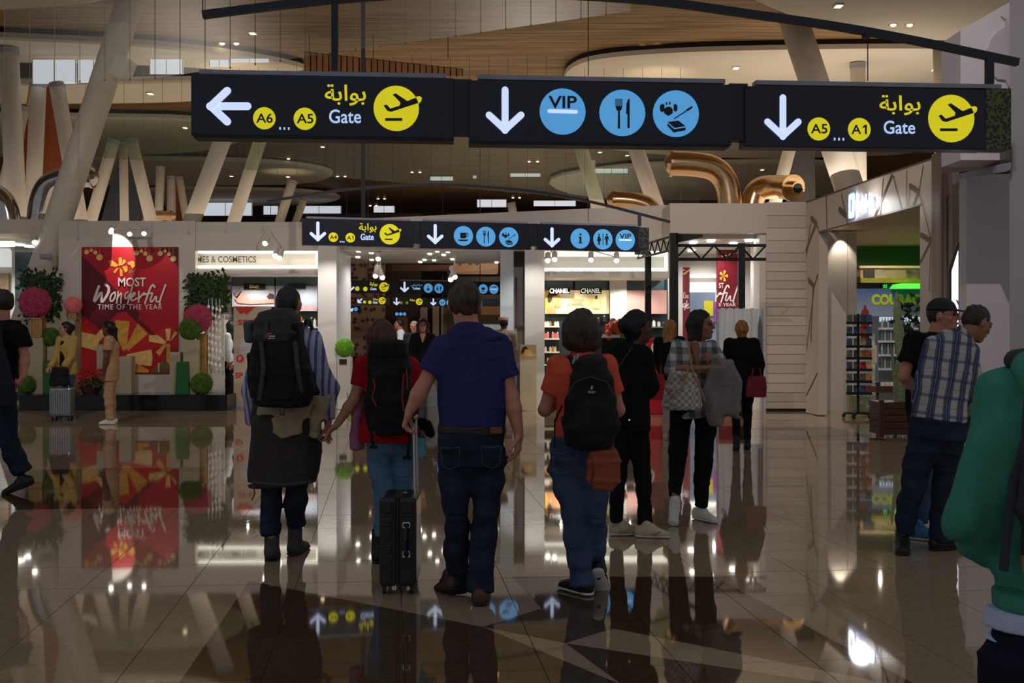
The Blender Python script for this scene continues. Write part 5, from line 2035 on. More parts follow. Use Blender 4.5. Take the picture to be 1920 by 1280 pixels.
def goldstand(x0, x1, y0, y1, d, label):
    o = empty('flower_stand', at((x0 + x1) / 2, y1, d), label, 'stand')
    z0 = at(0, y1, d).z
    mb = MB(o.location)
    a, b = at(x0, y0, d), at(x1, y0, d)
    w_ = b.x - a.x
    c = (a.x + b.x) / 2
    mb.box((c, d + w_ / 2, z0 + .012), (w_, w_, .024))
    mb.build('plate', GOLD, o)
    mb = MB(o.location)
    mb.box((c, d + w_ / 2, a.z - .012), (w_, w_, .024))
    mb.build('plate', GOLD, o)
    for sx in (-1, 1):
        for sy in (-1, 1):
            mb = MB(o.location)
            mb.box((c + sx * (w_ / 2 - .015), d + w_ / 2 + sy * (w_ / 2 - .015), (z0 + a.z) / 2), (.03, .03, a.z - z0 - .02))
            mb.build('post', GOLD, o)
    mb = MB(o.location)
    mb.box((c, d + w_ / 2, (z0 + a.z) / 2), (w_ * .8, w_ * .8, a.z - z0 - .05))
    mb.build('core', mat('gold_core', (176, 136, 84), .4, .3), o)
    return o


def fluffball(px, py, rpx, d, m, label, name, cat, n=420, spike=.16):
    c = at(px, py, d)
    r = rpx * d / F
    mb = MB(c - Vector((0, 0, r)))
    mb.ball(c, r * .9, 20, 12)
    o = mb.build('core', m, None, True)
    o.name = name
    tag(o, label, cat)
    mb = MB(o.location)
    ga = math.pi * (3 - 5 ** .5)
    for i in range(n):
        z = 1 - 2 * (i + .5) / n
        q = math.sqrt(1 - z * z)
        nrm = Vector((q * math.cos(ga * i), q * math.sin(ga * i), z))
        t = nrm.cross(Vector((.3, .2, .9))).normalized()
        b = nrm.cross(t)
        k = r * (.98 + random.uniform(-.05, .06))
        s = r * spike * random.uniform(.6, 1)
        p = c + nrm * r * .86
        tip = c + nrm * k
        mb.add([p + t * s, p + b * s, p - t * s, p - b * s, tip + t * s * .2], [(0, 1, 4), (1, 2, 4), (2, 3, 4), (3, 0, 4)])
    f = mb.build('petals' if 'flower' in name else 'clipped_leaves', m, o)
    tag(f, kind='stuff')
    return o


PINK = mat('pink_petals', (180, 66, 100), .7, var=.2, scale=8)
PALEP = mat('pale_pink_petals', (236, 130, 130), .7, var=.15, scale=8)
LEAFG = mat('topiary_green', (70, 104, 26), .7, var=.35, scale=10)
goldstand(56, 78, 596, 632, 21.33, 'gold stand under the largest pink flower ball')
fluffball(66, 567, 30, 21.44, PINK, 'largest magenta flower ball, on the left gold stand', 'flower_ball', 'flowers')
goldstand(129, 143, 587, 600, 21.62, 'small gold stand under the pale pink flower ball')
fluffball(137, 572, 17, 21.7, PALEP, 'small pale pink flower ball next to the poster edge', 'flower_ball', 'flowers', 300)
goldstand(368, 386, 625, 740, 21.5, 'tall gold stand under the magenta flower ball right of the poster')
fluffball(371, 597, 28, 21.56, PINK, 'magenta flower ball right of the poster, behind the green one', 'flower_ball', 'flowers')
fluffball(356, 617, 21, 21.33, LEAFG, 'green topiary ball on the cream pedestal right of the poster', 'topiary_ball', 'plant')
fluffball(378, 719, 21.5, 21.24, LEAFG, 'low green topiary ball at the right end of the black plinth', 'topiary_ball', 'plant')
fluffball(95, 631, 18, 21.53, LEAFG, 'green topiary ball behind the head of the woman in yellow', 'topiary_ball', 'plant')
ped(88, 104, 650, 21.45, 'narrow cream pedestal under the topiary ball behind the woman in yellow', STONE)
fluffball(50, 721, 18, 21.3, LEAFG, 'low green topiary ball at the left end of the black plinth', 'topiary_ball', 'plant')
fluffball(646, 652, 18.5, 21.55, mat('bright_green', (104, 160, 36), .7, var=.3, scale=10), 'bright green topiary ball on the narrow white plinth', 'topiary_ball', 'plant')
# trailing bright leaf beside it
mb = MB(at(660, 690, 21.6))
for i in range(26):
    c = at(657 + random.uniform(-4, 7), 668 + i * 1.8, 21.55 + random.uniform(-.1, .1))
    mb.add([c, c + Vector((.05, 0, -.03)), c + Vector((.06, 0, -.1)), c + Vector((.01, .02, -.06))], [(0, 1, 2, 3)])
mb.tube([at(656, 660, 21.6), at(660, 712, 21.6)], .01, 5)
mb.build('trailing_shoot', MATS['bright_green'], bpy.data.objects['display_plinth'])

# poinsettias
po = empty('potted_poinsettia', at(168, 740, 21.3), 'red poinsettia with dark leaves in a brown pot at the poster foot', 'plant')
mb = MB(po.location)
P = at(170, 740, 21.4)
mb.tube([P, P + Vector((0, 0, .16))], [.15, .19], 14)
mb.build('pot', BROWN, po)
mb, m2 = MB(po.location), MB(po.location)
for i in range(46):
    c = at(170 + random.uniform(-20, 20), 712 + random.uniform(-18, 12), 21.35 + random.uniform(-.15, .15))
    tgt = mb if i % 2 else m2
    if tgt is m2:
        c.z -= .08
    for k in range(5):
        a = k * 1.257 + i
        v = Vector((math.cos(a), -.25, math.sin(a)))
        u = Vector((-math.sin(a), 0, math.cos(a)))
        tgt.add([c, c + v * .05 + u * .022, c + v * .1, c + v * .05 - u * .022], [(0, 1, 2, 3)])
tag(mb.build('flowers', mat('poinsettia_red', (186, 30, 26), .5, var=.3, scale=12), po), 'red poinsettia flowers')
tag(m2.build('leaves', mat('poinsettia_leaf', (34, 54, 22), .5, var=.3), po), 'dark green leaves')

# ivy hangings on white frames
IVY = mat('ivy_green', (40, 66, 26), .6, var=.5, scale=12)


def ivy(x0, x1, y0, y1, d, label, seed, n=420, trail=1.0):
    rnd = random.Random(seed)
    o = empty('ivy_panel', at((x0 + x1) / 2, y1, d), label, 'plant')
    mb = MB(o.location)
    pbox(x0 + 2, x1 - 8, y0 + 2, y1, d + .05, .05, mb)
    mb.build('frame', WHITE2, o)
    mb = MB(o.location)
    for i in range(n):
        x = rnd.uniform(x0 - 4, x1 + 3)
        lim = y0 + (y1 - y0) * trail * (.55 + .45 * abs(math.sin(x * .21 + seed)))
        y = y0 + (lim - y0) * rnd.random() ** .8 - 3
        c = at(x, y, d - rnd.uniform(0, .14))
        a = rnd.uniform(0, 6.28)
        v = Vector((math.cos(a), rnd.uniform(-.5, .1), math.sin(a)))
        u = Vector((-math.sin(a), rnd.uniform(-.3, .3), math.cos(a)))
        s = rnd.uniform(.04, .075)
        mb.add([c, c + v * s + u * s * .5, c + v * s * 1.9, c + v * s - u * s * .5], [(0, 1, 2, 3)])
    for i in range(9):
        x = x0 + (x1 - x0) * (i + .5) / 9
        mb.tube([at(x, y0, d - .05), at(x + rnd.uniform(-2, 2), y0 + (y1 - y0) * trail * .8, d - .05)], .006, 4)
    tag(mb.build('foliage', IVY, o), kind='stuff')
    return o


ivy(44, 108, 511, 606, 21.95, 'dark ivy hanging on the white wall left of the poster', 3, 520)
iv = ivy(356, 424, 515, 600, 21.93, 'dark ivy hanging over the white frame right of the poster', 5, 520)
mb = MB(iv.location)
pbox(384, 420, 590, 736, 21.9, .05, mb)
mb.build('lower_frame', WHITE2, iv)
for i in range(4):
    x = 391 + i * 7
    mb = MB(iv.location)
    mb.tube([at(x, 560, 21.7), at(x, 700 - (i % 2) * 22, 21.7)], .005, 5)
    for k in range(9):
        mb.ball(at(x + math.sin(k * 2 + i) * 1.2, 575 + k * 13 + i * 2, 21.68), (.028, .02, .04), 8, 5)
    mb.build('bead_string', mat('glass_bead', (226, 222, 216), .15, emit=.12), iv)

# orange flower arrangement on the counter
fa = empty('flower_arrangement', at(1156, 652, 21.6), 'orange flower arrangement beside the head of the woman in black', 'flowers')
mb, m2 = MB(fa.location), MB(fa.location)
for i in range(40):
    c = at(1154 + random.uniform(-16, 16), 616 + random.uniform(-15, 20), 21.6 + random.uniform(-.15, .15))
    (mb if i % 3 else m2).ball(c, random.uniform(.04, .085), 8, 5, .25)
mb.ball(at(1158, 612, 21.5), .12, 12, 8, .12)
mb.build('blossoms', mat('orange_blossom', (216, 84, 34), .6, var=.4, scale=8), fa)
m2.build('leaves', mat('bouquet_leaf', (84, 104, 30), .6, var=.3), fa)
mb = MB(fa.location)
P = at(1154, 626.6, 21.65)
mb.tube([P + Vector((0, 0, -.0)), P + Vector((0, 0, .12))], [.1, .13], 14)
mb.build('vase', BLACK, fa)
# ------------------------------------------------------------------ people
SKIN = mat('skin', (196, 140, 116), .5, var=.06, scale=12, spec=.3)
SKIN_R = mat('skin_ruddy', (206, 138, 116), .5, var=.08, scale=12, spec=.3)
SKIN_T = mat('skin_tan', (160, 108, 82), .5, var=.06, scale=12, spec=.3)
SKIN_D = mat('skin_brown', (104, 66, 50), .5, var=.06, scale=12, spec=.3)


def hairm(name, rgb):
    return mat(name, rgb, .5, var=.45, scale=40, stretch=(1, 1, .15), spec=.35)


H_DARK, H_BROWN, H_RED = hairm('hair_dark', (34, 27, 25)), hairm('hair_brown', (66, 48, 40)), hairm('hair_auburn', (84, 48, 36))
H_BLOND, H_BLACK, H_SHORT = hairm('hair_blond', (168, 116, 64)), hairm('hair_black', (20, 17, 17)), hairm('hair_cropped', (52, 42, 38))
NAVY = mat('cloth_navy', (50, 50, 100), .85, var=.1, scale=30, spec=.15)
JEAN = mat('denim_dark', (38, 44, 60), .85, var=.25, scale=14, spec=.15)
JEANM = mat('denim_mid', (64, 80, 108), .85, var=.3, scale=9, spec=.15)
JEANL = mat('denim_light', (86, 116, 148), .85, var=.2, scale=10, spec=.15)
BLK = mat('cloth_black', (22, 21, 24), .85, var=.15, scale=20, spec=.15)
BLKP = mat('pack_black', (25, 24, 26), .7, var=.25, scale=25, spec=.25)
GRYP = mat('pack_grey', (74, 68, 68), .7, var=.15, scale=25, spec=.2)
REDC = mat('cloth_red', (176, 22, 36), .85, var=.1, scale=20, spec=.15)
CORAL = mat('cloth_coral', (226, 92, 66), .85, var=.08, scale=20, spec=.15)
GREENC = mat('cloth_green', (66, 136, 116), .9, var=.08, scale=30, spec=.1)
BEIGEC = mat('cloth_beige', (186, 146, 112), .85, var=.08, scale=20, spec=.15)
YELC = mat('cloth_yellow', (190, 158, 92), .85, var=.1, scale=20, spec=.15)
WHTC = mat('cloth_white', (206, 212, 216), .85, var=.05, scale=20, spec=.15)
TAUPE = mat('cloth_taupe', (138, 126, 122), .9, var=.1, scale=16, spec=.1)
BRNJ = mat('cloth_brown', (62, 54, 52), .75, var=.15, scale=14, spec=.2)
SHOEW = mat('shoe_white', (222, 218, 212), .5, var=.06)
SHOEB = mat('shoe_black', (24, 22, 22), .5, var=.1)
SHOEG = mat('boot_grey', (70, 64, 62), .7, var=.2, scale=20)
SHOEN = mat('shoe_brown', (76, 48, 40), .45, var=.15)
SHOET = mat('shoe_cream', (200, 178, 152), .6, var=.08)
SHOEU = mat('shoe_blue', (60, 110, 150), .5, var=.4, scale=30)
RUBW = mat('rubber_white', (210, 206, 198), .6)
RUBD = mat('rubber_dark', (40, 36, 34), .7)
TAN = mat('leather_tan', (176, 124, 76), .5, var=.12)
EYEM = mat('eye_dark', (60, 44, 40), .2, var=.3)
LIPM = mat('lip_rose', (150, 78, 72), .5)


def V3(t, D):
    return t.copy() if isinstance(t, Vector) else at(t[0], t[1], D + (t[2] if len(t) > 2 else 0))


def unit(v):
    return Vector(v).normalized()


def hand(W, u, n, curl=.35, s=1.0, thumb=1, h=.0048):
    """five fingered hand: wrist W, direction u, palm normal n, thumb on the +/- side"""
    u = unit(u)
    n = unit(Vector(n) - u * Vector(n).dot(u))
    t = u.cross(n) * thumb
    S = Sdf(h)
    S.cap(W - u * .03, W + u * .02 * s, .026 * s, .028 * s, .021 * s, .019 * s, n=n, k=.015)
    S.cap(W + u * .015 * s, W + u * .085 * s, .030 * s, .040 * s, .017 * s, .013 * s, n=n, k=.015, e=.012)
    for i, (off, L) in enumerate(((.030, .072), (.010, .080), (-.010, .074), (-.029, .058))):
        p = W + u * (.088 - abs(off - .005) * .22) * s + t * off * s
        d = unit(u + t * off * 1.5)
        c = curl * (1 + .12 * i)
        for j, fr in enumerate((.45, .32, .26)):
            d = unit(d * math.cos(c * (.7, 1.0, .8)[j]) + n * math.sin(c * (.7, 1.0, .8)[j]))
            q = p + d * L * fr * s
            r0, r1 = (.0098, .0088, .0080, .0070)[j:j + 2]
            S.cap(p, q, r0 * s, r1 * s, k=.004)
            p = q
    p = W + u * .025 * s + t * .024 * s
    d = unit(u * .62 + t * .72 + n * .25)
    for j, L in enumerate((.042, .034, .028)):
        q = p + d * L * s
        S.cap(p, q, (.0135, .0112, .0098)[j] * s, (.0112, .0098, .0085)[j] * s, k=.008)
        p = q
        d = unit(d + u * .35 * (1 + curl) + n * .28 * curl * 2 - t * .3 * curl)
    return S


class Person:
    def __init__(s, label, D, J, f, hf=None, hu=(0, 0, 1), h=.012, g=1.0, skin=SKIN, hs=1.0, foot=None, group=None, bare_legs=False, neckw=1.0, seed=1, facef=True):
        s.D, s.h, s.g, s.seed = D, h, g, seed
        s.J = {k: V3(v, D) for k, v in J.items()}
        J = s.J
        s.f = unit((f[0], f[1], 0))
        s.hf = unit(hf or s.f)
        s.hu = unit(hu)
        s.hf = unit(s.hf - s.hu * s.hf.dot(s.hu))
        s.hr = s.hf.cross(s.hu)
        s.hs = hs
        s.S, s.M = (J['sL'] + J['sR']) / 2, (J['hL'] + J['hR']) / 2
        s.base = Vector((s.M.x, s.M.y, 0)) if foot is None else Vector(foot)
        k = Sdf(h, seed)
        S, M = s.S, s.M
        n = tuple(s.f)
        k.cap(M, S - Vector((0, 0, .04)), .125 * g, .135 * g, .08 * g, .085 * g, n=n, k=.03)
        k.cap(J['sL'], J['sR'], .050 * g, .050 * g, k=.03)
        H = J['head']
        nb = H - s.hu * .07 * hs - s.hf * .02 * hs
        k.cap(S + Vector((0, 0, .0)), nb, .060 * neckw * g, .053 * neckw * hs, k=.03)
        # skull, jaw, chin, nose, brow, ears
        for c, r in (((0, -.012, .012), (.074, .094, .096)), ((0, .022, -.045), (.060, .070, .078)), ((0, .066, -.098), (.030, .028, .026))):
            k.ell(H + (s.hr * c[0] + s.hf * c[1] + s.hu * c[2]) * hs, tuple(q * hs for q in r), s.hr, s.hf, s.hu, k=.02)
        q = lambda x, y, z: H + (s.hr * x + s.hf * y + s.hu * z) * hs
        if facef:
            k.cap(q(0, .088, .015), q(0, .108, -.026), .010 * hs, .015 * hs, k=.012)
            k.cap(q(-.045, .076, .022), q(.045, .076, .022), .012 * hs, .012 * hs, k=.012)
            k.cap(q(-.022, .084, -.062), q(.022, .084, -.062), .011 * hs, .011 * hs, k=.012)
            for sg in (-1, 1):
                k.ell(q(.033 * sg, .092, .004), (.015 * hs, .010 * hs, .009 * hs), s.hr, s.hf, s.hu, k=.006, sub=True)
                k.ell(q(.048 * sg, .055, -.028), (.022 * hs, .024 * hs, .022 * hs), s.hr, s.hf, s.hu, k=.015)
        for sg in (-1, 1):
            k.ell(q(.077 * sg, -.008, -.012), (.011 * hs, .020 * hs, .033 * hs), unit(s.hr - s.hf * .35 * sg * sg), s.hf, s.hu, k=.008)
        for sd in 'LR':
            k.cap(J['s' + sd], J['e' + sd], .046 * g, .039 * g, k=.02)
            v = (J['w' + sd] - J['e' + sd])
            k.cap(J['e' + sd], J['e' + sd] + v * .3, .039 * g, .041 * g, k=.02)
            k.cap(J['e' + sd] + v * .3, J['w' + sd], .041 * g, .026 * g, k=.02)
            k.cap(J['h' + sd], J['k' + sd], .050 * g, .032 * g, k=.02)
            k.cap(J['k' + sd], J['a' + sd], .032 * g, .026 * g, k=.02)
        s.skin_parts = [k]
        s.skin = skin
        s.label, s.group = label, group
        s.q = q
        s.o = None

    def hand(s, sd, u, n, curl=.35, thumb=1, sc=1.0, h=None):
        s.skin_parts.append(hand(s.J['w' + sd], u, n, curl, sc * (.95 + .05 * s.g), thumb, h or max(.0048, s.h * .45)))
        return s

    def body(s):
        s.o = soft('person', s.skin_parts, s.skin, None, s.base)
        tag(s.o, s.label, 'person', s.group)
        mb = MB(s.base)
        for sg in (-1, 1):
            mb.ball(s.q(.033 * sg, .083, .004), .0115 * s.hs, 10, 8)
        mb.build('eyes', EYEM, s.o, True)
        mb = MB(s.base)
        mb.tube([s.q(-.022, .0945, -.062), s.q(0, .0985, -.0615), s.q(.022, .0945, -.062)], [.003, .008, .003], 8)
        mb.build('lips', LIPM, s.o, True)
        return s

    def part(s, name, sdfs, m):
        return soft(name, sdfs if isinstance(sdfs, list) else [sdfs], m, s.o, s.base)

    # ---- hair
    def hair(s, m, style='short', back=0.0, length=.2, vol=1.0):
        H, hs, q = s.J['head'], s.hs, s.q
        k = Sdf(min(s.h, .011), s.seed + 5)
        face = (q(0, .058, .055), s.hf * 1.0 - s.hu * .62)
        low = (q(0, -.02, -.075), -s.hu + s.hf * .35)
        r = (.082 * vol, .102 * vol, .103 * vol)
        if style == 'short':
            k.ell(q(0, -.014, .014), tuple(x * hs for x in r), s.hr, s.hf, s.hu, cuts=(face, low))
        elif style == 'cropped':
            k.ell(q(0, -.014, .012), (.078 * hs, .098 * hs, .100 * hs), s.hr, s.hf, s.hu, cuts=((q(0, .05, .05), s.hf * 1.0 - s.hu * .75), low))
        elif style == 'bald_crown':
            k.ell(q(0, -.014, .008), (.080 * hs, .100 * hs, .099 * hs), s.hr, s.hf, s.hu, cuts=((q(0, .03, .05), s.hf * 1.0 - s.hu * .4), low))
        elif style in ('bob', 'long', 'tail', 'bun'):
            k.ell(q(0, -.014, .014), tuple(x * hs for x in r), s.hr, s.hf, s.hu, cuts=(face,))
            cf = (q(0, .028, 0), s.hf)
            if style == 'bob':
                for sg in (-1, 1):
                    k.cap(q(.062 * sg, -.01, .02), q(.066 * sg, -.02, -.02 - length), .040 * hs * vol, .038 * hs * vol, k=.03, cuts=(cf,))
                k.cap(q(0, -.05, .0), q(0, -.06, -.02 - length), .085 * hs * vol, .075 * hs * vol, .060 * hs, .045 * hs, n=tuple(s.hf), k=.03, e=.03)
            elif style == 'long':
                k.cap(q(-.03, -.05, .02), q(-.04, -.075, -length), .065 * hs, .05 * hs, k=.03, cuts=(cf,))
                k.cap(q(.03, -.05, .02), q(.04, -.075, -length), .065 * hs, .05 * hs, k=.03, cuts=(cf,))
            elif style == 'tail':
                k.cap(q(0, -.06, -.01), q(0, -.115, -.03), .05 * hs, .035 * hs, k=.03)
                k.cap(q(0, -.115, -.03), q(0, -.125, -length), .034 * hs, .018 * hs, k=.03)
            else:
                k.cap(q(0, -.05, -.01), q(0, -.10, .0), .06 * hs, .05 * hs, k=.03)
                k.ell(q(0, -.115, .012), (.05 * hs, .042 * hs, .05 * hs), s.hr, s.hf, s.hu, k=.02)
            k.cap(q(0, -.03, .0), q(0, -.045, -.075), .07 * hs, .055 * hs, k=.03, cuts=((q(0, .0, 0), s.hf),))
        elif style == 'curly':
            k.ell(q(0, -.02, .02), (.098 * hs, .108 * hs, .112 * hs), s.hr, s.hf, s.hu, cuts=((q(0, .06, .05), s.hf - s.hu * .5),))
            for sg in (-1, 1):
                k.cap(q(.075 * sg, -.015, .02), q(.08 * sg, -.02, -.12), .04 * hs, .042 * hs, k=.03)
        k.wrinkle(.006, 110, (1, 1, .35))
        return s.part('hair', k, m)

    # ---- clothes
    def top(s, name, m, sleeves='long', hem=-.15, rows=None, dep=.12, e=.0, open_neck=.0, sleeve_r=None, wr=.010, freq=24, extra=None, cuff=1.0, k2=.02, collar=True, D=None, shoulder=.064):
        J, g = s.J, s.g
        k = Sdf(s.h * .95, s.seed + 2)
        up = unit(s.S - s.M)
        L = (s.S - s.M).length
        if rows:
            k.rows(rows, D or s.D, dep, n=tuple(s.f), k=.012, e=.02, p=2.4)
        else:
            pts = [(hem, .172, .122), (.12, .165, .118), (.45, .150, .108), (.80, .172, .122), (.97, .150, .090)]
            P = [(s.M + (s.S - s.M) * t, (w_ + e) * g, (d_ + e) * g) for t, w_, d_ in pts]
            for (a, wa, da), (b, wb, db) in zip(P, P[1:]):
                k.cap(a, b, wa, wb, da, db, n=tuple(s.f), k=.012, e=.02)
        k.cap(J['sL'], J['sR'], (shoulder + e) * g, (shoulder + e) * g, k=.03)
        k.cap(s.S, s.S + unit(J['head'] - s.S) * (.055 if collar else .02), .085 * g, .066 * g, k=.03)
        for sd in 'LR':
            a, b, c = J['s' + sd], J['e' + sd], J['w' + sd]
            r0, r1, r2 = sleeve_r or (.066, .056, .042)
            if sleeves == 'none':
                continue
            if sleeves == 'short':
                t = .62
                q = a + (b - a) * t
                k.cap(a, a + (b - a) * .95, (r0 + e) * g, (r1 + .012 + e) * g, k=k2, cuts=((q, b - a),))
            else:
                k.cap(a, b, (r0 + e) * g, (r1 + e) * g, k=k2)
                q = b + (c - b) * cuff
                k.cap(b, b + (c - b) * (cuff + .1), (r1 + e) * g, (r2 + e) * g, k=k2, cuts=((q, c - b),))
        if extra:
            extra(k)
        k.wrinkle(wr, freq, (1, 1, .8))
        return s.part(name, k, m)

    def legs(s, name, m, rows=None, radii=(.095, .072, .058), pelvis=None, wr=.009, freq=28, cut=1.0, dep=None):
        J, g = s.J, s.g
        k = Sdf(s.h * .95, s.seed + 3)
        if pelvis:
            k.rows(pelvis, s.D, .125 * g, n=tuple(s.f), k=.02, e=.02, p=2.3)
        else:
            k.cap(s.M + Vector((0, 0, .09)), s.M - Vector((0, 0, .02)), .150 * g, .160 * g, .105 * g, .115 * g, n=tuple(s.f), k=.04, e=.04)
        for sd in 'LR':
            a, b, c = J['h' + sd], J['k' + sd], J['a' + sd]
            if rows and sd in rows:
                k.rows(rows[sd], s.D, dep or .075 * g, n=tuple(s.f), k=.02, e=.015)
            else:
                end = b + (c - b) * cut
                k.cap(a, b, radii[0] * g, radii[1] * g, k=.03)
                k.cap(b, b + (c - b) * (cut + .06), radii[1] * g, radii[2] * g, k=.03, cuts=((end, c - b),))
        k.wrinkle(wr, freq, (.8, .8, 1.2))
        return s.part(name, k, m)

    def shoe(s, sd, d, m, sole, L=.26, up=(0, 0, 1), w_=.045, high=.0, name='shoe', pos=None):
        a = pos or s.J['a' + sd]
        d, u = unit(d), unit(up)
        u = unit(u - d * u.dot(d))
        z = a - u * .07
        if abs(u.z) > .97:
            z.z = .012
        heel, toe = z - d * .055, z + d * (L - .10)
        k = Sdf(min(s.h, .009), 4)
        cut = ((z + u * .004, -u),)
        k.cap(heel + u * .035, z + d * .04 + u * .045, w_ * .82, w_ * .86, .05, .048, n=tuple(u), k=.02, cuts=cut)
        k.cap(z + d * .04 + u * .03, toe + u * .012, w_ * .95, w_ * .85, .048, .030, n=tuple(u), k=.02, cuts=cut)
        k.cap(z - d * .015 + u * .03, a + u * (.015 + high), w_ * .95, w_ * (.95 if high else .85), k=.02)
        o = s.part(name, k, m)
        k = Sdf(min(s.h, .008), 5)
        k.cap(heel, z + d * .03, w_ * .90, w_ * .88, .0125, .0125, n=tuple(u), k=.008, e=w_ * .8, p=2)
        k.cap(z + d * .03, toe, w_ * .88, w_ * 1.02, .0125, .0125, n=tuple(u), k=.008, e=w_ * .9, p=2)
        q = soft('sole', [k], sole, o, s.base)
        return o


def pose(px, py, H, yaw, D=None, g=1.0, stance=.09, stride=0.0, arms=((.05, .0), (.05, .0)), lean=0.0):
    """standing joints for a figure whose feet stand at photo point (px, py); yaw 0 faces away, 180 faces the camera, 90 faces right"""
    D = D or F * HC / (py - HY)
    B = at(px, py, D)
    B.z = 0
    y = math.radians(yaw)
    f = Vector((math.sin(y), math.cos(y), 0))
    r = Vector((f.y, -f.x, 0))
    Z = Vector((0, 0, 1))
    J = {}
    for sd, sg, (fw, out) in (('L', -1, arms[0]), ('R', 1, arms[1])):
        J['h' + sd] = B + r * .085 * sg + Z * .52 * H
        J['k' + sd] = B + r * stance * sg + Z * .285 * H + f * (.02 + stride * sg * .5)
        J['a' + sd] = B + r * stance * sg + Z * .055 * H + f * stride * sg
        sh = B + r * .152 * sg * g + Z * .815 * H + f * lean
        J['s' + sd] = sh
        el = sh + r * (.05 + out) * sg - Z * .165 * H + f * fw * .35
        J['e' + sd] = el
        J['w' + sd] = el + unit(f * fw * 2.2 - Z * max(.12, 1 - fw * 1.6) - r * .25 * sg * fw + r * .02 * sg) * .145 * H
    J['head'] = B + Z * (H - .108) + f * (.035 + lean * 1.2)
    return J, f, B
# ---- 1 man with the big backpack, walking away
D1 = 7.5
p = Person('man in a blue striped shirt walking away under a large black backpack', D1,
           dict(head=(541, 568, .02), sL=(500, 636), sR=(584, 636), eL=(470, 735, .04), eR=(617, 728, .02), wL=(476, 790, .20), wR=(615, 792, -.02), hL=(515, 790), hR=(566, 790),
                kL=(508, 905, .02), kR=(555, 905, .06), aL=(509, 1003, -.12), aR=(554, 1000, .12)), (0, 1), hf=(.12, 1, -.05), h=.010, skin=SKIN, hs=1.02, g=1.02)
p.hand('R', (.02, .05, -1), (-1, .2, 0), .9, thumb=-1).hand('L', (.0, .8, -.6), (1, 0, 0), .6)
p.body().hair(H_SHORT, 'cropped')
STRIPE = striped('shirt_blue_stripes', (196, 192, 204), [('X', .043, .58, .98, .2, (74, 92, 176), .95), ('X', .0215, .0, .08, .1, (120, 130, 190), .5)])
p.top('striped_shirt', STRIPE, 'long', rows=[(800, 487, 600), (740, 485, 606), (690, 480, 609), (640, 486, 602), (618, 505, 580)], dep=.125, sleeve_r=(.066, .062, .050), wr=.016, freq=26, cuff=.92)
p.legs('dark_jeans', JEAN, rows={'L': [(790, 480, 545), (860, 487, 542), (910, 489, 530), (950, 489, 527), (985, 488, 524, -.08), (1002, 490, 524, -.09)], 'R': [(790, 530, 600), (860, 535, 585), (910, 534, 577), (955, 533, 573, .06), (982, 535, 573, .10)]}, wr=.012)
for sd, pos, up in (('L', at(510, 1012, D1 - .08), (0, -.15, 1)), ('R', at(554, 1003, D1 + .10), (0, 0, 1))):
    p.shoe(sd, (-.12 if sd == 'L' else .1, 1, -.18 if sd == 'L' else 0), SHOEG, RUBD, .29, up, .052, .15, 'hiking_boot', pos)
k = Sdf(.010, 8)
k.rows([(765, 476, 607), (800, 468, 607), (840, 465, 600), (880, 467, 591), (902, 471, 586), (908, 473, 585)], D1 - .01, .135, k=.012, e=.012, p=2.3)
k.wrinkle(.016, 24, (1.4, 1.2, .5))
p.part('waist_jacket', k, BRNJ)
mb = MB(p.base)
mb.tube([at(473, 904, 7.36), at(530, 909, 7.345), at(584, 903, 7.37)], .012, 6)
mb.tube([at(474, 908, 7.36), at(478, 925, 7.35), at(472, 938, 7.35)], .005, 5)
mb.build('hem_cord', GRYP, p.o)
k = Sdf(.009, 9)
k.rows([(748, 487, 604), (772, 490, 605), (795, 508, 604), (812, 530, 590)], D1 - .165, .022, k=.012, e=.012)
k.rows([(760, 578, 605), (800, 584, 606), (818, 580, 598)], D1 - .12, .03, k=.012, e=.012)
k.wrinkle(.016, 40, (1.4, 1, .5))
p.part('tied_cloth', k, mat('cloth_sand', (166, 148, 120), .85, var=.1, scale=16))
mb = MB(p.base)
mb.tube([at(506, 612, 7.40), at(524, 606, 7.42), at(560, 606, 7.42), at(577, 612, 7.40)], .016, 8)
mb.build('shirt_collar', STRIPE, p.o)

bp = empty('backpack', at(527, 770, 7.3), 'large black trekking backpack with grey lid worn by the man in the striped shirt', 'backpack')


def packpart(name, rows, D, dep, m, parent, p=3.0, wr=.008, h=.010, e=.03):
    k = Sdf(h, 11)
    k.rows(rows, D, dep, k=.02, e=e, p=p)
    k.wrinkle(wr, 30)
    return soft(name, [k], m, parent, parent.location)


packpart('main_compartment', [(610, 480, 566), (656, 474, 572), (700, 470, 583), (731, 473, 590), (755, 482, 580)], 7.23, .14, BLKP, bp)
packpart('lid', [(588, 486, 550), (600, 479, 561), (625, 477, 566), (636, 480, 563)], 7.24, .16, mat('pack_lid', (58, 52, 52), .7, var=.15, scale=20), bp, wr=.006)
packpart('front_pocket', [(648, 497, 553), (700, 494, 560), (745, 500, 556)], 7.13, .055, BLKP, bp)
packpart('side_pocket', [(610, 457, 478), (635, 458, 480)], 7.30, .06, mat('pack_teal', (70, 84, 80), .7, var=.1), bp)
packpart('side_pocket', [(668, 464, 482), (740, 470, 488)], 7.30, .07, BLKP, bp)
packpart('hip_belt', [(704, 574, 590), (735, 572, 596), (750, 570, 590)], 7.42, .10, BLKP, bp)
for pts in (([at(489, 640, 7.08), at(494, 690, 7.06), at(486, 750, 7.10)]), ([at(553, 640, 7.08), at(558, 690, 7.06), at(566, 745, 7.12)]), ([at(500, 600, 7.07), at(497, 636, 7.06)])):
    mb = MB(bp.location)
    mb.tube(pts, .016, 6, flat=.35)
    mb.build('compression_strap', GRYP, bp)
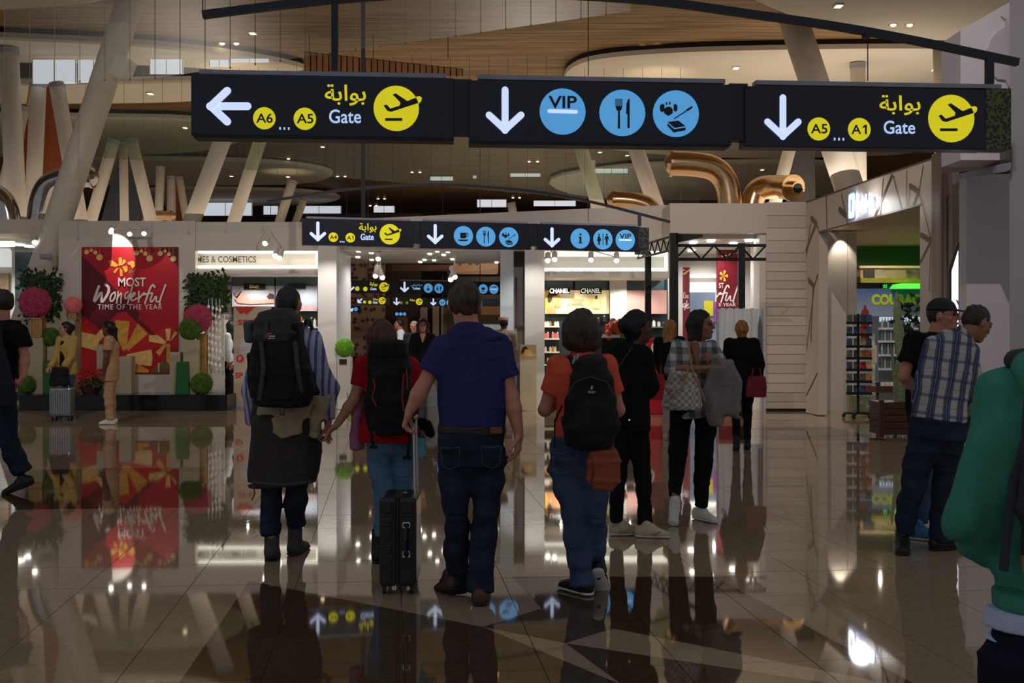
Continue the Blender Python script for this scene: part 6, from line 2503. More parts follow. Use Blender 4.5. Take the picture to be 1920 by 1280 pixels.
for x0, x1, xx in ((508, 494, 500), (572, 590, 588)):
    mb = MB(bp.location)
    mb.tube([at(x0, 604, 7.36), at((x0 + x1) / 2, 606, 7.46), at(x1, 626, 7.56), at(xx, 690, 7.60)], .024, 8, flat=.4)
    mb.build('shoulder_strap', BLKP, bp)
mb = MB(bp.location)
mb.tube([at(524, 764, 7.12), at(526, 776, 7.09), at(532, 778, 7.09), at(533, 764, 7.12)], .007, 6)
mb.build('loop', GRYP, bp)
q = Plane(at(490, 0, 7.06), at(550, 0, 7.06))
mb = MB(bp.location)
q.text(mb, 'lowe', 504, 627, 516, 632, .02, .016)
q.text(mb, 'alpine', 502, 632.5, 515, 636, .02, .016)
mb.build('lettering', LETTER, bp)
mb = MB(bp.location)
q.stroke(mb, [(500, 632), (501, 627), (505, 624), (509, 625)], 2, .016)
mb.build('emblem', mat('emblem_orange', (206, 110, 70), .5), bp)

# ---- 2 woman in red with a backpack
D2 = 7.4
p = Person('auburn haired woman in a red shirt and light jeans holding the backpacker by the hand', D2,
           dict(head=(716, 632, .02), sL=(684, 686), sR=(768, 686), eL=(664, 748, -.02), eR=(793, 745, .05), wL=(631, 797, .0), wR=(788, 785, .25), hL=(714, 836), hR=(758, 836),
                kL=(720, 935, -.04), kR=(757, 932, .08), aL=(709, 1015, -.05), aR=(752, 1010, .2)), (0, 1), hf=(0, 1, -.08), h=.010, g=.92, hs=.98)
p.hand('L', (-.75, .1, -.65), (.3, -.2, -1), .9, thumb=1, sc=.92).hand('R', (0, 1, -.2), (-1, 0, 0), .8)
p.body().hair(H_RED, 'bob', length=.16, vol=1.08)
p.top('red_shirt', REDC, 'short', rows=[(826, 681, 788), (790, 684, 786), (740, 686, 784), (700, 676, 780), (676, 694, 758)], dep=.11, sleeve_r=(.062, .052, .05), wr=.012)
p.legs('light_jeans', JEANL, rows={'L': [(810, 682, 738), (850, 686, 738), (890, 696, 741), (940, 701, 742, -.03), (985, 702, 724, -.04), (1004, 702, 720, -.05)], 'R': [(810, 728, 787), (850, 735, 786), (890, 738, 776), (940, 740, 766, .08), (1000, 742, 762, .18)]})
p.shoe('L', (-.1, 1, 0), SHOEB, RUBD, .24, name='ankle_boot', high=.05)
p.shoe('R', (.1, 1, 0), SHOEB, RUBD, .24, name='ankle_boot', high=.05)
k = Sdf(.01, 6)
k.rows([(735, 664, 684), (780, 657, 682), (815, 656, 682), (838, 658, 681)], D2 + .05, .05, k=.015, e=.02)
k.wrinkle(.015, 36, (1.5, 1, .4))
p.part('draped_jacket', k, mat('cloth_lilac', (168, 106, 138), .85, var=.1))
p2 = p
bp = empty('backpack', at(732, 825, 7.22), 'slim black backpack with red cords on the woman in red', 'backpack')
packpart('main_compartment', [(648, 693, 765), (690, 689, 770), (740, 690, 773), (790, 694, 776), (808, 705, 770)], 7.16, .12, BLKP, bp)
packpart('lid', [(645, 697, 762), (665, 692, 768)], 7.16, .13, BLKP, bp, wr=.006)
packpart('front_pocket', [(700, 700, 752), (750, 698, 756), (785, 704, 752)], 7.07, .05, BLKP, bp)
packpart('side_pocket', [(745, 683, 700), (800, 690, 708)], 7.17, .06, BLKP, bp)
CORD = mat('cord_red', (170, 46, 36), .6)
for pts in ([at(697, 690, 7.07), at(703, 725, 7.0), at(698, 745, 7.0), at(706, 762, 7.0)], [at(757, 700, 7.02), at(754, 740, 7.0), at(757, 770, 7.0)], [at(762, 690, 7.06), at(764, 730, 7.03)]):
    mb = MB(bp.location)
    mb.tube(pts, .0045, 5)
    mb.build('cord', CORD, bp)
for x0, x1, xx in ((700, 690, 688), (757, 768, 772)):
    mb = MB(bp.location)
    mb.tube([at(x0, 655, 7.3), at((x0 + x1) / 2, 660, 7.38), at(x1, 676, 7.50), at(xx, 720, 7.54)], .022, 8, flat=.4)
    mb.build('shoulder_strap', BLKP, bp)
for pts in ([at(690, 790, 7.12), at(697, 815, 7.1), at(700, 838, 7.1)], [at(768, 800, 7.12), at(766, 840, 7.1), at(763, 858, 7.1)]):
    mb = MB(bp.location)
    mb.tube(pts, .012, 6, flat=.3)
    mb.box(pts[-1], (.05, .015, .022))
    mb.build('hanging_strap', BLKP, bp)
# clothes over her right arm
cl = empty('carried_clothes', at(800, 850, 7.3), 'bundle of pale and turquoise clothes between the woman in red and man in navy', 'clothes')
for name, rows, D, dep, m, sd in (('white_garment', [(720, 786, 812), (760, 788, 824), (800, 790, 822), (832, 800, 818)], 7.32, .06, mat('cloth_offwhite', (186, 180, 172), .85, var=.1), 1),
                                  ('turquoise_garment', [(825, 782, 802), (850, 778, 800), (857, 780, 796)], 7.28, .04, mat('cloth_turquoise', (104, 168, 186), .85, var=.1), 2),
                                  ('black_garment', [(790, 786, 806), (815, 790, 812)], 7.25, .04, BLK, 3)):
    k = Sdf(.01, sd)
    k.rows(rows, D, dep, k=.02, e=.02)
    k.wrinkle(.02, 40, (1.5, 1, .5))
    soft(name, [k], m, cl, cl.location)

# ---- 3 man in navy polo with the trolley case
D3 = 6.3
p = Person('man in a navy polo shirt and dark jeans pulling the black trolley case', D3,
           dict(head=(872, 567, .03), sL=(831, 654), sR=(936, 654), eL=(791, 728, -.02), eR=(959, 745, -.02), wL=(768, 770, -.02), wR=(973, 814, -.03), hL=(862, 812), hR=(908, 812),
                kL=(858, 965, .04), kR=(909, 965, .0), aL=(852, 1075, .2), aR=(901, 1090, -.07)), (.05, 1), hf=(-.05, 1, .0), h=.010, skin=SKIN_R, hs=1.10, g=1.08, neckw=1.15)
p.hand('L', (-.35, .25, -.9), (1, .1, -.35), 1.1, thumb=-1, sc=1.05).hand('R', (-.05, .0, -1), (-.9, .3, 0), .55, thumb=-1, sc=1.05)
p.body().hair(H_BROWN, 'short', vol=1.02)
p.top('polo_shirt', NAVY, 'short', rows=[(798, 822, 948), (760, 823, 949), (710, 822, 953), (670, 815, 955), (645, 820, 948), (625, 836, 922), (610, 850, 906)], dep=.125, sleeve_r=(.070, .068, .06), wr=.008, freq=20)
mb = MB(p.base)
mb.tube([at(850, 616, 6.25), at(860, 609, 6.21), at(877, 607, 6.19), at(894, 609, 6.21), at(904, 616, 6.25)], .015, 8, flat=.5)
mb.build('collar', NAVY, p.o, True)
p.legs('blue_jeans', JEAN, pelvis=[(800, 824, 946), (840, 822, 948), (868, 823, 947, 0, .115), (890, 830, 940, 0, .08), (905, 845, 925, 0, .05)],
       rows={'L': [(850, 821, 886), (900, 824, 882), (960, 833, 881), (1020, 834, 880, .08), (1060, 834, 880, .14), (1100, 834, 882, .18)],
             'R': [(850, 884, 948), (900, 884, 943), (960, 884, 935), (1020, 881, 931), (1060, 877, 928, -.03), (1108, 876, 926, -.06)]}, wr=.013, freq=26, dep=.085)
k = Sdf(.009, 2)
k.rows([(797, 821, 949), (812, 820, 949)], D3, .135, k=.01, e=.006, p=2.3)
p.part('belt', k, mat('belt_brown', (54, 34, 28), .5, var=.1))
mb = MB(p.base)
for x0, x1, y in ((826, 862, 838), (902, 940, 836)):
    mb.tube([at(x0, y, 6.165), at((x0 + x1) / 2, y + 2, 6.155), at(x1, y, 6.165)], .0025, 4)
    mb.tube([at(x0, y, 6.165), at(x0 + 3, y + 34, 6.175), at((x0 + x1) / 2, y + 42, 6.165), at(x1 - 3, y + 34, 6.175), at(x1, y, 6.165)], .002, 4)
mb.build('pocket_seams', mat('denim_thread', (84, 78, 84), .8), p.o)
mb = MB(p.base)
mb.box(at(930, 806, 6.165), (.065, .01, .035))
mb.build('leather_patch', mat('patch_brown', (120, 72, 50), .6), p.o)
p.shoe('L', (-.35, .9, -.25), SHOEN, RUBD, .29, (0, .2, 1), .05, 0, 'leather_shoe', at(843, 1082, 6.45))
p.shoe('R', (.05, 1, 0), SHOEN, RUBD, .29, (0, 0, 1), .05, 0, 'leather_shoe')
mb = MB(p.base)
mb.tube([at(966, 838, 6.25), at(972, 840, 6.25)], .0105, 8)
mb.build('ring', mat('ring_silver', (220, 220, 215), .2, 1), p.o)

# ---- trolley case
D4 = 6.42
tc_ = empty('trolley_case', at(745, 1117, D4), 'small black hard shell trolley case with a raised silver handle', 'suitcase')
CASE = mat('case_black', (22, 22, 24), .28, var=.1, scale=8, spec=.5)
w0, w1 = at(710, 1100, D4), at(781, 932, D4)
cw, cz0, cz1 = w1.x - w0.x, w0.z, w1.z
cx = (w0.x + w1.x) / 2
for sg in (-1, 1):
    mb = MB(tc_.location)
    mb.box((cx + sg * cw / 4 * 1.02, D4 + .17, (cz0 + cz1) / 2), (cw / 2 * .95, .36, cz1 - cz0))
    mb.build('half_shell', CASE, tc_, bevel=.025)
mb = MB(tc_.location)
mb.box((cx, D4 + .17, (cz0 + cz1) / 2), (.014, .355, (cz1 - cz0) * .985))
mb.build('zip_seam', RUBD, tc_)
for i in range(6):
    z = cz0 + (cz1 - cz0) * (.12 + .152 * i)
    for sg in (-1, 1):
        mb = MB(tc_.location)
        mb.box((cx + sg * cw * .27, D4 - .012, z), (cw * .24, .012, .055))
        mb.build('rib', CASE, tc_, bevel=.005)
mb = MB(tc_.location)
mb.tube([at(763, 985, D4 - .02), at(762, 990, D4 - .055), at(761, 1012, D4 - .06), at(761, 1034, D4 - .055), at(762, 1040, D4 - .02)], .011, 8)
mb.build('side_handle', CASE, tc_)
SILV = mat('chrome_silver', (206, 206, 208), .22, .9)
for y0, y1 in ((980, 989), (1034, 1044)):
    mb = MB(tc_.location)
    for a, b in (((756, y0), (768, y0)), ((756, y0), (756, y1)), ((768, y0), (768, y1)), ((756, y1), (759, y1)), ((765, y1), (768, y1))):
        mb.tube([at(a[0], a[1], D4 - .03), at(b[0], b[1], D4 - .03)], .0042, 6)
    mb.build('handle_bracket', SILV, tc_)
for dy in (.10, .24):
    mb = MB(tc_.location)
    A, B = at(776, 934, D4), at(773, 790, D4)
    mb.tube([(A.x, D4 + dy, A.z - .02), (B.x, D4 + dy, B.z)], .0095, 8)
    mb.build('telescopic_pole', SILV, tc_)
B = at(773, 788, D4)
mb = MB(tc_.location)
mb.tube([(B.x, D4 + .04, B.z - .005), (B.x, D4 + .09, B.z + .004), (B.x, D4 + .25, B.z + .004), (B.x, D4 + .30, B.z - .005)], .016, 8)
mb.build('grip', CASE, tc_)
mb = MB(tc_.location)
mb.tube([at(752, 934, D4 + .1), at(755, 925, D4 + .12), at(762, 924, D4 + .2), at(766, 934, D4 + .24)], .009, 6)
mb.build('top_handle', CASE, tc_)
for sx in (-1, 1):
    for dy in (.03, .31):
        mb = MB(tc_.location)
        X = cx + sx * (cw / 2 - .03)
        mb.tube([(X - .010, D4 + dy, .026), (X + .010, D4 + dy, .026)], .0255, 14)
        wl_ = mb.build('wheel', RUBD, tc_)
        mb = MB(tc_.location)
        mb.box((X, D4 + dy, .058), (.032, .036, .03))
        mb.build('wheel_housing', CASE, wl_)

# ---- 4 woman in coral with a black daypack
D5 = 6.46
p = Person('short haired woman in a coral shirt and blue jeans with a rounded black daypack', D5,
           dict(head=(1089, 622, .02), sL=(1046, 688), sR=(1138, 688), eL=(1022, 768, .0), eR=(1159, 768, .03), wL=(1048, 745, .25), wR=(1146, 775, .28), hL=(1066, 838), hR=(1114, 838),
                kL=(1080, 965, .02), kR=(1117, 960, .05), aL=(1088, 1082, -.03), aR=(1121, 1058, .12)), (0, 1), hf=(-.12, 1, -.05), h=.010, skin=SKIN_R, g=.98, hs=1.0)
p.hand('L', (.5, .8, .2), (.5, .3, -1), .8, sc=.92).hand('R', (-.5, .8, .2), (-.5, .3, -1), .8, sc=.92)
p.body().hair(H_BROWN, 'bob', length=.045, vol=1.2)
p.top('coral_shirt', CORAL, 'short', rows=[(826, 1035, 1150), (780, 1042, 1150), (730, 1042, 1146), (695, 1036, 1146), (674, 1056, 1124)], dep=.115, sleeve_r=(.066, .058, .05), wr=.012)
p.legs('blue_jeans', JEANM, pelvis=[(824, 1034, 1152), (860, 1029, 1152), (885, 1032, 1148, 0, .10), (905, 1045, 1132, 0, .06)],
       rows={'L': [(860, 1030, 1095), (910, 1040, 1098), (965, 1052, 1100), (1020, 1060, 1108), (1060, 1066, 1112), (1098, 1070, 1114, -.03)],
             'R': [(860, 1090, 1152), (910, 1096, 1142), (965, 1098, 1136), (1015, 1102, 1137, .06), (1052, 1102, 1135, .10), (1070, 1104, 1136, .11)]}, wr=.011, dep=.082)
mb = MB(p.base)
mb.tube([at(1036, 848, 6.335), at(1054, 850, 6.325), at(1074, 848, 6.335)], .0025, 4)
mb.tube([at(1036, 848, 6.335), at(1038, 880, 6.34), at(1056, 888, 6.33), at(1072, 880, 6.34), at(1074, 848, 6.335)], .0022, 4)
mb.build('pocket_seams', mat('jean_thread', (96, 92, 96), .8), p.o)
p.shoe('L', (-.45, .55, 0), SHOEB, RUBW, .25, (0, 0, 1), .046, 0, 'canvas_shoe', at(1090, 1086, 6.45))
p.shoe('R', (.22, .55, -.80), SHOEB, RUBW, .25, (0, .8, .55), .046, 0, 'canvas_shoe', at(1122, 1068, 6.55))
bp = empty('backpack', at(1108, 845, 6.2), 'rounded black daypack with a grey loop on the woman in coral', 'backpack')
packpart('main_compartment', [(682, 1078, 1138), (710, 1068, 1148), (750, 1060, 1156), (800, 1056, 1161), (828, 1066, 1152)], 6.205, .12, BLKP, bp, p=2.4, e=.05)
packpart('front_pocket', [(760, 1076, 1142), (800, 1070, 1148), (826, 1080, 1140)], 6.12, .06, BLKP, bp, p=2.4, e=.04)
packpart('top_pocket', [(700, 1084, 1132), (735, 1076, 1140)], 6.15, .06, BLKP, bp, p=2.4, e=.04)
packpart('side_pocket', [(790, 1052, 1066), (828, 1058, 1070)], 6.22, .06, BLKP, bp, p=2.4)
for x0, x1, xx in ((1080, 1058, 1052), (1118, 1136, 1140)):
    mb = MB(bp.location)
    mb.tube([at(x0, 690, 6.3), at((x0 + x1) / 2, 674, 6.40), at(x1, 676, 6.52), at(xx, 720, 6.58)], .030, 8, flat=.4)
    mb.build('shoulder_strap', BLKP, bp)
mb = MB(bp.location)
mb.tube([at(1074, 682, 6.17), at(1078, 668, 6.2), at(1083, 664, 6.2), at(1084, 682, 6.17)], .007, 6)
mb.build('grab_loop', mat('loop_grey', (150, 146, 146), .6), bp)
mb = MB(bp.location)
mb.tube([at(1054, 760, 6.2), at(1040, 790, 6.3), at(1040, 840, 6.28)], .009, 6, flat=.3)
mb.build('hanging_strap', BLKP, bp)
for pts in ([at(1064, 740, 6.09), at(1078, 716, 6.07), at(1108, 706, 6.06), at(1138, 716, 6.07), at(1152, 742, 6.09)],):
    mb = MB(bp.location)
    mb.tube(pts, .004, 5)
    mb.build('zip', GRYP, bp)
q = Plane(at(1090, 0, 6.07), at(1130, 0, 6.07))
mb = MB(bp.location)
q.text(mb, 'deuter', 1102, 731, 1117, 737, .02, .008)
q.poly(mb, [(1109, 722), (1112, 724), (1111, 730), (1107, 730)], .008)
mb.build('lettering', mat('badge_grey', (170, 168, 166), .5), bp)
hb = empty('shoulder_bag', at(1130, 922, 6.25), 'small rust brown leather bag hanging at the hip of the woman in coral', 'bag')
k = Sdf(.007, 3)
k.rows([(847, 1104, 1156), (865, 1100, 1163), (900, 1098, 1162), (914, 1106, 1152)], 6.16, .045, k=.012, e=.015, p=4)
k.wrinkle(.005, 30)
soft('body', [k], mat('leather_rust', (142, 66, 38), .45, var=.12, scale=10), hb, hb.location)
mb = MB(hb.location)
mb.tube([at(1108, 850, 6.13), at(1112, 880, 6.11), at(1108, 912, 6.125)], .005, 6)
mb.build('flap_seam', mat('leather_rust_dark', (96, 44, 28), .5), hb)
mb = MB(hb.location)
mb.tube([at(1140, 850, 6.17), at(1150, 836, 6.28), at(1156, 800, 6.40)], .007, 6, flat=.3)
mb.build('strap', MATS['leather_rust_dark'], hb)

# ---- 5 woman in black
D6 = 8.25
p = Person('woman dressed in black with cream sneakers standing behind the woman in coral', D6,
           dict(head=(1196, 612, .0), sL=(1152, 664, .05), sR=(1206, 668, -.05), eL=(1145, 735, .1), eR=(1222, 725, -.04), wL=(1180, 765, .2), wR=(1216, 735, .2), hL=(1166, 800), hR=(1198, 800),
                kL=(1160, 895, .02), kR=(1204, 895, -.02), aL=(1157, 982, .05), aR=(1208, 986, -.02)), (.65, .75), hf=(.95, .35, -.05), h=.011, skin=SKIN_D, g=.97)
p.hand('R', (.3, .6, .6), (-1, 0, 0), .8, sc=.9).hand('L', (.5, .7, .2), (0, -1, 0), .8, sc=.9)
p.body().hair(H_BLACK, 'bun', vol=1.08)
p.top('black_sweater', BLK, 'long', rows=[(795, 1140, 1215), (750, 1139, 1216), (700, 1138, 1216), (665, 1142, 1214), (648, 1158, 1204)], dep=.14, e=.006, wr=.012)
p.legs('black_leggings', BLK, rows={'L': [(790, 1142, 1186), (850, 1144, 1180), (900, 1146, 1172), (940, 1147, 1166), (976, 1148, 1165)], 'R': [(790, 1174, 1217), (850, 1182, 1219), (900, 1192, 1221), (940, 1196, 1220), (982, 1199, 1219)]}, wr=.006)
p.shoe('L', (.9, .1, 0), SHOET, RUBW, .235, w_=.041, name='sneaker', pos=at(1163, 985, 8.28))
p.shoe('R', (.95, -.15, 0), SHOET, RUBW, .24, w_=.041, name='sneaker', pos=at(1212, 988, 8.2))
for nm, x, y, D in (('L', 1170, 995, 8.22), ('R', 1226, 1000, 8.13)):
    mb = MB(p.base)
    mb.tube([at(x - 8, y + 2, D), at(x + 2, y + 3, D - .005), at(x + 14, y - 5, D)], [.007, .010, .002], 6, flat=.4)
    mb.build('shoe_swoosh', mat('swoosh_tan', (150, 120, 96), .6), p.o)
mb = MB(p.base)
mb.tube([at(1186, 650, 8.1), at(1158, 690, 8.08), at(1140, 740, 8.12)], .008, 6, flat=.3)
mb.build('bag_strap', BRNJ, p.o)
mb = MB(p.base)
mb.ball(at(1180, 787, 8.08), .007, 8, 6)
mb.build('button', mat('button_shiny', (240, 236, 220), .1, .5, emit=.3), p.o)

# ---- 6 woman in checked shirt
D7 = 8.95
p = Person('woman in a black and white checked shirt and black trousers carrying a grey coat', D7,
           dict(head=(1314, 608, .0), sL=(1272, 650, .02), sR=(1332, 652, .02), eL=(1258, 694, -.08), eR=(1360, 694, .02), wL=(1315, 690, -.24), wR=(1345, 676, -.18), hL=(1284, 768), hR=(1318, 768),
                kL=(1272, 860, -.05), kR=(1318, 864, .02), aL=(1265, 936, -.18), aR=(1314, 957, .0)), (.35, -.9), hf=(.95, -.45, -.1), h=.011, skin=SKIN_T, g=.94, hs=.98)
p.hand('L', (.9, -.2, .15), (0, .4, -1), .7, sc=.9).hand('R', (-.5, -.4, .3), (-.3, .5, -.6), .9, sc=.9, thumb=-1)
p.body().hair(H_DARK, 'bob', length=.10, vol=1.06)
CHECK = striped('shirt_check', (206, 202, 200), [('Z', .10, .5, 1.0, .2, (52, 52, 58), .62), ('X', .095, .5, 1.0, .1, (40, 40, 46), .62)])
p.top('checked_shirt', CHECK, 'long', rows=[(778, 1272, 1346), (740, 1268, 1340), (700, 1266, 1338), (665, 1262, 1342), (643, 1280, 1326)], dep=.11, sleeve_r=(.064, .06, .05), cuff=.25, wr=.013)
k = Sdf(.008, 2)
k.cap(at(1303, 645, D7 - .12), at(1309, 690, D7 - .155), .036, .008, .03, .01, n=(0, 1, 0))
p.part('neckline', k, SKIN_T)
p.legs('black_trousers', BLK, rows={'L': [(765, 1256, 1303), (810, 1254, 1294), (850, 1253, 1288, -.03), (890, 1254, 1282, -.08), (926, 1256, 1275, -.14)], 'R': [(765, 1300, 1348), (810, 1302, 1343), (860, 1302, 1338), (905, 1302, 1329), (948, 1303, 1325)]}, wr=.006)
p.shoe('L', (-.15, -.75, -.62), SHOEW, RUBW, .25, (0, -.7, .7), .044, 0, 'sneaker', at(1266, 940, 8.76))
p.shoe('R', (.42, -.7, 0), SHOEW, RUBW, .25, (0, 0, 1), .044, 0, 'sneaker', at(1314, 960, 8.95))
mb = MB(p.base)
for sg in (-1, 1):
    c = p.q(.033 * sg, .100, .003)
    ring = [c + p.hr * .024 * math.cos(a * .628) + p.hu * .018 * math.sin(a * .628) for a in range(11)]
    mb.tube(ring, .0016, 5)
mb.tube([p.q(-.01, .104, .006), p.q(.01, .104, .006)], .0016, 5)
mb.tube([p.q(.057, .098, .006), p.q(.08, .0, .004)], .0016, 5)
mb.tube([p.q(-.057, .098, .006), p.q(-.08, .0, .004)], .0016, 5)
mb.build('glasses', mat('glasses_frame', (110, 90, 90), .3, .4), p.o)
ct_ = empty('grey_coat', at(1360, 800, 8.75), 'taupe grey coat draped over the arm of the woman in the checked shirt', 'coat')
k = Sdf(.010, 14)
k.rows([(668, 1334, 1352), (690, 1336, 1374), (720, 1334, 1388), (750, 1332, 1396), (772, 1344, 1394), (770, 1360, 1380)], 8.72, .06, k=.02, e=.02)
k.rows([(690, 1326, 1356), (740, 1322, 1356), (775, 1326, 1358), (797, 1340, 1358)], 8.70, .05, k=.02, e=.02)
k.wrinkle(.03, 26, (1.8, 1, .5))
soft('cloth', [k], TAUPE, ct_, ct_.location)
tt = empty('tote_bag', at(1280, 768, 8.6), 'white and grey chequered tote bag with tan handles on the checked shirt woman', 'bag')
CHQ = bpy.data.materials.new('tote_chequer')
CHQ.use_nodes = True
nt = CHQ.node_tree
tcn, ck = nd(nt, 'ShaderNodeTexCoord'), nd(nt, 'ShaderNodeTexChecker')
ck.inputs['Scale'].default_value = 36
ck.inputs['Color1'].default_value = lin((206, 198, 190)) + (1,)
ck.inputs['Color2'].default_value = lin((150, 142, 140)) + (1,)
nt.links.new(tcn.outputs['Object'], ck.inputs[0])
nt.links.new(ck.outputs[0], nt.nodes['Principled BSDF'].inputs['Base Color'])
k = Sdf(.009, 15)
k.rows([(700, 1256, 1308), (730, 1247, 1312), (760, 1243, 1316), (765, 1244, 1315)], 8.6, .085, k=.015, e=.015, p=3)
k.wrinkle(.008, 22)
soft('body', [k], CHQ, tt, tt.location)
mb = MB(tt.location)
mb.tube([at(1258, 704, 8.50), at(1246, 725, 8.46), at(1262, 742, 8.46), at(1282, 722, 8.48), at(1290, 690, 8.52)], .008, 8)
mb.build('handle', TAN, tt)
mb = MB(tt.location)
mb.tube([at(1302, 706, 8.52), at(1296, 680, 8.58), at(1290, 645, 8.72), at(1286, 634, 8.85)], .008, 8)
mb.tube([at(1302, 704, 8.52), at(1314, 730, 8.50), at(1322, 752, 8.5)], .008, 8)
mb.build('handle', TAN, tt)
mb = MB(tt.location)
mb.prism([at(1276, 705, 8.49), at(1282, 702, 8.49), at(1287, 710, 8.49), at(1284, 716, 8.49), at(1279, 713, 8.49)], (0, .008, 0))
mb.build('leather_tag', TAN, tt)

# ---- 7 man in the baseball cap
D8 = 8.3
p = Person('man in a black cap and black shirt standing behind the man in the plaid shirt', D8,
           dict(head=(1768, 590, .0), sL=(1716, 642, .05), sR=(1792, 646, .0), eL=(1694, 706, -.02), eR=(1806, 715, .1), wL=(1732, 745, .1), wR=(1790, 760, .2), hL=(1732, 790), hR=(1768, 790),
                kL=(1730, 890), kR=(1770, 892, .05), aL=(1722, 982, .0), aR=(1774, 980, .1)), (.75, .35), hf=(.85, -.55, -.12), h=.012, skin=SKIN_R, g=1.08, hs=1.05, neckw=1.15)
p.hand('L', (.9, .2, -.2), (0, .5, -1), .7).hand('R', (.6, .6, .2), (0, 0, -1), .7)
p.body().hair(H_SHORT, 'cropped')
p.top('black_shirt', BLK, 'short', rows=[(795, 1700, 1790), (740, 1696, 1796), (690, 1698, 1804), (655, 1704, 1802), (630, 1730, 1780)], dep=.125, sleeve_r=(.078, .076, .06), wr=.012)
p.legs('blue_jeans', JEANM, radii=(.10, .08, .066))
p.shoe('L', (.75, -.5, 0), SHOEU, RUBW, .29, (0, 0, 1), .05, 0, 'running_shoe', at(1720, 987, 8.12))
p.shoe('R', (.8, -.3, 0), SHOEU, RUBW, .29, (0, 0, 1), .05, 0, 'running_shoe')
k = Sdf(.009, 4)
q = p.q
k.ell(q(0, -.012, .035), (.088, .108, .092), p.hr, p.hf, p.hu, cuts=((q(0, 0, .028), -p.hu),))
k.cap(q(0, .07, .034), q(0, .16, .022), .075, .062, .009, .006, n=tuple(p.hu), k=.01, e=.03)
p.part('baseball_cap', k, mat('cap_black', (16, 16, 18), .5, var=.1))
pl2 = Plane(q(-.05, .09, .07), q(.05, .09, .07))
c0, cxr, cup = q(.0, .096, .082), p.hr, unit(p.hu - p.hf * .45)
mb = MB(p.base)


def onhead(a, b):
    return c0 + cxr * a + cup * b + p.hf * .006


for a, b in (((-.016, -.02), (-.016, .02)), ((-.016, .02), (.016, -.02)), ((.016, -.02), (.016, .02)), ((-.022, .022), (0, .0)), ((.022, .022), (0, 0)), ((0, 0), (0, -.026))):
    mb.tube([onhead(*a), onhead(*b)], .0035, 6)
mb.build('cap_emblem', mat('emblem_grey', (170, 170, 170), .5), p.o)
mb = MB(p.base)
for sg in (-1, 1):
    c = p.q(.033 * sg, .100, .003)
    mb.tube([c + p.hr * .024 * math.cos(a * .628) + p.hu * .016 * math.sin(a * .628) for a in range(11)], .0016, 5)
    mb.tube([p.q(.057 * sg, .098, .006), p.q(.083 * sg, .0, .004)], .0016, 5)
mb.tube([p.q(-.01, .104, .006), p.q(.01, .104, .006)], .0016, 5)
mb.build('glasses', MATS['glasses_frame'], p.o)

# ---- 8 man in the plaid shirt
D9 = 7.74
p = Person('man in a blue and white plaid shirt bending over something at the right wall', D9,
           dict(head=(1832, 603, -.02), sL=(1752, 648, .0), sR=(1818, 660, -.02), eL=(1728, 728, .05), eR=(1824, 738, .0), wL=(1760, 790, .25), wR=(1822, 790, .16), hL=(1736, 800), hR=(1780, 800),
                kL=(1716, 900, .0), kR=(1772, 905, .03), aL=(1694, 998, -.03), aR=(1766, 1004, .0)), (.5, .87), hf=(.88, .30, -.42), hu=(.42, .15, .88), h=.0105, skin=SKIN_T, g=1.06, hs=1.03)
p.hand('R', (.25, .8, -.35), (-1, .2, 0), .9, thumb=-1).hand('L', (.4, .8, -.2), (1, 0, 0), .9)
p.body().hair(H_SHORT, 'cropped')
PLAID = striped('shirt_plaid', (186, 180, 178), [('Z', .125, .62, .80, .3, (84, 100, 140), .75), ('Z', .125, .15, .2, .3, (150, 110, 110), .5), ('X', .088, .42, .96, .1, (62, 66, 82), .8), ('X', .088, .56, .82, .1, (46, 58, 104), .8), ('X', .088, .66, .70, .1, (190, 190, 190), .5)], angle=-.14)
p.top('plaid_shirt', PLAID, 'long', rows=[(784, 1708, 1806), (740, 1712, 1812), (690, 1722, 1824), (660, 1732, 1828), (632, 1764, 1826)], dep=.125, sleeve_r=(.072, .064, .052), wr=.013, freq=22, cuff=.95)
mb = MB(p.base)
mb.tube([at(1786, 622, 7.67), at(1800, 614, 7.63), at(1816, 628, 7.63), at(1826, 646, 7.69)], .02, 8, flat=.5)
mb.build('collar', PLAID, p.o, True)
p.legs('dark_jeans', JEAN, pelvis=[(788, 1708, 1806), (820, 1703, 1805), (845, 1702, 1803, 0, .10), (865, 1710, 1790, 0, .06)],
       rows={'L': [(840, 1700, 1752), (880, 1695, 1745), (930, 1687, 1730), (970, 1681, 1718), (998, 1677, 1714)], 'R': [(840, 1746, 1805), (880, 1750, 1803), (930, 1748, 1797), (975, 1745, 1793), (1012, 1743, 1790)]}, wr=.012, dep=.085)
p.shoe('L', (-.25, -.75, 0), SHOEB, RUBD, .29, (0, 0, 1), .052, 0, 'leather_shoe', at(1692, 1002, 7.74))
p.shoe('R', (.9, .35, 0), SHOEB, RUBD, .29, (0, 0, 1), .052, 0, 'leather_shoe', at(1764, 1006, 7.74))
pc = Sdf(.006, 2)
pc.ell(at(1839, 738, 8.02), (.03, .03, .055), k=.01)
o = soft('yellow_pouch', [pc], mat('pouch_yellow', (178, 160, 60), .5, var=.15), None, at(1839, 750, 8.02))
tag(o, 'small yellow green pouch held by the man in the plaid shirt', 'pouch')

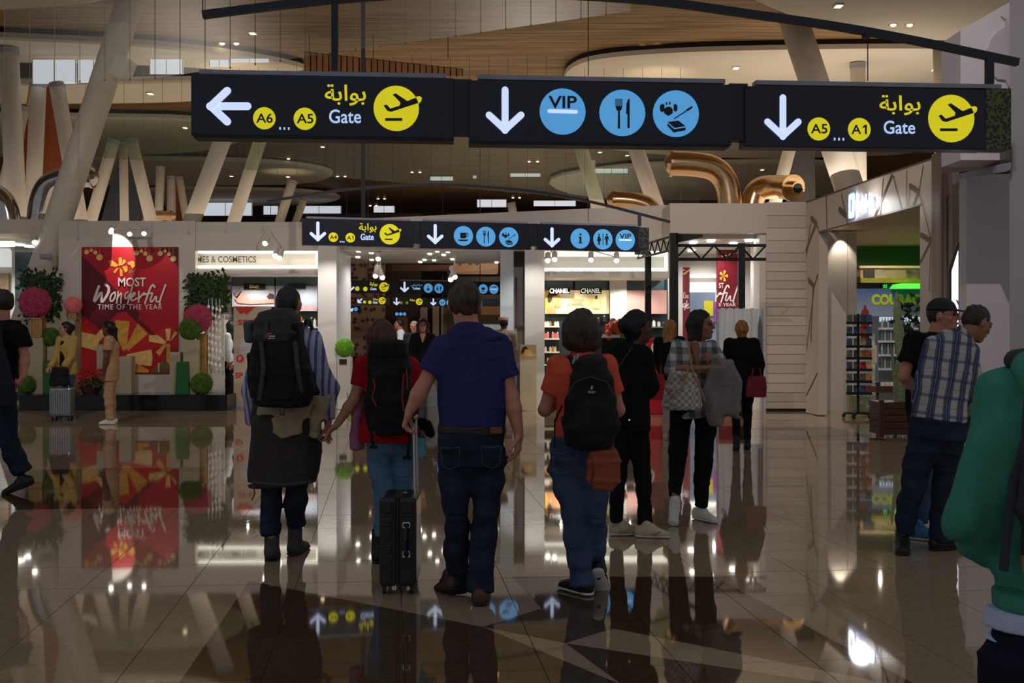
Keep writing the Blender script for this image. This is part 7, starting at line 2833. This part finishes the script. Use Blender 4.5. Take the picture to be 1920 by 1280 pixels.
# ---- 9 person in the green hooded top, close on the right
D10 = 2.9
c_ = 2010
p = Person('person in a green hooded top seen from behind at the right edge, close by', D10,
           dict(head=(c_, 545, .02), sL=(c_ - 128, 728), sR=(c_ + 128, 728), eL=(1838, 975, .02), eR=(c_ + 185, 975), wL=(1905, 1085, .25), wR=(c_ + 150, 1130, .2), hL=(c_ - 62, 1245), hR=(c_ + 62, 1245),
                kL=(c_ - 70, 1480), kR=(c_ + 70, 1480), aL=(c_ - 72, 1660), aR=(c_ + 72, 1660)), (0, 1), h=.012, skin=SKIN, g=1.0)
p.hand('L', (.4, .9, .1), (1, 0, 0), .8).hand('R', (-.4, .9, .1), (-1, 0, 0), .8)
p.body().hair(H_BROWN, 'short')
p.top('green_hoodie', GREENC, 'long', rows=[(1135, 1868, 2152), (1080, 1862, 2158), (1000, 1872, 2148), (900, 1870, 2150), (780, 1866, 2154), (712, 1905, 2115)], dep=.125, sleeve_r=(.066, .066, .052), wr=.03, freq=17, cuff=.9, shoulder=.058, extra=lambda k: k.wrinkle(.012, 46, (1.2, 1, .6)))
k = Sdf(.010, 6)
k.rows([(1108, 1866, 2154), (1140, 1868, 2152)], D10, .138, k=.01, e=.012, p=2.2)
p.part('hem_rib', k, GREENC)
k = Sdf(.011, 6)
k.rows([(1140, 1858, 2160), (1175, 1856, 2162), (1182, 1860, 2160)], D10, .13, k=.01, e=.012, p=2.2)
k.wrinkle(.008, 30, (1.5, 1, .4))
p.part('undershirt', k, mat('cloth_pale_blue', (190, 198, 226), .85, var=.05))
k = Sdf(.010, 7)
k.cap(at(c_ - 80, 690, D10 - .05), at(c_ + 80, 690, D10 - .05), .045, .045, k=.02)
k.ell(at(c_, 715, D10 - .10), (.13, .06, .09), k=.03)
p.part('hood', k, GREENC)
k = Sdf(.009, 7)
k.cap(at(1905, 676, D10 - .02), at(c_ + 60, 660, D10 - .04), .03, .034, k=.02)
p.part('collar', k, mat('cloth_charcoal', (58, 58, 62), .85))
p.legs('dark_trousers', mat('cloth_midnight', (28, 30, 44), .85, var=.12, scale=18, spec=.1), pelvis=[(1184, 1858, 2162), (1230, 1842, 2178), (1300, 1832, 2188)], radii=(.115, .085, .07))
p.shoe('L', (-.1, 1, 0), SHOEB, RUBD, .28)
p.shoe('R', (.1, 1, 0), SHOEB, RUBD, .28)
bp = empty('backpack', at(c_, 1050, 2.66), 'dark backpack straps hanging on the person in the green hooded top', 'backpack')
packpart('main_compartment', [(740, 1945, 2080), (850, 1932, 2090), (960, 1930, 2092), (1040, 1940, 2084)], 2.68, .10, mat('pack_slate', (44, 46, 54), .7, var=.15), bp)
for pts, r in (([at(1944, 800, 2.7), at(1916, 850, 2.72), at(1900, 900, 2.735), at(1890, 980, 2.74), at(1882, 1070, 2.74)], .012), ([at(1940, 700, 2.74), at(1925, 690, 2.86), at(1915, 720, 3.0), at(1912, 840, 3.05)], .02), ([at(1936, 900, 2.7), at(1926, 960, 2.72), at(1924, 1040, 2.73)], .014)):
    mb = MB(bp.location)
    mb.tube(pts, r, 8, flat=.3)
    mb.build('strap', MATS['pack_slate'], bp)

# ---- 10 man in black polo at the left edge
D11 = 10.4
p = Person('tall man in a black polo shirt and jeans walking out at the left frame edge', D11,
           dict(head=(2, 567, .0), sL=(-22, 622, .12), sR=(36, 622, -.10), eL=(-40, 680, .15), eR=(47, 668, -.12), wL=(-60, 700, .1), wR=(44, 705, -.2), hL=(-10, 712, .05), hR=(20, 712, -.05),
                kL=(-34, 815, .05), kR=(16, 818, .02), aL=(-70, 900, .1), aR=(43, 893, .02)), (-.85, -.35), hf=(-.95, .1, -.05), h=.012, skin=SKIN_R, g=1.1, hs=1.08)
p.hand('R', (-.4, -.4, -.8), (-1, 0, 0), .6).hand('L', (-.6, -.4, -.6), (1, 0, 0), .6)
p.body().hair(H_SHORT, 'short')
p.top('black_polo', BLK, 'short', rows=[(722, -40, 42), (690, -40, 40), (650, -36, 46), (618, -26, 42), (604, -10, 24)], dep=.16, sleeve_r=(.075, .072, .06), wr=.01)
p.legs('dark_jeans', JEAN, rows={'R': [(705, -20, 42), (760, -14, 40), (815, -6, 34), (850, 6, 40), (885, 30, 54)], 'L': [(705, -40, 10), (800, -52, -12), (890, -86, -54)]}, dep=.09)
p.shoe('R', (-.9, -.1, -.36), SHOEB, RUBD, .29, (-.36, 0, .9), .05, 0, 'leather_shoe', at(42, 898, D11))
p.shoe('L', (-.95, -.2, 0), SHOEB, RUBD, .29, (0, 0, 1), .05, 0, 'leather_shoe')
k = Sdf(.012, 5)
k.rows([(610, -30, 8), (660, -34, 22), (720, -34, 26), (760, -30, 22)], D11 - .3, .06, k=.02, e=.02)
k.wrinkle(.02, 24, (1.5, 1, .4))
o = soft('carried_coat', [k], mat('cloth_dusk', (30, 32, 40), .85, var=.1), None, at(0, 760, D11 - .3))
tag(o, 'dark coat carried by the tall man at the left frame edge', 'coat')

# ---- 11 woman in yellow jacket with silver case
J, f_, B = pose(126, 784, 1.66, 205, arms=((.22, -.03), (.22, -.03)))
p = Person('woman in a yellow jacket standing behind a silver suitcase', B.y, J, f_, hf=(-.9, -.3, -.05), h=.014, skin=SKIN, g=.98)
p.hand('L', (-.2, -.8, -.4), (0, 0, -1), .9, sc=.9).hand('R', (-.2, -.8, -.4), (0, 0, -1), .9, sc=.9)
p.body().hair(H_DARK, 'bun')
p.top('yellow_jacket', YELC, 'long', e=.010, hem=-.22, wr=.012)
k = Sdf(.012, 3)
k.cap(p.M + p.f * .10 + Vector((0, 0, .05)), p.S + p.f * .085 - Vector((0, 0, .04)), .06, .055, .045, .04, n=tuple(p.f), e=.02)
p.part('black_top', k, BLK)
p.legs('blue_jeans', JEANM, radii=(.088, .062, .05))
for sd in 'LR':
    p.shoe(sd, p.f, SHOEU, RUBW, .24, name='sneaker')
sc_ = empty('silver_suitcase', at(111, 788, 18.9), 'ribbed silver suitcase in front of the woman in yellow', 'suitcase')
SLV = mat('case_silver', (150, 152, 158), .3, .7, var=.1)
d_ = 18.68
a, b = at(92, 780, d_), at(131, 727, d_)
mb = MB(sc_.location)
mb.box(((a.x + b.x) / 2, d_ + .12, (a.z + b.z) / 2), (b.x - a.x, .23, b.z - a.z))
mb.build('shell', SLV, sc_, bevel=.03)
for i in range(9):
    mb = MB(sc_.location)
    mb.box((a.x + (b.x - a.x) * (i + .5) / 9, d_ + .0, (a.z + b.z) / 2), ((b.x - a.x) / 9 * .55, .02, (b.z - a.z) * .86))
    mb.build('rib', SLV, sc_, bevel=.006)
for sx in (a.x + .04, b.x - .04):
    for dy in (.04, .2):
        mb = MB(sc_.location)
        mb.tube([(sx - .012, d_ + dy, .03), (sx + .012, d_ + dy, .03)], .03, 10)
        mb.build('wheel', RUBD, sc_)
mb = MB(sc_.location)
for x in (a.x + .1, b.x - .1):
    mb.tube([(x, d_ + .2, b.z - .02), (x, d_ + .2, b.z + .32)], .008, 6)
mb.tube([(a.x + .1, d_ + .2, b.z + .32), (b.x - .1, d_ + .2, b.z + .32)], .014, 6)
mb.build('pull_handle', SILV, sc_)
k = Sdf(.014, 4)
k.rows([(690, 100, 126), (702, 96, 130), (721, 95, 131)], d_ + .08, .09, k=.02, e=.02, p=3)
k.wrinkle(.01, 20)
o = soft('black_handbag', [k], BLKP, None, at(113, 726, d_ + .08))
tag(o, 'black bag resting on top of the silver suitcase', 'bag')

# ---- 12 woman in beige uniform
J, f_, B = pose(208, 795, 1.66, 262, arms=((.08, 0), (.12, 0)), stance=.07)
p = Person('woman in beige tunic and trousers with a long black ponytail near the red poster', B.y, J, f_, hf=(-1, .1, 0), h=.014, skin=SKIN_D, g=1.0)
for sd in 'LR':
    p.hand(sd, (-.2, -.1, -1), (0, -1, 0), .5, sc=.9)
p.body().hair(H_BLACK, 'tail', length=.42)
p.top('beige_tunic', BEIGEC, 'short', e=.010, hem=-.32, wr=.01)
p.legs('beige_trousers', BEIGEC, radii=(.092, .075, .068))
for sd in 'LR':
    p.shoe(sd, p.f, SHOEW, RUBW, .24)

# ---- 13 woman with bun and red bag
J, f_, B = pose(1391, 843, 1.64, 8, stance=.075, stride=.10, arms=((.3, 0), (.12, .02)))
p = Person('woman in a dark jacket with a blond bun walking away with a red handbag', B.y, J, f_, h=.013, skin=SKIN, g=.96)
for sd in 'LR':
    p.hand(sd, (0, .3, -1), (-1, 0, 0), .7, sc=.9)
p.body().hair(H_BLOND, 'bun')
p.top('dark_jacket', BLK, 'long', e=.018, hem=-.12, wr=.012)
k = Sdf(.012, 3)
k.cap(p.S + Vector((-.07, 0, .04)), p.S + Vector((.07, 0, .04)), .045, .045, k=.02)
p.part('scarf', k, TAUPE)
p.legs('black_trousers', BLK, radii=(.088, .06, .045), wr=.005)
for sd in 'LR':
    p.shoe(sd, p.f, SHOEB, RUBD, .25, name='ankle_boot', high=.06)


def handbag(x0, x1, y0, y1, d, m, label, top):
    o = empty('handbag', at((x0 + x1) / 2, y1, d), label, 'bag')
    k = Sdf(.012, 6)
    k.rows([(y0, x0 + 4, x1 - 4), ((y0 + y1) / 2, x0 + 1, x1 - 1), (y1 - 2, x0, x1)], d, .07, k=.015, e=.012, p=3.5)
    k.wrinkle(.006, 20)
    soft('body', [k], m, o, o.location)
    mb = MB(o.location)
    mb.tube([at(x0 + 10, y0 + 2, d - .05), at((x0 + x1) / 2 - 6, top, d - .04), at((x0 + x1) / 2 + 6, top, d - .04), at(x1 - 10, y0 + 2, d - .05)], .009, 6)
    mb.build('handle', m, o)
    return o


RBAG = mat('leather_red', (128, 14, 30), .45, var=.1)
handbag(1399, 1438, 706, 745, B.y - .22, RBAG, 'dark red handbag carried by the woman with the blond bun', 690)

# ---- 14 long haired blonde behind the checked woman
J, f_, B = pose(1256, 824, 1.66, 20, stance=.05, arms=((.3, 0), (.3, 0)))
p = Person('long haired blond woman in black, half hidden behind the woman in the checked shirt', B.y, J, f_, h=.015, skin=SKIN, g=.95)
for sd in 'LR':
    p.hand(sd, (0, .6, -1), (-1, 0, 0), .7, sc=.9)
p.body().hair(H_BLOND, 'long', length=.36)
p.top('black_jacket', BLK, 'long', e=.01, hem=-.05)
p.legs('cream_trousers', mat('cloth_cream', (186, 164, 142), .85, var=.06), radii=(.088, .066, .055))
for sd in 'LR':
    p.shoe(sd, p.f, SHOET, RUBW, .24)
handbag(1218, 1249, 702, 750, B.y - .22, mat('leather_scarlet', (186, 24, 44), .45, var=.1), 'bright red handbag of the long haired blond woman', 686)

# ---- 15-18 people in and beyond the passage
J, f_, B = pose(793, 779, 1.71, 178, arms=((.1, 0), (.35, 0)))
p = Person('curly haired woman in a black V neck top walking forward in the passage', B.y, J, f_, h=.015, skin=SKIN, g=1.0)
for sd in 'LR':
    p.hand(sd, (0, -.3, -1), (-1, 0, 0), .5, sc=.9)
p.body().hair(H_BROWN, 'curly')
p.top('black_blouse', BLK, 'long', e=.006, hem=-.2, collar=False)
k = Sdf(.012, 3)
k.cap(p.S + p.f * .075 + Vector((0, 0, .05)), p.S + p.f * .112 - Vector((0, 0, .10)), .06, .012, .02, .014, n=tuple(p.f))
p.part('neckline', k, SKIN)
p.legs('black_trousers', BLK)
for sd in 'LR':
    p.shoe(sd, p.f, SHOEB, RUBD, .24)
J, f_, B = pose(777, 757, 1.70, 185, D=23.1)
p = Person('person in dark clothes half hidden behind the woman in the V neck top', B.y, J, f_, h=.018, skin=SKIN, g=1.0)
p.hand('L', (0, -.2, -1), (-1, 0, 0)).hand('R', (0, -.2, -1), (-1, 0, 0))
p.body().hair(mat('hair_silver', (150, 140, 132), .5, var=.2, scale=30), 'short')
p.top('dark_shirt', mat('cloth_ink', (30, 32, 50), .85, var=.1), 'short', e=.01)
p.legs('dark_trousers', BLK)
for sd in 'LR':
    p.shoe(sd, p.f, SHOEB, RUBD, .26)
J, f_, B = pose(751, 747, 1.77, 265, D=25.0, arms=((.1, 0), (.2, 0)))
p = Person('man in a white shirt with dark hair turned left in the passage', B.y, J, f_, hf=(-.95, -.2, 0), h=.018, skin=SKIN_T, g=1.02)
p.hand('L', (-.3, 0, -1), (0, 1, 0)).hand('R', (-.3, 0, -1), (0, -1, 0))
p.body().hair(H_BLACK, 'short')
p.top('white_shirt', WHTC, 'short', e=.014)
p.legs('dark_trousers', BLK)
for sd in 'LR':
    p.shoe(sd, p.f, SHOEB, RUBD, .27)
J, f_, B = pose(944, 770, 1.76, 12, D=21.0, arms=((.2, 0), (.2, 0)))
p = Person('man in a beige shirt and pale round cap walking away at the right passage wall', B.y, J, f_, h=.015, skin=SKIN_D, g=1.05)
p.hand('L', (0, .3, -1), (1, 0, 0)).hand('R', (0, .3, -1), (-1, 0, 0))
p.body().hair(H_BLACK, 'short')
p.top('beige_shirt', mat('cloth_khaki', (150, 128, 112), .85, var=.06), 'long', e=.014)
p.legs('khaki_trousers', MATS['cloth_khaki'])
for sd in 'LR':
    p.shoe(sd, p.f, SHOEB, RUBD, .27)
k = Sdf(.012, 3)
k.cap(p.q(0, -.012, .05), p.q(0, -.012, .115), .092, .088, .105, .098, n=tuple(p.hf), e=.008, k=.01)
p.part('round_cap', k, mat('cap_pale', (190, 150, 130), .8, var=.2, scale=40))
# ---- 19 shop visitor by the cosmetics cabinet
J, f_, B = pose(428, 742, 1.70, 80, D=23.0)
p = Person('long haired person in white top and black trousers inside the cosmetics shop', B.y, J, f_, hf=(-.6, .8, 0), h=.017, skin=SKIN_T, g=.95)
p.hand('L', (.2, 0, -1), (0, 1, 0)).hand('R', (.2, 0, -1), (0, -1, 0))
p.body().hair(H_BLACK, 'long', length=.55)
p.top('white_top', WHTC, 'long', e=.012)
p.legs('black_trousers', BLK)
for sd in 'LR':
    p.shoe(sd, p.f, SHOEB, RUBD, .25)
